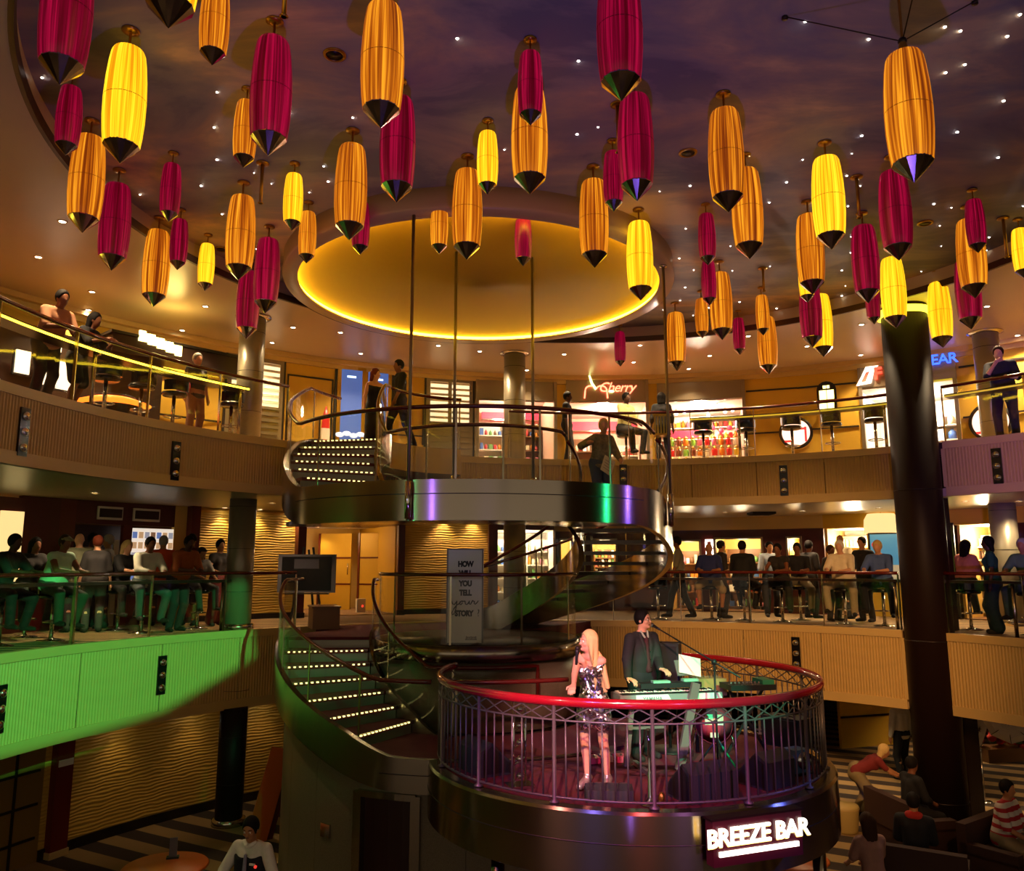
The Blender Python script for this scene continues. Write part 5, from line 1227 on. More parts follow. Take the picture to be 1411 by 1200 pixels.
def two_bone(a, t, l1, l2, pole):
    d = t - a; L = np.linalg.norm(d); mx = (l1 + l2) * 0.995
    if L > mx: t = a + d / L * mx; d = t - a; L = mx
    L = max(L, abs(l1 - l2) + 0.02)
    x = (l1 * l1 - l2 * l2 + L * L) / (2 * L); y = math.sqrt(max(0, l1 * l1 - x * x)); u = d / np.linalg.norm(d)
    pl = pole - u * (pole @ u); pl = pl / (np.linalg.norm(pl) + 1e-9)
    return a + u * x + pl * y, t
def rotx(v, a): return V3(v[0], v[1] * math.cos(a) - v[2] * math.sin(a), v[1] * math.sin(a) + v[2] * math.cos(a))
def rotz(v, a): return V3(v[0] * math.cos(a) - v[1] * math.sin(a), v[0] * math.sin(a) + v[1] * math.cos(a), v[2])
SKINS = {n: mat('skin_' + n, srgb(c), 0.5, spec=0.35) for n, c in (('light', '#d8a080'), ('tan', '#b07850'), ('brown', '#7a4a30'), ('dark', '#4a2c1e'))}
CLO = {}
def cloth(c):
    if c not in CLO: CLO[c] = mat('cloth_' + c.strip('#'), srgb(c), 0.85, noise=0.12, nscale=25)
    return CLO[c]
HAIRM = {n: mat('hair_' + n, srgb(c), 0.75, spec=0.2, noise=0.2, nscale=60, stretch=(1, 1, 0.15)) for n, c in (('black', '#120c0a'), ('brown', '#3a2214'), ('grey', '#9a948a'), ('white', '#d8d0c4'), ('blonde', '#d8b878'), ('auburn', '#6a2c18'))}

def hand_prims(wrist, d, n, s, hi, curl=0.5, mirror=1, spread=0.0):
    """palm and five fingers; d = direction of the hand, n = palm normal"""
    d = d / np.linalg.norm(d); n = n - d * (n @ d); n = n / (np.linalg.norm(n) + 1e-9); sd = np.cross(n, d) * mirror
    P = []
    if not hi:
        c = wrist + d * 0.06 * s
        P += [('c', wrist, c, 0.028 * s, 0.034 * s), ('c', c, c + d * 0.07 * s + n * 0.02, 0.03 * s, 0.022 * s), ('c', wrist + d * 0.03 * s, wrist + d * 0.07 * s + sd * 0.045 * s, 0.016 * s, 0.014 * s)]
        return P
    for q in (-1.5, -0.5, 0.5, 1.5): P.append(('c', wrist + sd * 0.010 * q, wrist + d * 0.085 * s + sd * 0.020 * q * s, 0.015, 0.012))
    for q, L in ((1.5, 0.068), (0.5, 0.080), (-0.5, 0.075), (-1.5, 0.058)):
        b = wrist + d * 0.09 * s + sd * 0.0205 * q * s; a = curl * 0.55; dd = d + sd * 0.06 * q * (1 + spread)
        for seg, f in enumerate((0.45, 0.32, 0.25)):
            dv = dd * math.cos(a) + n * math.sin(a); dv = dv / np.linalg.norm(dv); e = b + dv * L * f * s * 1.1
            P.append(('c', b, e, 0.0095 - seg * 0.0008, 0.0088 - seg * 0.0008)); b = e; a += curl * 0.95
    b = wrist + d * 0.025 * s + sd * 0.03 * s; e = b + (d * 0.6 + sd * 0.7 + n * 0.3 * curl) * 0.045 * s; f = e + (d * 0.9 + sd * 0.1 + n * 0.6 * curl) * 0.035 * s
    P += [('c', b, e, 0.013, 0.011), ('c', e, f, 0.0105, 0.009)]
    return P

def person(label, loc, rz, H=1.72, pose='stand', skin='tan', hair='brown', hairlen=0, top='#555555', sleeve=0.5, bottom='#222222', blen='long', skirt=None, shoes='#181412',
           fem=False, fat=0.0, head=(0, 0), h=0.024, hi=False, heel=0.0, seat=0.74, hands=None, feet=None, lean=None, group='guests on the balconies', cat='person', bald=False, cap=None, pel=None, name='person', shoulder_roll=0.0):
    s = H / 1.75; t = thing(name, label, cat, loc, rz, group)
    sh = (0.165 if fem else 0.19) * s; hipw = 0.095 * s
    L1a, L2a, L1l, L2l = 0.285 * s, 0.255 * s, 0.43 * s, 0.42 * s
    P0 = V3(0, 0, 0.94 * s); ln = 0.02
    ft = {-1: V3(-0.11, 0.0, 0.085 * s), 1: V3(0.11, 0.02, 0.085 * s)}; hd = {-1: V3(-0.27, -0.06, 0.80 * s), 1: V3(0.27, -0.06, 0.80 * s)}
    kp = V3(0, -1, 0.1)
    if pose == 'lean':
        P0 = V3(0, 0.10, 0.92 * s); ln = 0.42; hd = {-1: V3(-0.10, -0.42, 1.10), 1: V3(0.12, -0.40, 1.10)}; ft = {-1: V3(-0.13, 0.10, 0.085 * s), 1: V3(0.12, 0.22, 0.085 * s)}
    elif pose == 'sit':
        P0 = V3(0, 0.05, seat + 0.135 * s); ln = 0.12; ft = {-1: V3(-0.15, -0.33, seat - 0.40 * s), 1: V3(0.15, -0.36, seat - 0.40 * s)}; hd = {-1: V3(-0.12, -0.30, seat + 0.22), 1: V3(0.14, -0.30, seat + 0.22)}; kp = V3(0, -1, 0.6)
    elif pose == 'sitrail':
        P0 = V3(0, 0.05, seat + 0.135 * s); ln = 0.25; ft = {-1: V3(-0.22, -0.33, seat - 0.40 * s), 1: V3(0.24, -0.20, seat - 0.46 * s)}; hd = {-1: V3(-0.16, -0.48, 1.08), 1: V3(0.12, -0.46, 1.08)}; kp = V3(0, -1, 0.6)
    elif pose == 'walk':
        ft = {-1: V3(-0.09, -0.25, 0.085 * s), 1: V3(0.09, 0.28, 0.12 * s)}; hd = {-1: V3(-0.26, 0.16, 0.85 * s), 1: V3(0.26, -0.2, 0.88 * s)}
    elif pose == 'bend':
        P0 = V3(0, 0.15, 0.86 * s); ln = 1.0; hd = {-1: V3(-0.15, -0.62, 0.75), 1: V3(0.15, -0.62, 0.75)}; ft = {-1: V3(-0.12, 0.05, 0.085 * s), 1: V3(0.12, 0.15, 0.085 * s)}
    if lean is not None: ln = lean
    if pel is not None: P0 = V3(*pel)
    if hands:
        for q in hands: hd[q] = V3(*hands[q])
    if feet:
        for q in feet: ft[q] = V3(*feet[q])
    up = rotx(V3(0, 0, 1), ln); fw = rotx(V3(0, -1, 0), ln)
    chest = P0 + up * 0.36 * s; neck = P0 + up * 0.545 * s
    yaw, pit = head; hup = rotx(V3(0, 0, 1), ln * 0.3 + pit); hf = rotz(rotx(V3(0, -1, 0), ln * 0.3 + pit), yaw); hup = rotz(hup, yaw)
    hc = neck + up * 0.035 * s + hup * 0.105 * s + fw * 0.018; hs = 1.0 * s ** 0.5
    hr = np.cross(hf, hup); Rm = np.stack([hr, hf, hup], 1)
    S = {q: P0 + up * 0.468 * s + V3(q * sh * 0.96, 0, 0) for q in (-1, 1)}; E = {}; Wr = {}; K = {}; A = {}
    for q in (-1, 1):
        S[q] = S[q] + V3(0, 0, q * shoulder_roll)
        E[q], Wr[q] = two_bone(S[q], hd[q], L1a, L2a, V3(q * 0.7, 0.8, -0.5))
        K[q], A[q] = two_bone(P0 + V3(q * hipw, 0, -0.02), ft[q], L1l, L2l, kp + V3(q * (0.12 if 'sit' not in pose else 0.42), 0, 0))
    wA = 0.0; tr = 0.108 + fat
    torso = [('c', P0 + V3(-0.06 * s, 0, 0), P0 + V3(0.06 * s, 0, 0), (0.115 + fat * 0.8) * s, (0.115 + fat * 0.8) * s)]
    wst = (0.088 if fem else 0.102) + fat
    for q in (-1, 1):
        torso += [('c', P0 + V3(q * 0.055 * s, 0, 0.05), P0 + up * 0.2 * s + V3(q * 0.045 * s, 0, 0) + fw * fat * 0.4, (0.10 + fat) * s, wst * s),
                  ('c', P0 + up * 0.2 * s + V3(q * 0.045 * s, 0, 0) + fw * fat * 0.4, chest + V3(q * 0.065 * s, 0, 0), wst * s, (0.105 + fat * 0.3) * s),
                  ('c', chest + V3(q * 0.06 * s, 0, 0) + up * 0.03, S[q] + V3(-q * 0.03, 0, -0.01), 0.10 * s, 0.062 * s)]
        torso.append(('c', neck - up * 0.02, S[q] + V3(-q * 0.035, 0, 0.012), 0.050 * s, 0.045 * s))
        if fem: torso.append(('e', chest + V3(q * 0.075 * s, 0, 0) + fw * 0.075 * s - up * 0.0, (0.06 * s, 0.06 * s, 0.06 * s)))
    arms_u = {q: [('c', S[q], E[q], (0.050 if fem else 0.058) * s, (0.037 if fem else 0.043) * s)] for q in (-1, 1)}
    fore = {q: [('c', E[q], Wr[q], (0.038 if fem else 0.044) * s, (0.025 if fem else 0.029) * s)] for q in (-1, 1)}
    legs_u = {q: [('c', P0 + V3(q * hipw, 0, -0.02), K[q], (0.090 + fat * 0.3) * s, 0.058 * s)] for q in (-1, 1)}
    legs_l = {q: [('c', K[q], K[q] + (A[q] - K[q]) * 0.35 + V3(0, 0.015, 0), 0.055 * s, 0.056 * s), ('c', K[q] + (A[q] - K[q]) * 0.35 + V3(0, 0.015, 0), A[q], 0.056 * s, 0.034 * s)] for q in (-1, 1)}
    fdir = {q: V3(q * 0.25, -1, 0) / 1.03 for q in (-1, 1)}
    feetp = {q: [('c', A[q] + V3(0, 0.03, -0.035 * s), A[q] + fdir[q] * 0.15 * s + V3(0, 0, -0.055 * s - heel), 0.038 * s, 0.028 * s)] for q in (-1, 1)}
    headp = [('e', hc + hup * 0.02, (0.074 * hs, 0.092 * hs, 0.10 * hs), Rm), ('e', hc - hup * 0.045 * hs + hf * 0.018, (0.058 * hs, 0.070 * hs, 0.072 * hs), Rm),
             ('c', neck - up * 0.03, hc - hup * 0.05, 0.055 * s, 0.052 * s),
             ('c', hc + hf * 0.086 * hs + hup * 0.012, hc + hf * 0.106 * hs - hup * 0.02, 0.009, 0.014)]
    for q in (-1, 1): headp.append(('e', hc + hr * q * 0.077 * hs - hup * 0.005, (0.012, 0.022, 0.032), Rm))
    if hi:
        headp += [('c', hc + hf * 0.078 * hs - hup * 0.078 * hs, hc + hf * 0.083 * hs - hup * 0.080 * hs, 0.018, 0.016)]
        for q in (-1, 1): headp += [('c', hc + hf * 0.083 * hs + hup * 0.030 + hr * q * 0.012, hc + hf * 0.070 * hs + hup * 0.030 + hr * q * 0.050, 0.011, 0.010), ('e', hc + hf * 0.066 * hs - hup * 0.022 + hr * q * 0.040, (0.022, 0.022, 0.02), Rm)]
    hp = []
    for q in (-1, 1):
        fd = Wr[q] - E[q]; fd = fd / np.linalg.norm(fd)
        nn = V3(-q, 0.2, -0.2) if pose in ('stand', 'walk') else V3(0, 0.15, -1)
        cu = 0.5; dd = fd
        if hands and len(hands.get(q, ())) and isinstance(label, str) and (name, q) in HANDPOSE: dd, nn, cu = HANDPOSE[(name, q)]; dd = V3(*dd); nn = V3(*nn)
        hp += hand_prims(Wr[q], dd, nn, s, hi, cu, mirror=-q)
    allp = torso + headp + hp
    for q in (-1, 1): allp += arms_u[q] + fore[q] + legs_u[q] + legs_l[q] + feetp[q]
    kk = 0.022 if not hi else 0.012
    sdf_obj('body', allp, h, kk, SKINS[skin], t)
    def infl(P, d): return [(p[0], p[1], p[2], p[3] + d, p[4] + d) if p[0] == 'c' else (p[0], p[1], tuple(v + d for v in p[2])) + tuple(p[3:]) for p in P]
    g = 0.014 if not hi else 0.010
    # shirt
    tp = infl(torso, g)
    if sleeve > 0:
        for q in (-1, 1):
            f = min(1, sleeve * 2); e = S[q] + (E[q] - S[q]) * f; tp.append(('c', S[q], e, 0.058 * s + g + 0.004, 0.046 * s + g + 0.006))
            if sleeve > 0.5: tp.append(('c', E[q], E[q] + (Wr[q] - E[q]) * (sleeve - 0.5) * 1.9, 0.047 * s + g, 0.034 * s + g))
    tc = [(neck + up * 0.005, up)]
    if sleeve <= 0: tc.append((neck - up * 0.10 * s + fw * 0.05, up * 0.9 + fw * 0.45))
    tc.append((P0 - V3(0, 0, 0.10 * s if pose not in ('sit', 'sitrail') else 0.09), V3(0, 0, -1)))
    sdf_obj('shirt' if not skirt or skirt[0] != top else 'dress_top', tp, h, kk, top if isinstance(top, bpy.types.Material) else cloth(top), t, tc)
    # trousers / shorts / skirt
    if skirt:
        col, ln_ = skirt; mid = (K[-1] + K[1]) / 2; base = P0 + V3(0, 0, 0.06)
        sp = [('c', base, P0 - V3(0, 0, 0.04), 0.14 * s, 0.16 * s)]
        for q in (-1, 1):
            sp.append(('c', P0 + V3(q * hipw, 0, -0.02), P0 + V3(q * hipw, 0, -0.02) + (K[q] - P0 - V3(q * hipw, 0, -0.02)) * min(1, ln_), 0.105 * s, 0.088 * s + 0.03))
            if ln_ > 1: sp.append(('c', K[q], K[q] + (A[q] - K[q]) * (ln_ - 1), 0.10 * s, 0.12 * s))
        cu_ = [] 
        sdf_obj('skirt', sp, h, 0.06, col if isinstance(col, bpy.types.Material) else cloth(col), t, cu_)
    else:
        bp = [('c', P0 + V3(-0.06 * s, 0, 0.02), P0 + V3(0.06 * s, 0, 0.02), (0.118 + fat * 0.8) * s + g, (0.118 + fat * 0.8) * s + g)]
        for q in (-1, 1):
            f = 1.0; a0 = P0 + V3(q * hipw, 0, -0.02)
            bp.append(('c', a0, K[q], (0.092 + fat * 0.3) * s + g, 0.062 * s + g))
            if blen == 'long': bp.append(('c', K[q], A[q] + V3(0, 0, 0.0), 0.062 * s + g, 0.052 * s + g))
            elif blen == 'shorts': bp.append(('c', K[q], K[q] + (A[q] - K[q]) * 0.06, 0.066 * s + g, 0.07 * s + g))
        sdf_obj('trousers' if blen == 'long' else 'shorts', bp, h, kk, cloth(bottom), t, [(P0 + V3(0, 0, 0.11 * s), V3(0, 0, 1))])
    # shoes
    for q in (-1, 1):
        sp = infl(feetp[q], 0.012) + [('c', A[q], A[q] - V3(0, 0, 0.03), 0.044 * s, 0.046 * s)]
        sdf_obj('shoe', sp, h if not hi else h, 0.01, shoes if isinstance(shoes, bpy.types.Material) else cloth(shoes), t, [(V3(0, 0, A[q][2] - 0.085 * s - heel + 0.003), V3(0, 0, -1))])
    # hair
    if not bald:
        hcn = hc + hup * 0.034 - hf * 0.010
        hpz = [('e', hcn, (0.091 * hs, 0.106 * hs, 0.116 * hs), Rm)]; cuts = [(hc + hf * 0.062 * hs + hup * 0.050, hf * 0.9 - hup * 0.35)] if hairlen < 2 else [(hc + hf * 0.066 * hs + hup * 0.055, hf * 1.0 - hup * 0.25)]
        if hairlen == 0: cuts.append((hc - hup * 0.045, -hup + hf * 0.3))
        if hairlen >= 1:
            for q in (-1, 0, 1): hpz.append(('c', hcn - hf * 0.03 + hr * q * 0.055, hc - hf * 0.065 - hup * (0.13 if hairlen == 1 else 0.30) * s + hr * q * 0.06, 0.05, 0.035))
        if hairlen >= 3:
            for q in (-1, 1): hpz.append(('c', hcn + hr * q * 0.075 + hf * 0.01, hc + hr * q * 0.10 + hf * 0.02 - hup * 0.36, 0.032, 0.026))
            for q in (-1, 0, 1): hpz.append(('c', hc - hf * 0.07 - hup * 0.28 + hr * q * 0.06, hc - hf * 0.06 - hup * 0.52 + hr * q * 0.05, 0.036, 0.02))
        sdf_obj('hair', hpz, h * 0.85, 0.02, HAIRM[hair], t, cuts)
    if cap:
        sdf_obj('cap', [('e', hc + hup * 0.045, (0.090 * hs, 0.104 * hs, 0.088 * hs), Rm), ('c', hc + hf * 0.06 + hup * 0.06, hc + hf * 0.15 + hup * 0.05, 0.05, 0.03)], h * 0.8, 0.02, cloth(cap), t, [(hc + hup * 0.045, -hup)])
    if hi:
        for q in (-1, 1):
            e = hc + hf * 0.083 * hs + hup * 0.010 + hr * q * 0.031
            ey = MB().ball(tuple(e), 0.0125, 10, 8).build('eye', WHITEP, t); MB().ball(tuple(e + hf * 0.0085), 0.006, 8, 6).build('pupil', BLACK, ey)
            MB().tube([tuple(hc + hf * 0.093 * hs + hup * 0.033 + hr * q * 0.016), tuple(hc + hf * 0.090 * hs + hup * 0.040 + hr * q * 0.034), tuple(hc + hf * 0.075 * hs + hup * 0.034 + hr * q * 0.052)], 0.004, 6).build('eyebrow', HAIRM[hair], t)
        MB().ball((0, 0, 0), 1, 10, 6, M=Matrix.Translation(tuple(hc + hf * 0.094 * hs - hup * 0.050)) @ Matrix([[hr[i], hf[i], hup[i]] for i in range(3)]).to_4x4() @ Matrix.Diagonal((0.024, 0.008, 0.008, 1))).build('lips', mat('lip_colour', srgb('#a8382c') if fem else srgb('#8a5040'), 0.4), t)
    return t, dict(S=S, E=E, W=Wr, hc=hc, hf=hf, hup=hup, hr=hr, P0=P0, neck=neck, up=up, fw=fw)
HANDPOSE = {}

# ---- bar stools -------------------------------------------------------------
stool_parts = [('seat', MB().lathe([(0.001, 0.66), (0.19, 0.66), (0.215, 0.69), (0.20, 0.73), (0.001, 0.74)], 20).mesh('seat', BLACKG)),
    ('backrest', MB().sector((0, 0.02), 0.19, 0.225, 0.74, 0.92, R_(20), R_(160), 10).mesh('backrest', BLACKG)),
    ('post', MB().cyl((0, 0, 0.03), 0.032, 0.63, 14).mesh('post', STEELP)),
    ('base', MB().lathe([(0.21, 0), (0.21, 0.012), (0.05, 0.04), (0.033, 0.06)], 24).mesh('base', STEELP)),
    ('footrest', MB().tube([(0.15 * math.cos(q), -0.02 + 0.15 * math.sin(q), 0.30) for q in np.linspace(0, 2 * PI, 17)[:-1]], 0.011, 6, True).mesh('footrest', STEELP))]
def stool(label, loc, rz, group):
    t = thing('bar_stool', label, 'bar stool', loc, rz, group)
    pr_ = {n_: link(n_, me, t) for n_, me in stool_parts}; pr_['footrest'].parent = pr_['post']
    return t
def ring_at(px, c, R, off, z, y):
    p = oncirc(px, y, c, R + off); return Vector((p.x, p.y, z)), ang(c, p.x, p.y) - PI / 2

# ================================================================== GUESTS
def guest(level, px, off, turn, label, stool_too=False, dz=0.0, **kw):
    c, R, z, y = (CU, RU, ZU, 575) if level == 'U' else (CL, RL, ZL, 800)
    loc, rz = ring_at(px, c, R, off, z, y)
    t, j = person(label, loc + Vector((0, 0, dz)), rz + R_(turn), **kw)
    if stool_too:
        stool('bar stool under the ' + ' '.join(label.replace(' seated', '').split()[:12]), loc, rz + R_(turn), 'occupied bar stools')
    return t, j
# upper level
guest('U', 60, 0.62, -10, 'man in a tan shirt leaning on the upper left rail', pose='lean', skin='brown', hair='black', top='#b07a58', sleeve=0.45, bottom='#241c18', H=1.78, fat=0.02)
guest('U', 107, 0.60, 12, 'long haired woman in black leaning on the upper left rail', pose='lean', skin='brown', hair='black', hairlen=2, top='#141014', skirt=('#141014', 0.85), fem=True, H=1.62)
t, j = guest('U', 266, 1.35, 5, 'grey haired woman with a red handbag by the upper left rail', skin='light', hair='grey', top='#3a3438', sleeve=0.4, bottom='#9a6a58', fem=True, fat=0.03, H=1.66)
sdf_obj('handbag', [('e', V3(-0.32, -0.08, 0.98), (0.15, 0.10, 0.16))], 0.02, 0.01, cloth('#b02a30'), t)
MB().tube([(-0.17, -0.02, 1.40), (-0.24, -0.08, 1.2), (-0.27, -0.04, 1.03)], 0.012, 6).build('bag_strap', cloth('#6a1a1c'), t)
def freeguest(px, py, Y, z, rz, label, **kw):
    p = aty(px, py, Y); return person(label, (p.x, p.y, z), rz, **kw)
freeguest(515, 570, 15.9, ZU, R_(40), 'woman in a long black evening dress at the stair top', skin='light', hair='auburn', hairlen=1, top='#0e0c10', sleeve=0, skirt=('#0e0c10', 1.9), fem=True, H=1.66, head=(0.6, 0), h=0.02)
freeguest(550, 560, 15.7, ZU, R_(-60), 'dark haired man in black at the stair top', skin='brown', hair='black', top='#141216', sleeve=0.6, bottom='#16141a', H=1.80, pose='walk', h=0.02)
guest('U', 781, 0.9, 70, 'dark woman in black profile behind the upper rail', skin='dark', hair='black', top='#15131a', sleeve=0.5, bottom='#1a1820', fem=True, H=1.70, hairlen=0)
guest('U', 862, 1.0, 45, 'man in a pale yellow shirt seated sideways at the upper rail', stool_too=True, pose='sit', skin='dark', hair='black', top='#d8cc88', sleeve=0.5, bottom='#1e1a1c', H=1.80, fat=0.01)
guest('U', 912, 0.95, 185, 'woman in black standing behind the gold chair at the upper rail', skin='dark', hair='black', hairlen=1, top='#121014', sleeve=0.7, bottom='#15131a', fem=True, H=1.68)
guest('U', 1386, 0.62, 14, 'man in a navy polo resting his chin at the far right upper rail', pose='lean', skin='light', hair='brown', top='#15162a', sleeve=0.5, bottom='#16172a', H=1.80, fat=0.03, hands={-1: (-0.05, -0.38, 1.36), 1: (0.14, -0.40, 1.10)})
l, r = ring_at(912, CU, RU, 0.42, ZU, 575); t = thing('gold_chair', 'gold slatted high chair at the upper rail before the woman in black', 'chair', l, r + PI)
MB().box((0, 0, 0.60), (0.38, 0.36, 0.04)).build('seat', GOLD, t)
for q in range(6): MB().box((-0.16 + 0.064 * q, 0.17, 0.82), (0.035, 0.02, 0.42)).build('slat', mat('gold_slat', srgb('#a8963a'), 0.45), t)
MB().box((0, 0.17, 1.03), (0.40, 0.03, 0.05)).build('top_rail', MATS['gold_slat'], t)
for q in (-1, 1):
    for y_ in (-0.15, 0.15): MB().cyl((q * 0.16, y_, 0), 0.016, 0.60, 8).build('leg', GOLD, t)
# woman coming down the stairs with a paper
a = R_(-18.5); pw_ = pol(SX, 2.16, a, 1.978)
t, j = person('blonde woman in a patterned blouse holding a paper on the landing', pw_, R_(25), skin='light', hair='blonde', hairlen=0, top=mat('patterned_blouse', srgb('#8a8270'), 0.8, noise=0.9, nscale=22), sleeve=0.95, bottom='#4a5670', fem=True, fat=0.03, H=1.62, h=0.016, head=(-0.4, 0.1), lean=0.2, hands={-1: (-0.36, -0.22, 1.18), 1: (0.18, -0.34, 0.92)}, group='performers and staff')
pp = thing('paper_sheet', 'white printed paper held by the blonde woman on the landing', 'paper', Vector(pw_) + Vector((0.05, -0.42, 0.72)), R_(25))
MB().box((0, 0, 0.1), (0.22, 0.004, 0.30), M=Matrix.Rotation(0.5, 4, 'Y') @ Matrix.Rotation(-0.25, 4, 'X')).build('sheet', WHITEP, pp)
for k in range(4): MB().box((0, -0.004, 0.02 + 0.05 * k), (0.15, 0.002, 0.008), M=Matrix.Rotation(0.5, 4, 'Y') @ Matrix.Rotation(-0.25, 4, 'X')).build('print_line', mat('grey_print', srgb('#8a8478'), 0.8), pp)
# lower left crowd
LG = [
 (6, 0.98, 8, 'dark guest cut by the left picture edge on the lower balcony', dict(pose='sitrail', skin='dark', hair='black', top='#1a1618', bottom='#15131a'), True),
 (40, 1.95, -10, 'woman with long black hair seated at the lower left rail', dict(pose='sitrail', skin='brown', hair='black', hairlen=2, top='#221c1e', sleeve=0.2, bottom='#1a181c', fem=True), True),
 (77, 0.98, 5, 'guest in a sun hat and green lit vest seated at the lower left rail', dict(pose='sitrail', skin='brown', hair='brown', top='#b8dcc0', sleeve=0.1, bottom='#2a3a2e', cap='#8a7c5c', fat=0.05, H=1.76), True),  # the green beam's tint is put into the vest colour
 (106, 2.3, 170, 'balding man in a grey green shirt seen from behind, lower left', dict(pose='stand', skin='light', hair='grey', bald=True, top='#7c7c60', bottom='#2e2c28', H=1.78, fat=0.05), False),
 (122, 3.1, 10, 'dark man in a white shirt behind the bald man', dict(pose='stand', skin='dark', hair='black', top='#d8d0bc', bottom='#22201e', H=1.82), False),
 (131, 1.9, 150, 'auburn haired woman in a dark top, lower left crowd', dict(pose='stand', skin='light', hair='auburn', hairlen=0, top='#2e2a2c', bottom='#3a3434', fem=True, fat=0.04), False),
 (147, 2.7, -130, 'man in a bright white shirt in the lower left crowd', dict(pose='stand', skin='tan', hair='grey', top='#f0e8d8', bottom='#2c2a2a', H=1.78, fat=0.03), False),
 (166, 1.95, 10, 'blond guest in black seated at the lower left rail', dict(pose='sitrail', skin='light', hair='blonde', hairlen=1, top='#131214', sleeve=0.6, bottom='#121214', fem=True, fat=0.04), True),
 (186, 3.4, 140, 'black haired guest standing behind the blond one', dict(pose='stand', skin='tan', hair='black', hairlen=1, top='#1c1a22', bottom='#1c1a1c', fem=True), False),
 (199, 0.98, -6, 'man in an open white shirt and jeans at the lower left rail', dict(pose='sitrail', skin='brown', hair='black', top='#cfd0c0', sleeve=0.9, bottom='#3e4a4e', H=1.80), True),
 (222, 2.4, 160, 'man in a vivid orange shirt seen from behind, lower left', dict(pose='stand', skin='tan', hair='grey', top='#e0552a', bottom='#2a2624', H=1.78, fat=0.04), False),
 (250, 0.72, 0, 'man in a rust shirt leaning at the lower left rail', dict(pose='lean', skin='dark', hair='black', top='#a0521e', sleeve=0.5, bottom='#2c2830', H=1.80, fat=0.03), False),
 (262, 2.0, -55, 'man in a dark red shirt and shorts by the lower left rail', dict(pose='stand', skin='brown', hair='black', top='#5a1e1a', sleeve=0.5, bottom='#1e1c22', blen='shorts', H=1.82), False),
 (275, 1.12, 0, 'boy in a cap and grey shirt seated left of the column', dict(pose='sit', seat=0.74, skin='tan', hair='brown', top='#77716a', bottom='#3a3632', cap='#2a1a1a', H=1.45), True),
 (300, 1.55, 8, 'woman in a dark top and long red skirt beside the left column', dict(pose='stand', skin='tan', hair='black', top='#241c1a', sleeve=0.2, skirt=('#6a2420', 1.9), fem=True, H=1.70, hands={-1: (-0.2, -0.32, 1.05), 1: (0.2, -0.32, 1.05)}), False),
 # lower right
 (936, 1.1, -80, 'man in a grey shirt and black trousers walking behind the stage', dict(pose='walk', skin='brown', hair='black', top='#77705c', sleeve=0.5, bottom='#121214', H=1.84), False),
 (979, 0.98, 5, 'bald man in a blue polo and khaki shorts seated behind the stage', dict(pose='sitrail', skin='tan', hair='grey', bald=True, top='#1e2a66', bottom='#a08c68', blen='shorts', H=1.80, fat=0.07), True),
 (994, 1.7, 120, 'dark guest standing behind the man in the blue polo', dict(pose='stand', skin='tan', hair='black', top='#2a2422', bottom='#2a2624', H=1.76), False),
 (1024, 1.0, 175, 'man in a black shirt seated with his back to the stage', dict(pose='sit', skin='tan', hair='black', top='#121216', sleeve=0.6, bottom='#15141a', H=1.84, fat=0.04), True),
 (1062, 2.6, 30, 'staff member in a pale blue shirt behind the lower right rail', dict(pose='stand', skin='tan', hair='black', top='#9aa4b4', sleeve=0.5, bottom='#1c1c22', H=1.74), False),
 (1076, 0.98, -5, 'dark haired guest in a dark vest at the lower right rail', dict(pose='sitrail', skin='brown', hair='black', top='#221c1c', sleeve=0.1, bottom='#2a2422', fem=True), True),
 (1101, 1.75, 10, 'man in a black shirt and khaki trousers in the lower right group', dict(pose='sitrail', skin='brown', hair='black', top='#15131a', bottom='#6e6450', H=1.78), True),
 (1116, 2.7, 150, 'guest in a dark jacket behind the lower right group', dict(pose='stand', skin='brown', hair='black', top='#241e1e', bottom='#201c1c', H=1.76), False),
 (1146, 1.9, 60, 'guest in dark clothes left of the white haired man', dict(pose='stand', skin='brown', hair='brown', top='#322a26', bottom='#2a2624', fem=True, H=1.62), False),
 (1160, 2.8, 170, 'tall balding man in a cream shirt behind the white haired man', dict(pose='stand', skin='tan', hair='grey', bald=True, top='#cbb894', bottom='#3a342c', H=1.90, fat=0.03), False),
 (1162, 0.98, 2, 'white haired man in a cream polo and khakis at the lower right rail', dict(pose='sitrail', skin='light', hair='white', top='#e0d2b8', bottom='#a8987a', H=1.82, fat=0.05), True),
 (1192, 2.1, -20, 'dark haired man in black between the white haired and blond men', dict(pose='stand', skin='tan', hair='black', top='#1a181c', bottom='#1a181c', H=1.80), False),
 (1215, 0.98, 3, 'blond man in a blue shirt and dark trousers at the lower right rail', dict(pose='sitrail', skin='light', hair='blonde', top='#4a62a8', bottom='#15151e', H=1.78, fat=0.02), True),
 (1333, 1.35, 165, 'woman with a dark braid and pink shirt right of the column', dict(pose='sit', skin='brown', hair='black', hairlen=2, top='#c87a6a', bottom='#1e2a26', fem=True, fat=0.03), True),
 (1368, 0.80, -60, 'woman in a long dark teal dress right of the column', dict(pose='stand', skin='dark', hair='black', top='#12443e', sleeve=0.3, skirt=('#0e2a30', 1.9), fem=True, H=1.70, hairlen=1), False),
 (1418, 0.98, 5, 'guest in a green shirt at the right picture edge', dict(pose='sitrail', skin='tan', hair='grey', top='#5a7a5a', bottom='#3a4a40'), True)]
for px, off, turn, lab, kw, stl in LG: guest('L', px, off, turn, lab, stl, **kw)
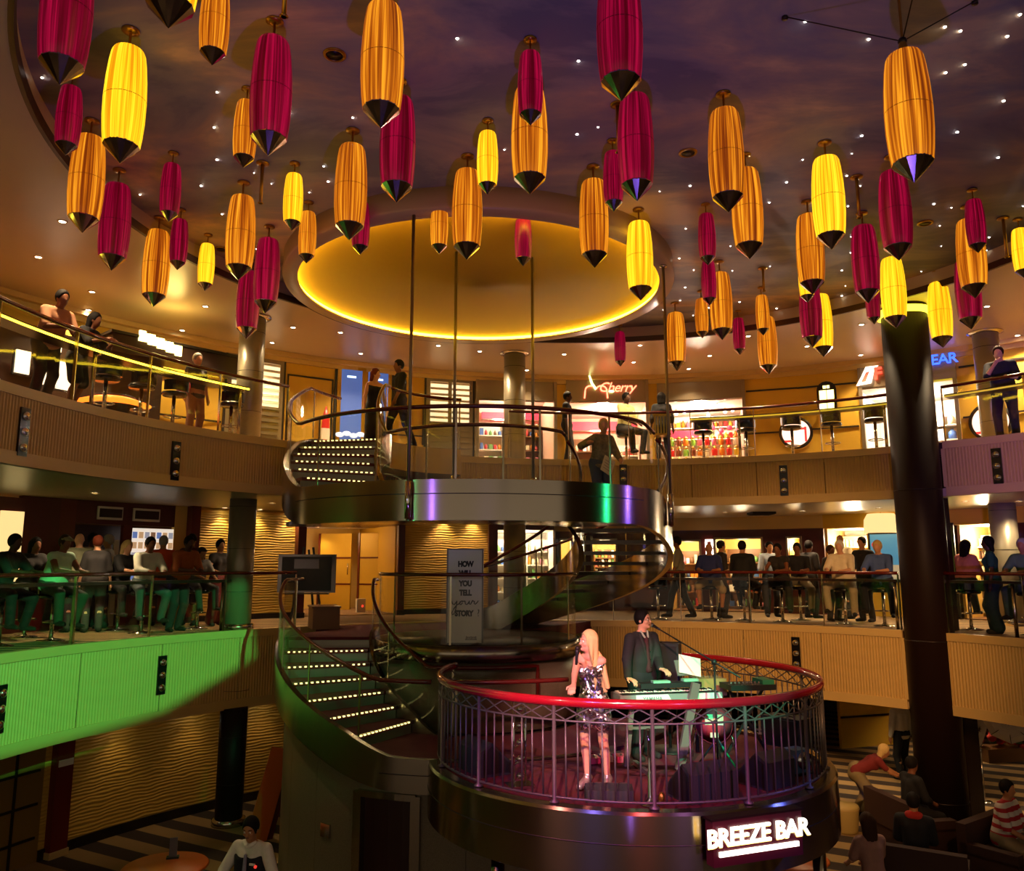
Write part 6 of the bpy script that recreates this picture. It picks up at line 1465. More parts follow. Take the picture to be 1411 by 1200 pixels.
# empty stools
for px, lab in ((142, 'first empty'), (192, 'second empty'), (238, 'third empty'), (318, 'fourth empty')):
    l, r = ring_at(px, CU, RU, 0.86, ZU, 575); stool('black bar stool at the upper left rail, ' + lab + ' one from the left', l, r + PI * 0.9, 'empty upper stools')
for px, lab in ((968, 'first'), (1027, 'second'), (1090, 'third'), (1145, 'fourth'), (1205, 'fifth')):
    l, r = ring_at(px, CU, RU, 0.86, ZU, 575); stool('black bar stool at the upper rail right of the stairs, ' + lab + ' from the left', l, r + PI, 'empty upper stools')
for px, lab in ((906, 'left of the walking man in grey'),):
    l, r = ring_at(px, CL, RL, 0.75, ZL, 800); stool('black bar stool on the lower right balcony ' + lab, l, r, 'empty lower stools')

# ================================================================== GROUND FLOOR PEOPLE AND FURNITURE
ORANGE = mat('orange_lacquer', srgb('#c8601a'), 0.35); CREAMS = mat('cream_stool_leather', srgb('#b8a060'), 0.5); BROWNV = mat('dark_brown_velvet', srgb('#3a2018'), 0.8)
def gp(px, py, dz=0.0): p = onz(px, py, ZG + dz); return Vector((p.x, p.y, ZG))
# waiter
HANDPOSE.update({('waiter', -1): ((-0.2, -0.8, 0.1), (0, 0, -1), 0.7), ('waiter', 1): ((0.1, -0.9, 0.1), (0, 0, -1), 0.7)})
wl_ = gp(350, 1124, 1.72)
t, j = person('waiter with white shirt, navy waistcoat and name badge at the bottom left', wl_, R_(-15), name='waiter', skin='tan', hair='black', top='#ddd8cc', sleeve=0.95, bottom='#16161c', H=1.72, h=0.011, hi=True, head=(0.1, 0.25), hands={-1: (-0.28, -0.30, 1.02), 1: (0.30, -0.28, 1.02)}, group='performers and staff')
up = V3(0, 0, 1)
sdf_obj('waistcoat', [('c', V3(q * 0.06, -0.005, 0.98), V3(q * 0.075, -0.005, 1.30), 0.131, 0.128) for q in (-1, 1)] + [('c', V3(q * 0.09, 0, 1.30), V3(q * 0.12, 0, 1.42), 0.10, 0.055) for q in (-1, 1)], 0.014, 0.012, cloth('#14161e'), t, [(V3(0, 0, 0.95), (0, 0, -1)), (V3(0, -0.08, 1.33), V3(0, -0.55, 1.0))])
sdf_obj('tie', [('c', V3(0, -0.135, 1.34), V3(0, -0.150, 1.12), 0.018, 0.026)], 0.01, 0.01, cloth('#8a88a0'), t)
for q in (-1, 1): sdf_obj('collar', [('c', V3(q * 0.02, -0.10, 1.43), V3(q * 0.07, -0.06, 1.46), 0.022, 0.02)], 0.01, 0.01, cloth('#e8e4d8'), t)
MB().box((0.10, -0.152, 1.26), (0.07, 0.01, 0.022)).build('name_badge', WHITEP, t); MB().ball((0.14, -0.15, 1.24), 0.018, 8, 6).build('red_pin', emi('pin_red', (0.9, 0.05, 0.03), 0.6), t)
# right side
t, j = person('waiter in a white shirt and black trousers seen from behind near the far column', gp(1247, 1074), R_(200), skin='tan', hair='black', top='#cfc6b4', sleeve=0.95, bottom='#101014', H=1.74, group='performers and staff')
t, j = person('woman in black and red bending over a table beside the stage', gp(1196, 1128), R_(75), pose='bend', skin='tan', hair='blonde', hairlen=1, top='#7a2426', sleeve=0.3, skirt=('#8a7c58', 1.7), fem=True, H=1.64, group='lounge guests')
t, j = person('dark haired guest with a red collar seated at the bottom right', gp(1268, 1242), R_(150), pose='sit', seat=0.45, skin='tan', hair='black', top='#15131a', sleeve=0.8, bottom='#121216', H=1.75, group='lounge guests', feet={-1: (-0.15, -0.5, 0.09), 1: (0.15, -0.5, 0.09)})
sdf_obj('red_collar', [('c', j['neck'] + V3(-0.06, 0.02, -0.02), j['neck'] + V3(0.06, 0.02, -0.02), 0.062, 0.062)], 0.02, 0.02, cloth('#b02822'), t)
t, j = person('woman with long brown hair seen from behind at the bottom right', gp(1206, 1276), R_(190), pose='sit', seat=0.45, skin='light', hair='brown', hairlen=2, top='#a07468', sleeve=0.4, bottom='#2a2226', fem=True, H=1.66, group='lounge guests', feet={-1: (-0.15, -0.5, 0.09), 1: (0.15, -0.5, 0.09)})
STRIPE = bpy.data.materials.new('red_white_striped_shirt'); STRIPE.use_nodes = True; nt = STRIPE.node_tree; b_ = nt.nodes['Principled BSDF']; b_.inputs['Roughness'].default_value = 0.85
tc_ = nt.nodes.new('ShaderNodeTexCoord'); wv_ = nt.nodes.new('ShaderNodeTexWave'); wv_.bands_direction = 'Z'; wv_.inputs['Scale'].default_value = 2.6
rp_ = nt.nodes.new('ShaderNodeValToRGB'); rp_.color_ramp.interpolation = 'CONSTANT'; rp_.color_ramp.elements[0].color = (*srgb('#d8ccc0'), 1); rp_.color_ramp.elements[1].color = (*srgb('#b02428'), 1); rp_.color_ramp.elements[1].position = 0.55
nt.links.new(tc_.outputs['Object'], wv_.inputs[0]); nt.links.new(wv_.outputs['Fac'], rp_.inputs[0]); nt.links.new(rp_.outputs[0], b_.inputs['Base Color'])
t, j = person('man in a red and white striped polo seated at the bottom right corner', gp(1396, 1215), R_(35), pose='sit', seat=0.45, skin='tan', hair='black', top=STRIPE, sleeve=0.5, bottom='#8a7656', H=1.78, fat=0.05, h=0.018, group='lounge guests', feet={-1: (-0.2, -0.5, 0.09), 1: (0.15, -0.5, 0.09)})
t, j = person('guest in black seated beside the tall column base', gp(1262, 1165), R_(100), pose='sit', seat=0.45, skin='brown', hair='black', top='#141216', sleeve=0.8, bottom='#141216', H=1.74, group='lounge guests', feet={-1: (-0.15, -0.5, 0.09), 1: (0.15, -0.5, 0.09)})
# round cream stools, orange tables, sofas
def pouf(label, px, py):
    t = thing('lounge_stool', label, 'stool', gp(px, py), 0, 'cream lounge stools')
    MB().lathe([(0.20, 0.0), (0.21, 0.03), (0.24, 0.34), (0.25, 0.40), (0.23, 0.44), (0.001, 0.45)], 24).build('seat', CREAMS, t); MB().lathe([(0.251, 0.385), (0.255, 0.39), (0.251, 0.395)], 24, caps=False).build('piping', FTRIM, t)
pouf('round cream lounge stool under the long haired woman at the bottom edge', 1206, 1276)
pouf('round cream lounge stool near the bending woman', 1165, 1145)
def otable(label, px, py, r, dz=0.62):
    p = onz(px, py, ZG + dz); t = thing('orange_table', label, 'table', (p.x, p.y, ZG), 0, 'orange lacquered tables')
    MB().lathe([(0.001, dz - 0.04), (r - 0.02, dz - 0.04), (r, dz - 0.02), (r - 0.02, dz), (0.001, dz)], 40).build('table_top', ORANGE, t); MB().cyl((0, 0, 0.03), 0.06, dz - 0.06, 14).build('leg', STEELP, t); MB().lathe([(0.3, 0), (0.3, 0.015), (0.06, 0.04)], 24).build('base', STEELP, t)
    return t
otable('round orange table under the right edge of the stage', 1090, 1180, 0.50)
otable('orange table beside the waiter at the bottom left', 228, 1192, 0.55)
def sofa(label, loc, rz, w=1.5):
    t = thing('lounge_sofa', label, 'sofa', loc, rz, 'dark lounge sofas')
    MB().box((0, 0, 0.22), (w, 0.8, 0.40)).build('seat', BROWNV, t); MB().box((0, 0.36, 0.55), (w, 0.14, 0.5)).build('backrest', BROWNV, t)
    for s_ in (-1, 1): MB().box((s_ * (w / 2 - 0.08), 0, 0.46), (0.16, 0.8, 0.16)).build('armrest', BROWNV, t)
sofa('dark brown sofa under the striped polo man', gp(1396, 1215) + Vector((0.0, 0.05, 0)), R_(35), 1.2); sofa('dark brown sofa at the foot of the tall column', gp(1262, 1165) + Vector((-0.06, 0.0, 0)), R_(100), 1.2); sofa('dark brown sofa at the bottom edge right of the stage', gp(1268, 1242) + Vector((0.0, -0.06, 0)), R_(150), 1.2)
# orange armchair back and menu holder at the left
p = gp(352, 1160); t = thing('orange_screen', 'tall leaning orange panel with dark side against the granite base', 'panel', p, R_(25))
MB().box((0, 0, 0.75), (0.34, 0.05, 1.5), M=Matrix.Rotation(R_(14), 4, 'Y')).build('face', ORANGE, t); MB().box((0.1, 0.06, 0.72), (0.34, 0.05, 1.45), M=Matrix.Rotation(R_(14), 4, 'Y')).build('back_board', DARKRED, t)
p = onz(238, 1182, ZG + 0.62); t = thing('menu_holder', 'small clear menu stand on the orange table', 'menu stand', (p.x, p.y, ZG + 0.62), 0.3)
MB().box((0, 0, 0.13), (0.10, 0.02, 0.26)).build('card', mat('menu_card', srgb('#5a5a60'), 0.4), t); MB().box((0, 0, 0.01), (0.16, 0.10, 0.02)).build('foot', BLACK, t)
p = onz(1102, 1180, ZG + 0.622); t = thing('drink_glass', 'tall dark drink on the orange table under the stage', 'glass', (p.x, p.y, ZG + 0.62)); MB().lathe([(0.03, 0), (0.036, 0.15), (0.034, 0.15), (0.028, 0.01)], 14).build('tumbler', GLASS, t); MB().cyl((0, 0, 0.012), 0.027, 0.09, 12).build('drink', mat('cola', srgb('#2a0c08'), 0.2), t)
# yellow screen wall and umbrellas far right on the ground
p0, p1 = gp(1168, 1030), gp(1240, 1024); aa = math.atan2(p1.y - p0.y, p1.x - p0.x); L_ = (p1 - p0).length
t = thing('yellow_partition', 'yellow wall partition with two black bars behind the white shirted waiter', 'partition', (p0 + p1) / 2, aa)
MB().box((0, 0, 1.0), (L_ * 1.25, 0.1, 2.0)).build('panel', YELLOW, t)
for zz in (0.75, 1.45): MB().box((0, -0.06, zz), (L_ * 1.25, 0.03, 0.05)).build('bar', BLACKTRIM, t)
UMB = mat('silver_umbrella_cloth', srgb('#c8c0b8'), 0.45)
for px, py, r, tilt, lab in ((1334, 1000, 0.75, 0.5, 'left open silver umbrella lying on its side'), (1390, 992, 0.48, -0.6, 'right open silver umbrella lying on its side')):
    p = aty(px, py, 17.8 if px < 1350 else 16.5); t = thing('umbrella', lab + ' in the ground floor display', 'umbrella', p, tilt)
    Mu = Matrix.Rotation(PI / 2 + 0.15, 4, 'X')
    MB().lathe([(0.001, 0.32 * r), (0.35 * r, 0.27 * r), (0.7 * r, 0.14 * r), (r, -0.08 * r)], 8, M=Mu, smooth=False, caps=False).build('canopy', UMB, t)
    for k in range(8):
        q = 2 * PI * k / 8; MB().tube([(0.001, 0, 0.325 * r), (0.7 * r * math.cos(q), 0.7 * r * math.sin(q), 0.145 * r), (r * math.cos(q), r * math.sin(q), -0.075 * r)], 0.008, 5, M=Mu).build('rib', DARKMETAL, t)
    MB().cyl((0, 0, -0.7 * r), 0.012, r, 6, M=Mu).build('shaft', DARKMETAL, t)
p = gp(1392, 1046); t = thing('flower_bed', 'bed of red flowers in a low trough under the umbrellas', 'flowers', p, 0.2)
MB().box((0, 0, 0.15), (1.6, 0.5, 0.3)).build('trough', WOODB, t)
rnd = random.Random(3); RF = mat('red_petals', srgb('#b02a20'), 0.7); LF = mat('green_leaf', srgb('#3a5a2a'), 0.7)
fl_me = MB().ball((0, 0, 0), 0.09, 8, 6, (1, 1, 0.8)).mesh('flower_head', RF); lf_me = MB().ball((0, 0, 0), 0.11, 7, 5, (1, 0.7, 0.5)).mesh('leaf_clump', LF)
for k in range(46): link('flower_head' if k % 4 else 'leaf_clump', fl_me if k % 4 else lf_me, t, (rnd.uniform(-0.8, 0.8), rnd.uniform(-0.22, 0.22), rnd.uniform(0.3, 0.62)), rnd.uniform(0, 6))
for px, py in ((1329, 1110), (1357, 1105)):
    t = thing('rope_post', ('left' if px < 1340 else 'right') + ' thin chrome rope post before the umbrella display', 'post', gp(px, py)); MB().cyl((0, 0, 0.02), 0.022, 0.92, 10).build('pole', STEELP, t); MB().lathe([(0.14, 0), (0.14, 0.015), (0.03, 0.03)], 18).build('base', STEELP, t); MB().ball((0, 0, 0.97), 0.04, 10, 8).build('knob', CHROME, t)

# ================================================================== PERFORMERS
def clampr(p, r=2.0):
    d = Vector((p.x - ST[0], p.y - ST[1])); L = d.length
    return Vector((ST[0] + d.x * min(1, r / L), ST[1] + d.y * min(1, r / L), ZS + 0.003))
def tolocal(wpt, loc, rz):
    d = Vector(wpt) - Vector(loc); return (d.x * math.cos(-rz) - d.y * math.sin(-rz), d.x * math.sin(-rz) + d.y * math.cos(-rz), d.z)
SEQ = bpy.data.materials.new('silver_sequins'); SEQ.use_nodes = True; nt = SEQ.node_tree; b_ = nt.nodes['Principled BSDF']
b_.inputs['Metallic'].default_value = 1.0; b_.inputs['Roughness'].default_value = 0.26; b_.inputs['Base Color'].default_value = (0.85, 0.83, 0.85, 1)
tc_ = nt.nodes.new('ShaderNodeTexCoord'); vo = nt.nodes.new('ShaderNodeTexVoronoi'); vo.inputs['Scale'].default_value = 42
nt.links.new(tc_.outputs['Object'], vo.inputs['Vector'])
mxn = nt.nodes.new('ShaderNodeVectorMath'); mxn.operation = 'SUBTRACT'; mxn.inputs[1].default_value = (0.5, 0.5, 0.5)
nt.links.new(vo.outputs['Color'], mxn.inputs[0]); sc2 = nt.nodes.new('ShaderNodeVectorMath'); sc2.operation = 'SCALE'; sc2.inputs['Scale'].default_value = 1.0
nt.links.new(mxn.outputs[0], sc2.inputs[0]); ge = nt.nodes.new('ShaderNodeNewGeometry'); ad2 = nt.nodes.new('ShaderNodeVectorMath'); ad2.operation = 'ADD'
nt.links.new(ge.outputs['Normal'], ad2.inputs[0]); nt.links.new(sc2.outputs[0], ad2.inputs[1]); nz = nt.nodes.new('ShaderNodeVectorMath'); nz.operation = 'NORMALIZE'
nt.links.new(ad2.outputs[0], nz.inputs[0]); nt.links.new(nz.outputs[0], b_.inputs['Normal'])
SILV = mat('silver_leather', srgb('#c8b8a8'), 0.3, 0.7)
sl = onz(822, 1088, ZS); srz = R_(-28); hl = 0.05
rail_h = near_circ(786, 962, ST, RR); rail_h.z = ZRAIL + 0.05
HANDPOSE[('singer', -1)] = (rotz(V3(-0.25, -0.9, -0.25), -srz), (0, 0, -1), 0.55)
HANDPOSE[('singer', 1)] = ((-0.75, 0.05, 0.55), (-0.3, 0.95, 0.1), 1.3)
singer, j = person('blonde singer in a silver sequin mini dress singing into a microphone', (sl.x, sl.y, ZS + 0.004), srz, name='singer', heel=0.045, skin='light', hair='blonde', hairlen=3, top=SEQ, sleeve=0, skirt=(SEQ, 0.52), shoes=SILV, fem=True, H=1.66, h=0.0085, hi=True,
    head=(-0.75, -0.12), lean=0.20, group='performers and staff', hands={-1: tolocal((rail_h.x + 0.03, rail_h.y + 0.10, rail_h.z + 0.03), (sl.x, sl.y, ZS), srz), 1: (-0.03, -0.25, 1.40)}, feet={-1: (-0.10, -0.02, 0.13), 1: (0.12, 0.03, 0.13)}, pel=(0, -0.05, 0.965))
for_h = [('c', j['hc'] + j['hr'] * 0.07 - j['hf'] * 0.03, j['hc'] + V3(0.13, 0.05, -0.20), 0.045, 0.042), ('c', j['hc'] + V3(0.13, 0.05, -0.20), j['hc'] + V3(0.19, 0.07, -0.48), 0.042, 0.028), ('c', j['hc'] + V3(0.10, 0.08, -0.2), j['hc'] + V3(0.15, 0.10, -0.52), 0.05, 0.03)]
sdf_obj('hair_fall', for_h, 0.01, 0.02, HAIRM['blonde'], singer)
for q, f in ((-1, (-0.10, 0.03)), (1, (0.12, 0.08))): MB().lathe([(0.008, 0.0), (0.010, 0.04), (0.028, 0.075)], 10, (f[0], f[1], 0)).build('heel', SILV, singer)
mouth = j['hc'] + j['hf'] * 0.10 - j['hup'] * 0.05; wr = j['W'][1]; top = mouth + j['hf'] * 0.035 - j['hup'] * 0.015
Ms = Matrix.Translation((sl.x, sl.y, ZS)) @ Matrix.Rotation(srz, 4, 'Z')
mt = thing('microphone', 'black handheld microphone at the singer\'s mouth', 'microphone', Ms @ Vector(tuple(top)), 0)
axis = (Vector(tuple(top)) - Vector(tuple(wr + V3(-0.08, -0.02, -0.06)))).normalized(); axis = (Matrix.Rotation(srz, 3, 'Z') @ axis)
MB().tube([axis * 0.0, axis * -0.05, axis * -0.09, axis * -0.24], [0.026, 0.022, 0.017, 0.012], 12).build('handle', BLACK, mt); MB().ball((0, 0, 0), 0.030, 12, 8).build('grille', DARKMETAL, mt)

kl = aty(884, 960, 10.95); krz = R_(32)
KB = aty(918, 948, 10.30); kbz = R_(12)             # keyboard centre
def kbw(x, y, z): return Vector((KB.x, KB.y, 0)) + Matrix.Rotation(kbz, 3, 'Z') @ Vector((x, y, 0)) + Vector((0, 0, z))
ZK = -0.40
HANDPOSE[('keyboard_player', -1)] = ((0.15, -0.9, -0.25), (0, 0, -1), 0.55); HANDPOSE[('keyboard_player', 1)] = ((0.05, -0.9, -0.2), (0, 0, -1), 0.5)
LOCK = (kl.x, kl.y, ZS)
kp_, j = person('keyboard player in a dark suit with glasses singing at a boom microphone', LOCK, krz, name='keyboard_player', skin='light', hair='black', top='#1a1c1a', sleeve=1.0, bottom='#15161a', H=1.88, h=0.0095, hi=True, fat=0.025, head=(0.45, 0.0), lean=0.06,
    group='performers and staff', hands={-1: tolocal(kbw(-0.42, 0.22, ZK + 0.15), LOCK, krz), 1: tolocal(kbw(0.06, 0.32, ZK + 0.29), LOCK, krz)})
nk, upv, fwv = j['neck'], j['up'], j['fw']
sdf_obj('shirt_front', [('c', nk - upv * 0.08 + fwv * 0.085, nk - upv * 0.46 + fwv * 0.135, 0.032, 0.05)], 0.012, 0.01, cloth('#3a1418'), kp_)
for q in (-1, 1):
    sdf_obj('lapel', [('c', nk - upv * 0.02 + V3(q * 0.075, 0, 0) + fwv * 0.05, nk - upv * 0.17 + V3(q * 0.062, 0, 0) + fwv * 0.118, 0.022, 0.026), ('c', nk - upv * 0.17 + V3(q * 0.062, 0, 0) + fwv * 0.118, nk - upv * 0.34 + V3(q * 0.03, 0, 0) + fwv * 0.14, 0.022, 0.014)], 0.011, 0.01, cloth('#20231f'), kp_)
    sdf_obj('collar', [('c', nk + V3(q * 0.055, 0, 0) + fwv * 0.045 + upv * 0.01, nk - upv * 0.06 + V3(q * 0.028, 0, 0) + fwv * 0.095, 0.016, 0.014)], 0.009, 0.01, cloth('#9aa890'), kp_)
    c_ = j['hc'] + j['hf'] * 0.102 + j['hup'] * 0.010 + j['hr'] * q * 0.033
    MB().tube([tuple(c_ + j['hr'] * 0.024 * math.cos(a_) + j['hup'] * 0.019 * math.sin(a_)) for a_ in np.linspace(0, 2 * PI, 13)[:-1]], 0.0022, 5, True).build('spectacle_rim', STEELP, kp_)
    MB().tube([tuple(c_ + j['hr'] * q * 0.024), tuple(j['hc'] + j['hr'] * q * 0.083 + j['hup'] * 0.012)], 0.002, 5).build('spectacle_arm', STEELP, kp_)
for k in range(3): p_ = nk - upv * (0.22 + 0.1 * k) + fwv * (0.137 + 0.012 * k); MB().ball(tuple(p_ + V3(0, 0, 0) + fwv * 0.03), 0.012, 8, 6).build('button', STEELP, kp_)

# ================================================================== STAGE EQUIPMENT
WHK = mat('white_keyboard_panel', srgb('#d8dcd8'), 0.3); GREYK = mat('grey_keyboard_case', srgb('#7c8a84'), 0.4)
kb = thing('stage_keyboard', 'long grey and white stage keyboard with printed maker name', 'keyboard', (KB.x, KB.y, ZK - 0.1), kbz)
MB().box((0, 0, 0.10), (1.32, 0.34, 0.10)).build('case', GREYK, kb)
for x0, x1 in ((-0.46, -0.05), (0.28, 0.62)): MB().prism([(x0, -0.055), (x1 + 0.06, -0.055), (x1, 0.05), (x0, 0.05)], 0.0, 0.006, M=Matrix.Translation((0, -0.172, 0.10)) @ FLIP).build('white_panel', WHK, kb)
me = text_mesh('YAMAHA', 0.06, 0.002, mat('grey_maker_print', srgb('#6a8a7c'), 0.5), bold=0.001); me.transform(FLIP); link('maker_print', me, kb, (-0.25, -0.180, 0.10))
for k in range(36): MB().box((-0.60 + 0.0336 * k, 0.07, 0.158), (0.030, 0.16, 0.012)).build('white_key', WHITEP, kb)
for k in range(36):
    if k % 7 in (0, 1, 3, 4, 5): MB().box((-0.583 + 0.0336 * k, 0.03, 0.170), (0.016, 0.09, 0.014)).build('black_key', BLACK, kb)
MB().box((0, -0.11, 0.155), (1.25, 0.08, 0.012)).build('control_panel', BLACK, kb)
ks = thing('keyboard_stand', 'grey column keyboard stand with slanted legs and green lit feet', 'stand', (KB.x, KB.y, ZS), kbz)
GM = mat('grey_stand_metal', srgb('#8a827e'), 0.4, 0.6)
for s_ in (-1, 1):
    MB().bar((s_ * 0.18 + 0.10, -0.25, 1.05), (s_ * 0.18 - 0.14, -0.235, 0.06), 0.10, 0.05).build('slanted_leg', GM, ks) if s_ > 0 else MB().bar((-0.42, 0.1, 0.74), (-0.50, 0.12, 0.05), 0.06, 0.05).build('slanted_leg', GM, ks)
    MB().bar((s_ * 0.3 - 0.05, -0.40, 0.03), (s_ * 0.3, 0.35, 0.03), 0.05, 0.05).build('foot', GM, ks)
MB().box((0, 0.02, 0.765), (1.1, 0.06, 0.05)).build('cross_bar', GM, ks)
for s_ in (-1, 1): MB().box((s_ * 0.45, 0.0, 0.803), (0.05, 0.36, 0.026)).build('arm', GM, ks)
MB().box((-0.30, -0.05, 0.52), (0.50, 0.03, 0.03)).build('brace', GM, ks)
t = thing('sound_module', 'second smaller keyboard module lying above the main keyboard', 'keyboard', kbw(0.08, 0.10, ZK + 0.09), kbz)
MB().box((0, 0, 0.03), (0.8, 0.16, 0.06)).build('case', BLACK, t); MB().box((-0.12, -0.02, 0.07), (0.22, 0.10, 0.03)).build('pad', mat('mint_pad', srgb('#7cc8a0'), 0.4), t); MB().box((0.28, 0.0, 0.08), (0.20, 0.10, 0.03)).build('pad', MATS['mint_pad'], t)
t = thing('sheet_music', 'white sheet music leaning on a grey desk above the keyboard', 'sheet music', kbw(0.34, 0.10, ZK + 0.24), kbz + 0.1)
MB().box((0.04, 0.03, 0.13), (0.30, 0.006, 0.24), M=Matrix.Rotation(R_(-25), 4, 'X') @ Matrix.Rotation(R_(14), 4, 'Y')).build('sheet', WHITEP, t); MB().box((0.0, 0.06, 0.10), (0.24, 0.012, 0.2), M=Matrix.Rotation(R_(-25), 4, 'X')).build('desk', GM, t)
# boom microphone
mo = Vector((kl.x, kl.y, ZS)) + Matrix.Rotation(krz, 3, 'Z') @ Vector(tuple(j['hc'] + j['hf'] * 0.135 - j['hup'] * 0.055))
sp_ = aty(984, 912, 9.92); ms = thing('microphone_stand', 'black boom microphone stand reaching to the keyboard player\'s mouth', 'microphone stand', (sp_.x, sp_.y, ZS))
def L3(v): return Vector(v) - Vector((sp_.x, sp_.y, ZS))
tip = L3(mo); joint = Vector((0, 0, sp_.z - ZS)); dirb = (tip - joint).normalized()
MB().cyl((0, 0, 0.02), 0.013, joint.z - 0.02, 8).build('pole', BLACK, ms); MB().tube([joint - dirb * 0.42, tip - dirb * 0.14], 0.010, 8).build('boom', BLACK, ms); MB().ball(tuple(joint), 0.035, 8, 6).build('clutch', BLACK, ms)
MB().tube([tip - dirb * 0.16, tip - dirb * 0.03], [0.012, 0.020], 10).build('microphone_body', BLACK, ms); MB().ball(tuple(tip), 0.030, 12, 8).build('microphone_head', CHROME, ms)
for k in range(3): q = 2 * PI * k / 3 + 0.5; MB().tube([(0, 0, 0.45), (0.33 * math.cos(q), 0.33 * math.sin(q), 0.015)], 0.012, 6).build('tripod_leg', BLACK if k else mat('green_tape_leg', srgb('#2a8a64'), 0.4), ms)
# speaker on pole behind the player, mixer, drum, monitors, rack
def cab(label, p, rz, d, name='loudspeaker', m=BLACK, stand=0.0, tilt=0.0):
    t = thing(name, label, 'speaker', p, rz); M = Matrix.Translation((0, 0, stand)) @ Matrix.Rotation(tilt, 4, 'X')
    MB().box((0, 0, d[2] / 2), d, M=M).build('cabinet', m, t); MB().box((0, -d[1] / 2 - 0.006, d[2] / 2), (d[0] * 0.86, 0.012, d[2] * 0.86), M=M).build('grille', DARKMETAL, t)
    MB().box((0, 0, d[2] + 0.006), (d[0] * 0.4, 0.05, 0.012), M=M).build('handle', DARKMETAL, t)
    if stand: MB().cyl((0, 0, 0), 0.02, stand, 8).build('pole', BLACK, t); MB().lathe([(0.3, 0), (0.3, 0.012), (0.02, 0.03)], 18).build('base', BLACK, t)
p = aty(921, 935, 11.4); cab('black loudspeaker on a pole behind the keyboard player', (p.x, p.y, ZS + 0.003), R_(-20), (0.34, 0.3, 0.5), stand=p.z - ZS - 0.02)
def wedge(label, px, py, rz, w=0.55, dd=0.42, hh=0.38):
    p = clampr(onz(px, py, ZS), 2.02); t = thing('stage_monitor', label, 'stage monitor', (p.x, p.y, ZS + 0.002), rz)
    Mx = Matrix(((0, 0, 1, -w / 2), (1, 0, 0, 0), (0, 1, 0, 0), (0, 0, 0, 1)))
    MB().prism([(-dd / 2, 0), (dd / 2, 0), (dd / 2, hh * 0.75), (dd / 2 - 0.14, hh), (-dd / 2, 0.12)], 0, w, M=Mx).build('cabinet', mat('charcoal_cabinet', srgb('#2a2c2c'), 0.6), t)
    for s_ in (-1, 1): MB().prism([(-dd / 2 + .03, 0.03), (dd / 2 - .03, 0.03), (dd / 2 - .03, hh * 0.7), (dd / 2 - 0.15, hh - .03), (-dd / 2 + .03, 0.12)], 0, 0.006, M=Matrix.Translation((s_ * (w / 2 + 0.003) + w / 2, 0, 0)) @ Mx).build('side_plate', BLACK, t)
    a_ = math.atan2(hh - 0.12, dd - 0.14); MB().box((0, 0, 0.006), (w * 0.88, (dd - 0.14) * 1.15, 0.012), M=Matrix.Translation((0, -0.07, (hh + 0.12) / 2)) @ Matrix.Rotation(a_, 4, 'X')).build('grille', DARKMETAL, t)
wedge('black wedge monitor in the middle of the stage right of the silver post', 968, 1098, R_(205), 0.62); wedge('black wedge monitor near the right front rail', 1056, 1080, R_(215), 0.5)
wedge('low black wedge monitor in front of the singer', 838, 1106, R_(178), 0.50, 0.20, 0.16); wedge('black wedge monitor at the left edge of the stage', 668, 1062, R_(120), 0.6)
t_ = onz(1012, 1102, ZS)
p = clampr(onz(1110, 1066, ZS), 2.1); t = thing('stage_light_unit', 'blue lit floor lamp unit at the right edge of the stage', 'stage light', (p.x, p.y, ZS + 0.003), R_(30))
MB().box((0, 0, 0.15), (0.24, 0.2, 0.26)).build('body', mat('blue_grey_case', srgb('#4a6a9a'), 0.4), t); MB().lathe([(0.10, 0), (0.10, 0.02)], 16, M=Matrix.Translation((0, -0.1, 0.16)) @ FLIP).build('lens', CHROME, t); MB().box((0, 0, 0.01), (0.3, 0.26, 0.02)).build('base', BLACK, t)
p = aty(1030, 945, 10.9); t = thing('mixing_desk', 'small dark mixing desk on a stand right of the keyboard', 'mixer', (p.x, p.y, ZS), R_(10))
zt_ = p.z - ZS; MB().box((0, 0, zt_), (0.62, 0.36, 0.07)).build('case', BLACK, t); MB().box((0.22, 0, zt_ + 0.06), (0.16, 0.3, 0.06)).build('end_unit', mat('green_end', srgb('#2a7a5a'), 0.4), t)
for s_ in (-1, 1): MB().bar((s_ * 0.3, 0.1, 0.02), (-s_ * 0.25, 0.05, zt_ - 0.03), 0.03, 0.03).build('cross_leg', BLACK, t)
for k in range(8): MB().cyl((-0.25 + 0.055 * k, -0.05, zt_ + 0.035), 0.012, 0.025, 6).build('knob', GM, t)
p = aty(985, 935, 11.3); t = thing('percussion_rack', 'wooden crate with a tangle of silver percussion on top', 'rack', (p.x - 0.10, p.y, ZS + 0.003), 0.1)
MB().box((0, 0, 0.85), (0.42, 0.3, 0.22)).build('crate', mat('pale_wood', srgb('#b08858'), 0.5), t)
for s_ in (-1, 1): MB().box((s_ * 0.17, 0, 0.37), (0.04, 0.04, 0.74)).build('leg', BLACK, t)
for k in range(7): MB().tube([(-0.18 + 0.06 * k, -0.1 + 0.03 * (k % 3), 0.96), (-0.2 + 0.07 * k, 0.05, 1.06 + 0.03 * (k % 2)), (-0.12 + 0.05 * k, 0.1, 0.97)], 0.008, 5).build('silver_rattle', CHROME, t)
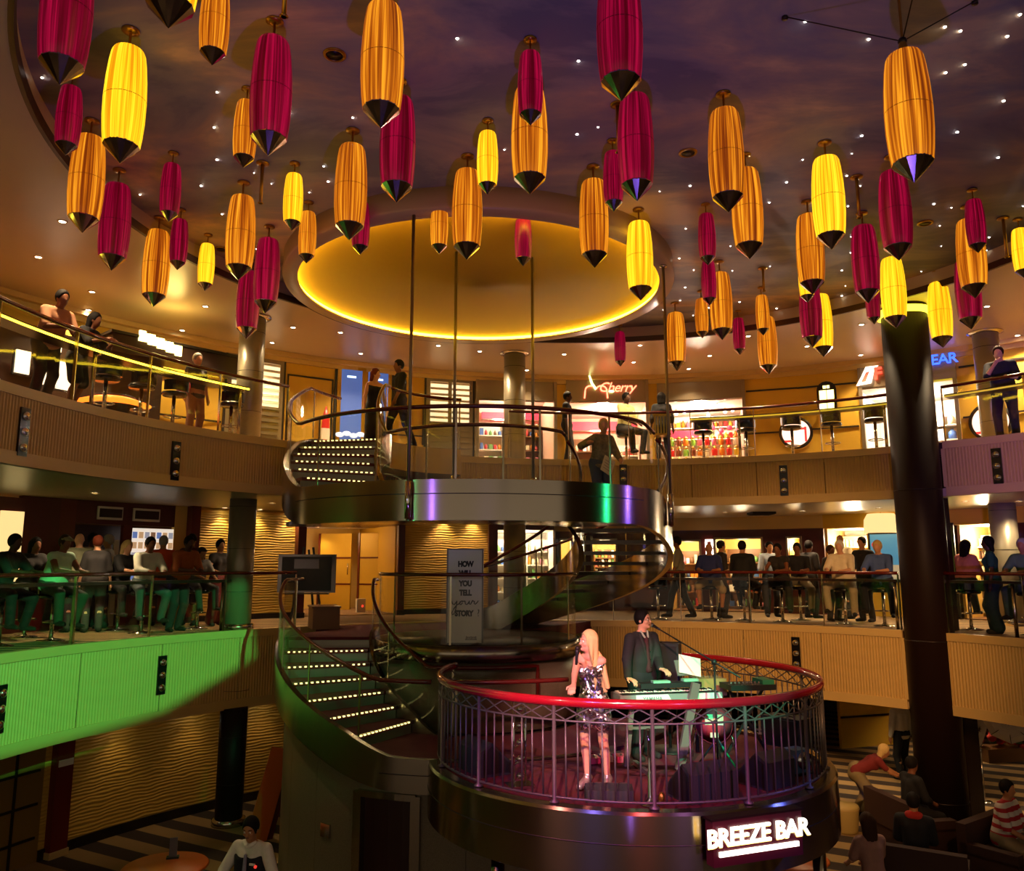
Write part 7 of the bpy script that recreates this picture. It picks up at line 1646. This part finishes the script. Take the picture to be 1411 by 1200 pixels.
# pink drum with white badge
p = onz(983, 1062, ZS); p = aty(982, 995, 11.0); t = thing('pink_drum', 'upright pink drum with white badges behind the stage rail', 'drum', (p.x, p.y, ZS), R_(-8))
Md = Matrix.Translation((0, 0, p.z - ZS)) @ FLIP
PINKD = mat('pink_drum_skin', srgb('#c0405c'), 0.4)
MB().cyl((0, 0, -0.15), 0.24, 0.30, 28, M=Md).build('shell', PINKD, t); MB().lathe([(0.245, 0.13), (0.255, 0.14), (0.255, 0.165), (0.235, 0.165)], 28, M=Md, caps=False).build('hoop', CHROME, t); MB().lathe([(0.001, 0.152), (0.23, 0.150)], 28, M=Md).build('drum_head', PINKD, t)
for k in range(2): MB().box((-0.06 + 0.13 * k, 0.06, 0.160), (0.10, 0.13, 0.006), M=Md).build('badge', WHITEP, t)
MB().box((0, -0.13, 0.160), (0.10, 0.06, 0.006), M=Md).build('badge', WHITEP, t)
for s_ in (-1, 1): MB().tube([(s_ * 0.2, 0, p.z - ZS), (s_ * 0.28, -0.1, 0.02)], 0.014, 6).build('leg', CHROME, t)
# amplifier on the right, truss pole on the left, silver post
p = aty(1092, 1018, 10.7); pa_ = clampr(aty(1112, 1018, 10.75), 2.05); cab('dark amplifier on a low stand at the right back of the stage', (pa_.x, pa_.y, ZS + 0.003), R_(-50), (0.55, 0.3, 0.36), 'amplifier', stand=max(0.1, p.z - ZS - 0.1))
p = clampr(onz(716, 1084, ZS), 2.1); t = thing('light_truss_pole', 'chrome truss pole with small mirrored lamps at the left of the stage', 'truss', (p.x, p.y, ZS + 0.003), 0.3)
for s_ in (-1, 1): MB().cyl((s_ * 0.07, 0, 0), 0.014, 0.95, 8).build('upright', CHROME, t)
for k in range(5): MB().ball((0.0, -0.02, 0.12 + 0.18 * k), 0.05, 10, 8, (0.9, 0.7, 0.7)).build('mirror_lamp', CHROME, t); MB().bar((-0.07, 0, 0.05 + 0.18 * k), (0.07, 0, 0.14 + 0.18 * k), 0.012, 0.012).build('brace', CHROME, t)
MB().box((0, 0, 0.015), (0.3, 0.24, 0.03)).build('base', STEELP, t)
p = clampr(onz(897, 1112, ZS), 2.15); t = thing('silver_post', 'slim silver post with a ball foot near the stage front', 'post', (p.x, p.y, ZS + 0.003)); MB().lathe([(0.06, 0), (0.045, 0.04), (0.018, 0.08), (0.014, 0.74), (0.02, 0.76)], 12).build('pole', CHROME, t); MB().cyl((0, 0, 0), 0.10, 0.015, 16).build('foot', STEELP, t); MB().ball((0.12, 0.0, 0.07), 0.045, 10, 8, (0.8, .8, 1.4)).build('side_knob', GOLD, t)
p = clampr(onz(836, 1050, ZS), 1.9); t = thing('effects_pedals', 'red and silver effects pedals on the stage floor', 'pedals', (p.x, p.y, ZS + 0.003), 0.2)
for k, m_ in enumerate((PINKD, GM, PINKD)): MB().box((-0.18 + 0.18 * k, 0.05 * (k % 2), 0.04), (0.14, 0.2, 0.07)).build('pedal', m_, t); MB().cyl((-0.18 + 0.18 * k, -0.03 + 0.05 * (k % 2), 0.075), 0.015, 0.02, 8).build('foot_switch', CHROME, t)

# ================================================================== STORY SIGN AND EASEL BOARD
sp = aty(640, 888, 12.62); sg = thing('story_sign', 'tall grey banner sign reading HOW WILL YOU TELL your STORY?', 'sign', (sp.x, sp.y, 0.006), R_(-2))
SGM = mat('sign_grey_face', srgb('#e2d6d0'), 0.6); INK = mat('sign_ink', srgb('#241c1c'), 0.6)
MB().box((0, 0.012, 0.72), (0.57, 0.04, 1.44)).build('frame', mat('sign_dark_frame', srgb('#6a625e'), 0.4, 0.5), sg); MB().box((0, -0.014, 0.72), (0.52, 0.012, 1.40)).build('face', SGM, sg)
for s_ in (-1, 1): MB().box((s_ * 0.2, 0.06, 0.012), (0.05, 0.26, 0.024)).build('foot', DARKMETAL, sg)
for tx, z, sz, shr, dx in (('HOW', 1.20, 0.115, 0, 0), ('WILL', 1.06, 0.115, 0, 0), ('YOU', 0.905, 0.115, 0, 0), ('TELL', 0.765, 0.115, 0, 0), ('STORY', 0.455, 0.115, 0, -0.02), ('?', 0.46, 0.15, 0, 0.20)):
    me = text_mesh(tx, sz, 0.002, INK, shear=shr, spacing=0.92, bold=0.0075 if tx != '?' else 0); me.transform(Matrix.Diagonal((0.82, 1, 1, 1))); me.transform(FLIP); link('lettering', me, sg, (dx + 0.01, -0.022, z))
# handwritten word "your"
def script(pts, zo): MB().tube([(x, -0.024, z + zo) for x, z in pts], 0.008, 5).build('script_lettering', INK, sg)
yo = 0.60
script([(-0.20, 0.05), (-0.185, 0.0), (-0.16, -0.01), (-0.135, 0.02), (-0.12, 0.05), (-0.125, -0.02), (-0.14, -0.09), (-0.165, -0.15), (-0.19, -0.165), (-0.195, -0.13), (-0.165, -0.07), (-0.12, -0.015), (-0.09, 0.0)], yo)
script([(-0.09, 0.0), (-0.055, 0.04), (-0.075, 0.03), (-0.082, 0.005), (-0.06, -0.01), (-0.035, 0.01), (-0.04, 0.04), (-0.055, 0.045), (-0.02, 0.04), (0.005, 0.045)], yo)
script([(0.005, 0.045), (0.01, 0.0), (0.035, -0.008), (0.06, 0.02), (0.07, 0.05), (0.07, 0.0), (0.09, -0.005), (0.11, 0.03), (0.12, 0.055)], yo)
script([(0.12, 0.055), (0.135, 0.04), (0.15, 0.042), (0.145, 0.01), (0.16, -0.005), (0.19, 0.02), (0.21, 0.05)], yo)
MB().box((0.10, -0.022, 0.07), (0.18, 0.004, 0.010)).build('logo_underline', INK, sg)
for k in range(7): MB().box((0.03 + 0.024 * k, -0.022, 0.098), (0.012, 0.004, 0.028 + 0.012 * (k % 3 == 0))).build('logo_stroke', DARKMETAL, sg)
ep = onz(420, 858, 0.0); ea = thing('easel_board', 'dark framed display board on an easel left of the corridor', 'display board', (ep.x, ep.y, 0), R_(-8))
bz = aty(415, 790, ep.y).z
MB().box((0, 0, bz), (1.28, 0.04, 0.80)).build('frame', mat('grey_board_frame', srgb('#5a5660'), 0.5), ea); MB().box((0, -0.024, bz), (1.10, 0.012, 0.70)).build('face', mat('black_board', srgb('#0e0d12'), 0.3), ea)
MB().box((0, -0.032, bz + 0.2), (0.55, 0.006, 0.2)).build('grey_print', mat('board_print', srgb('#3a3640'), 0.5), ea)
for x_ in (-0.35, 0.35): MB().bar((x_, 0.05, 0.0), (x_ * 0.3, 0.04, bz + 0.55), 0.04, 0.03).build('easel_leg', BLACK, ea)
MB().bar((0, 0.5, 0.0), (0, 0.06, bz + 0.5), 0.04, 0.03).build('easel_leg', BLACK, ea); MB().box((0, -0.01, bz - 0.42), (1.0, 0.08, 0.03)).build('tray', BLACK, ea)
# low brown planter box behind the left stair
pb = onz(437, 868, 0.0); t = thing('planter_box', 'dark brown low box at the top of the lower stair flight', 'box', (pb.x, pb.y + 0.5, 0), R_(20)); MB().box((0, 0, 0.2), (0.5, 0.8, 0.4)).build('box', WOODB, t); MB().box((0, 0, 0.41), (0.54, 0.84, 0.03)).build('lid', WOODB, t)
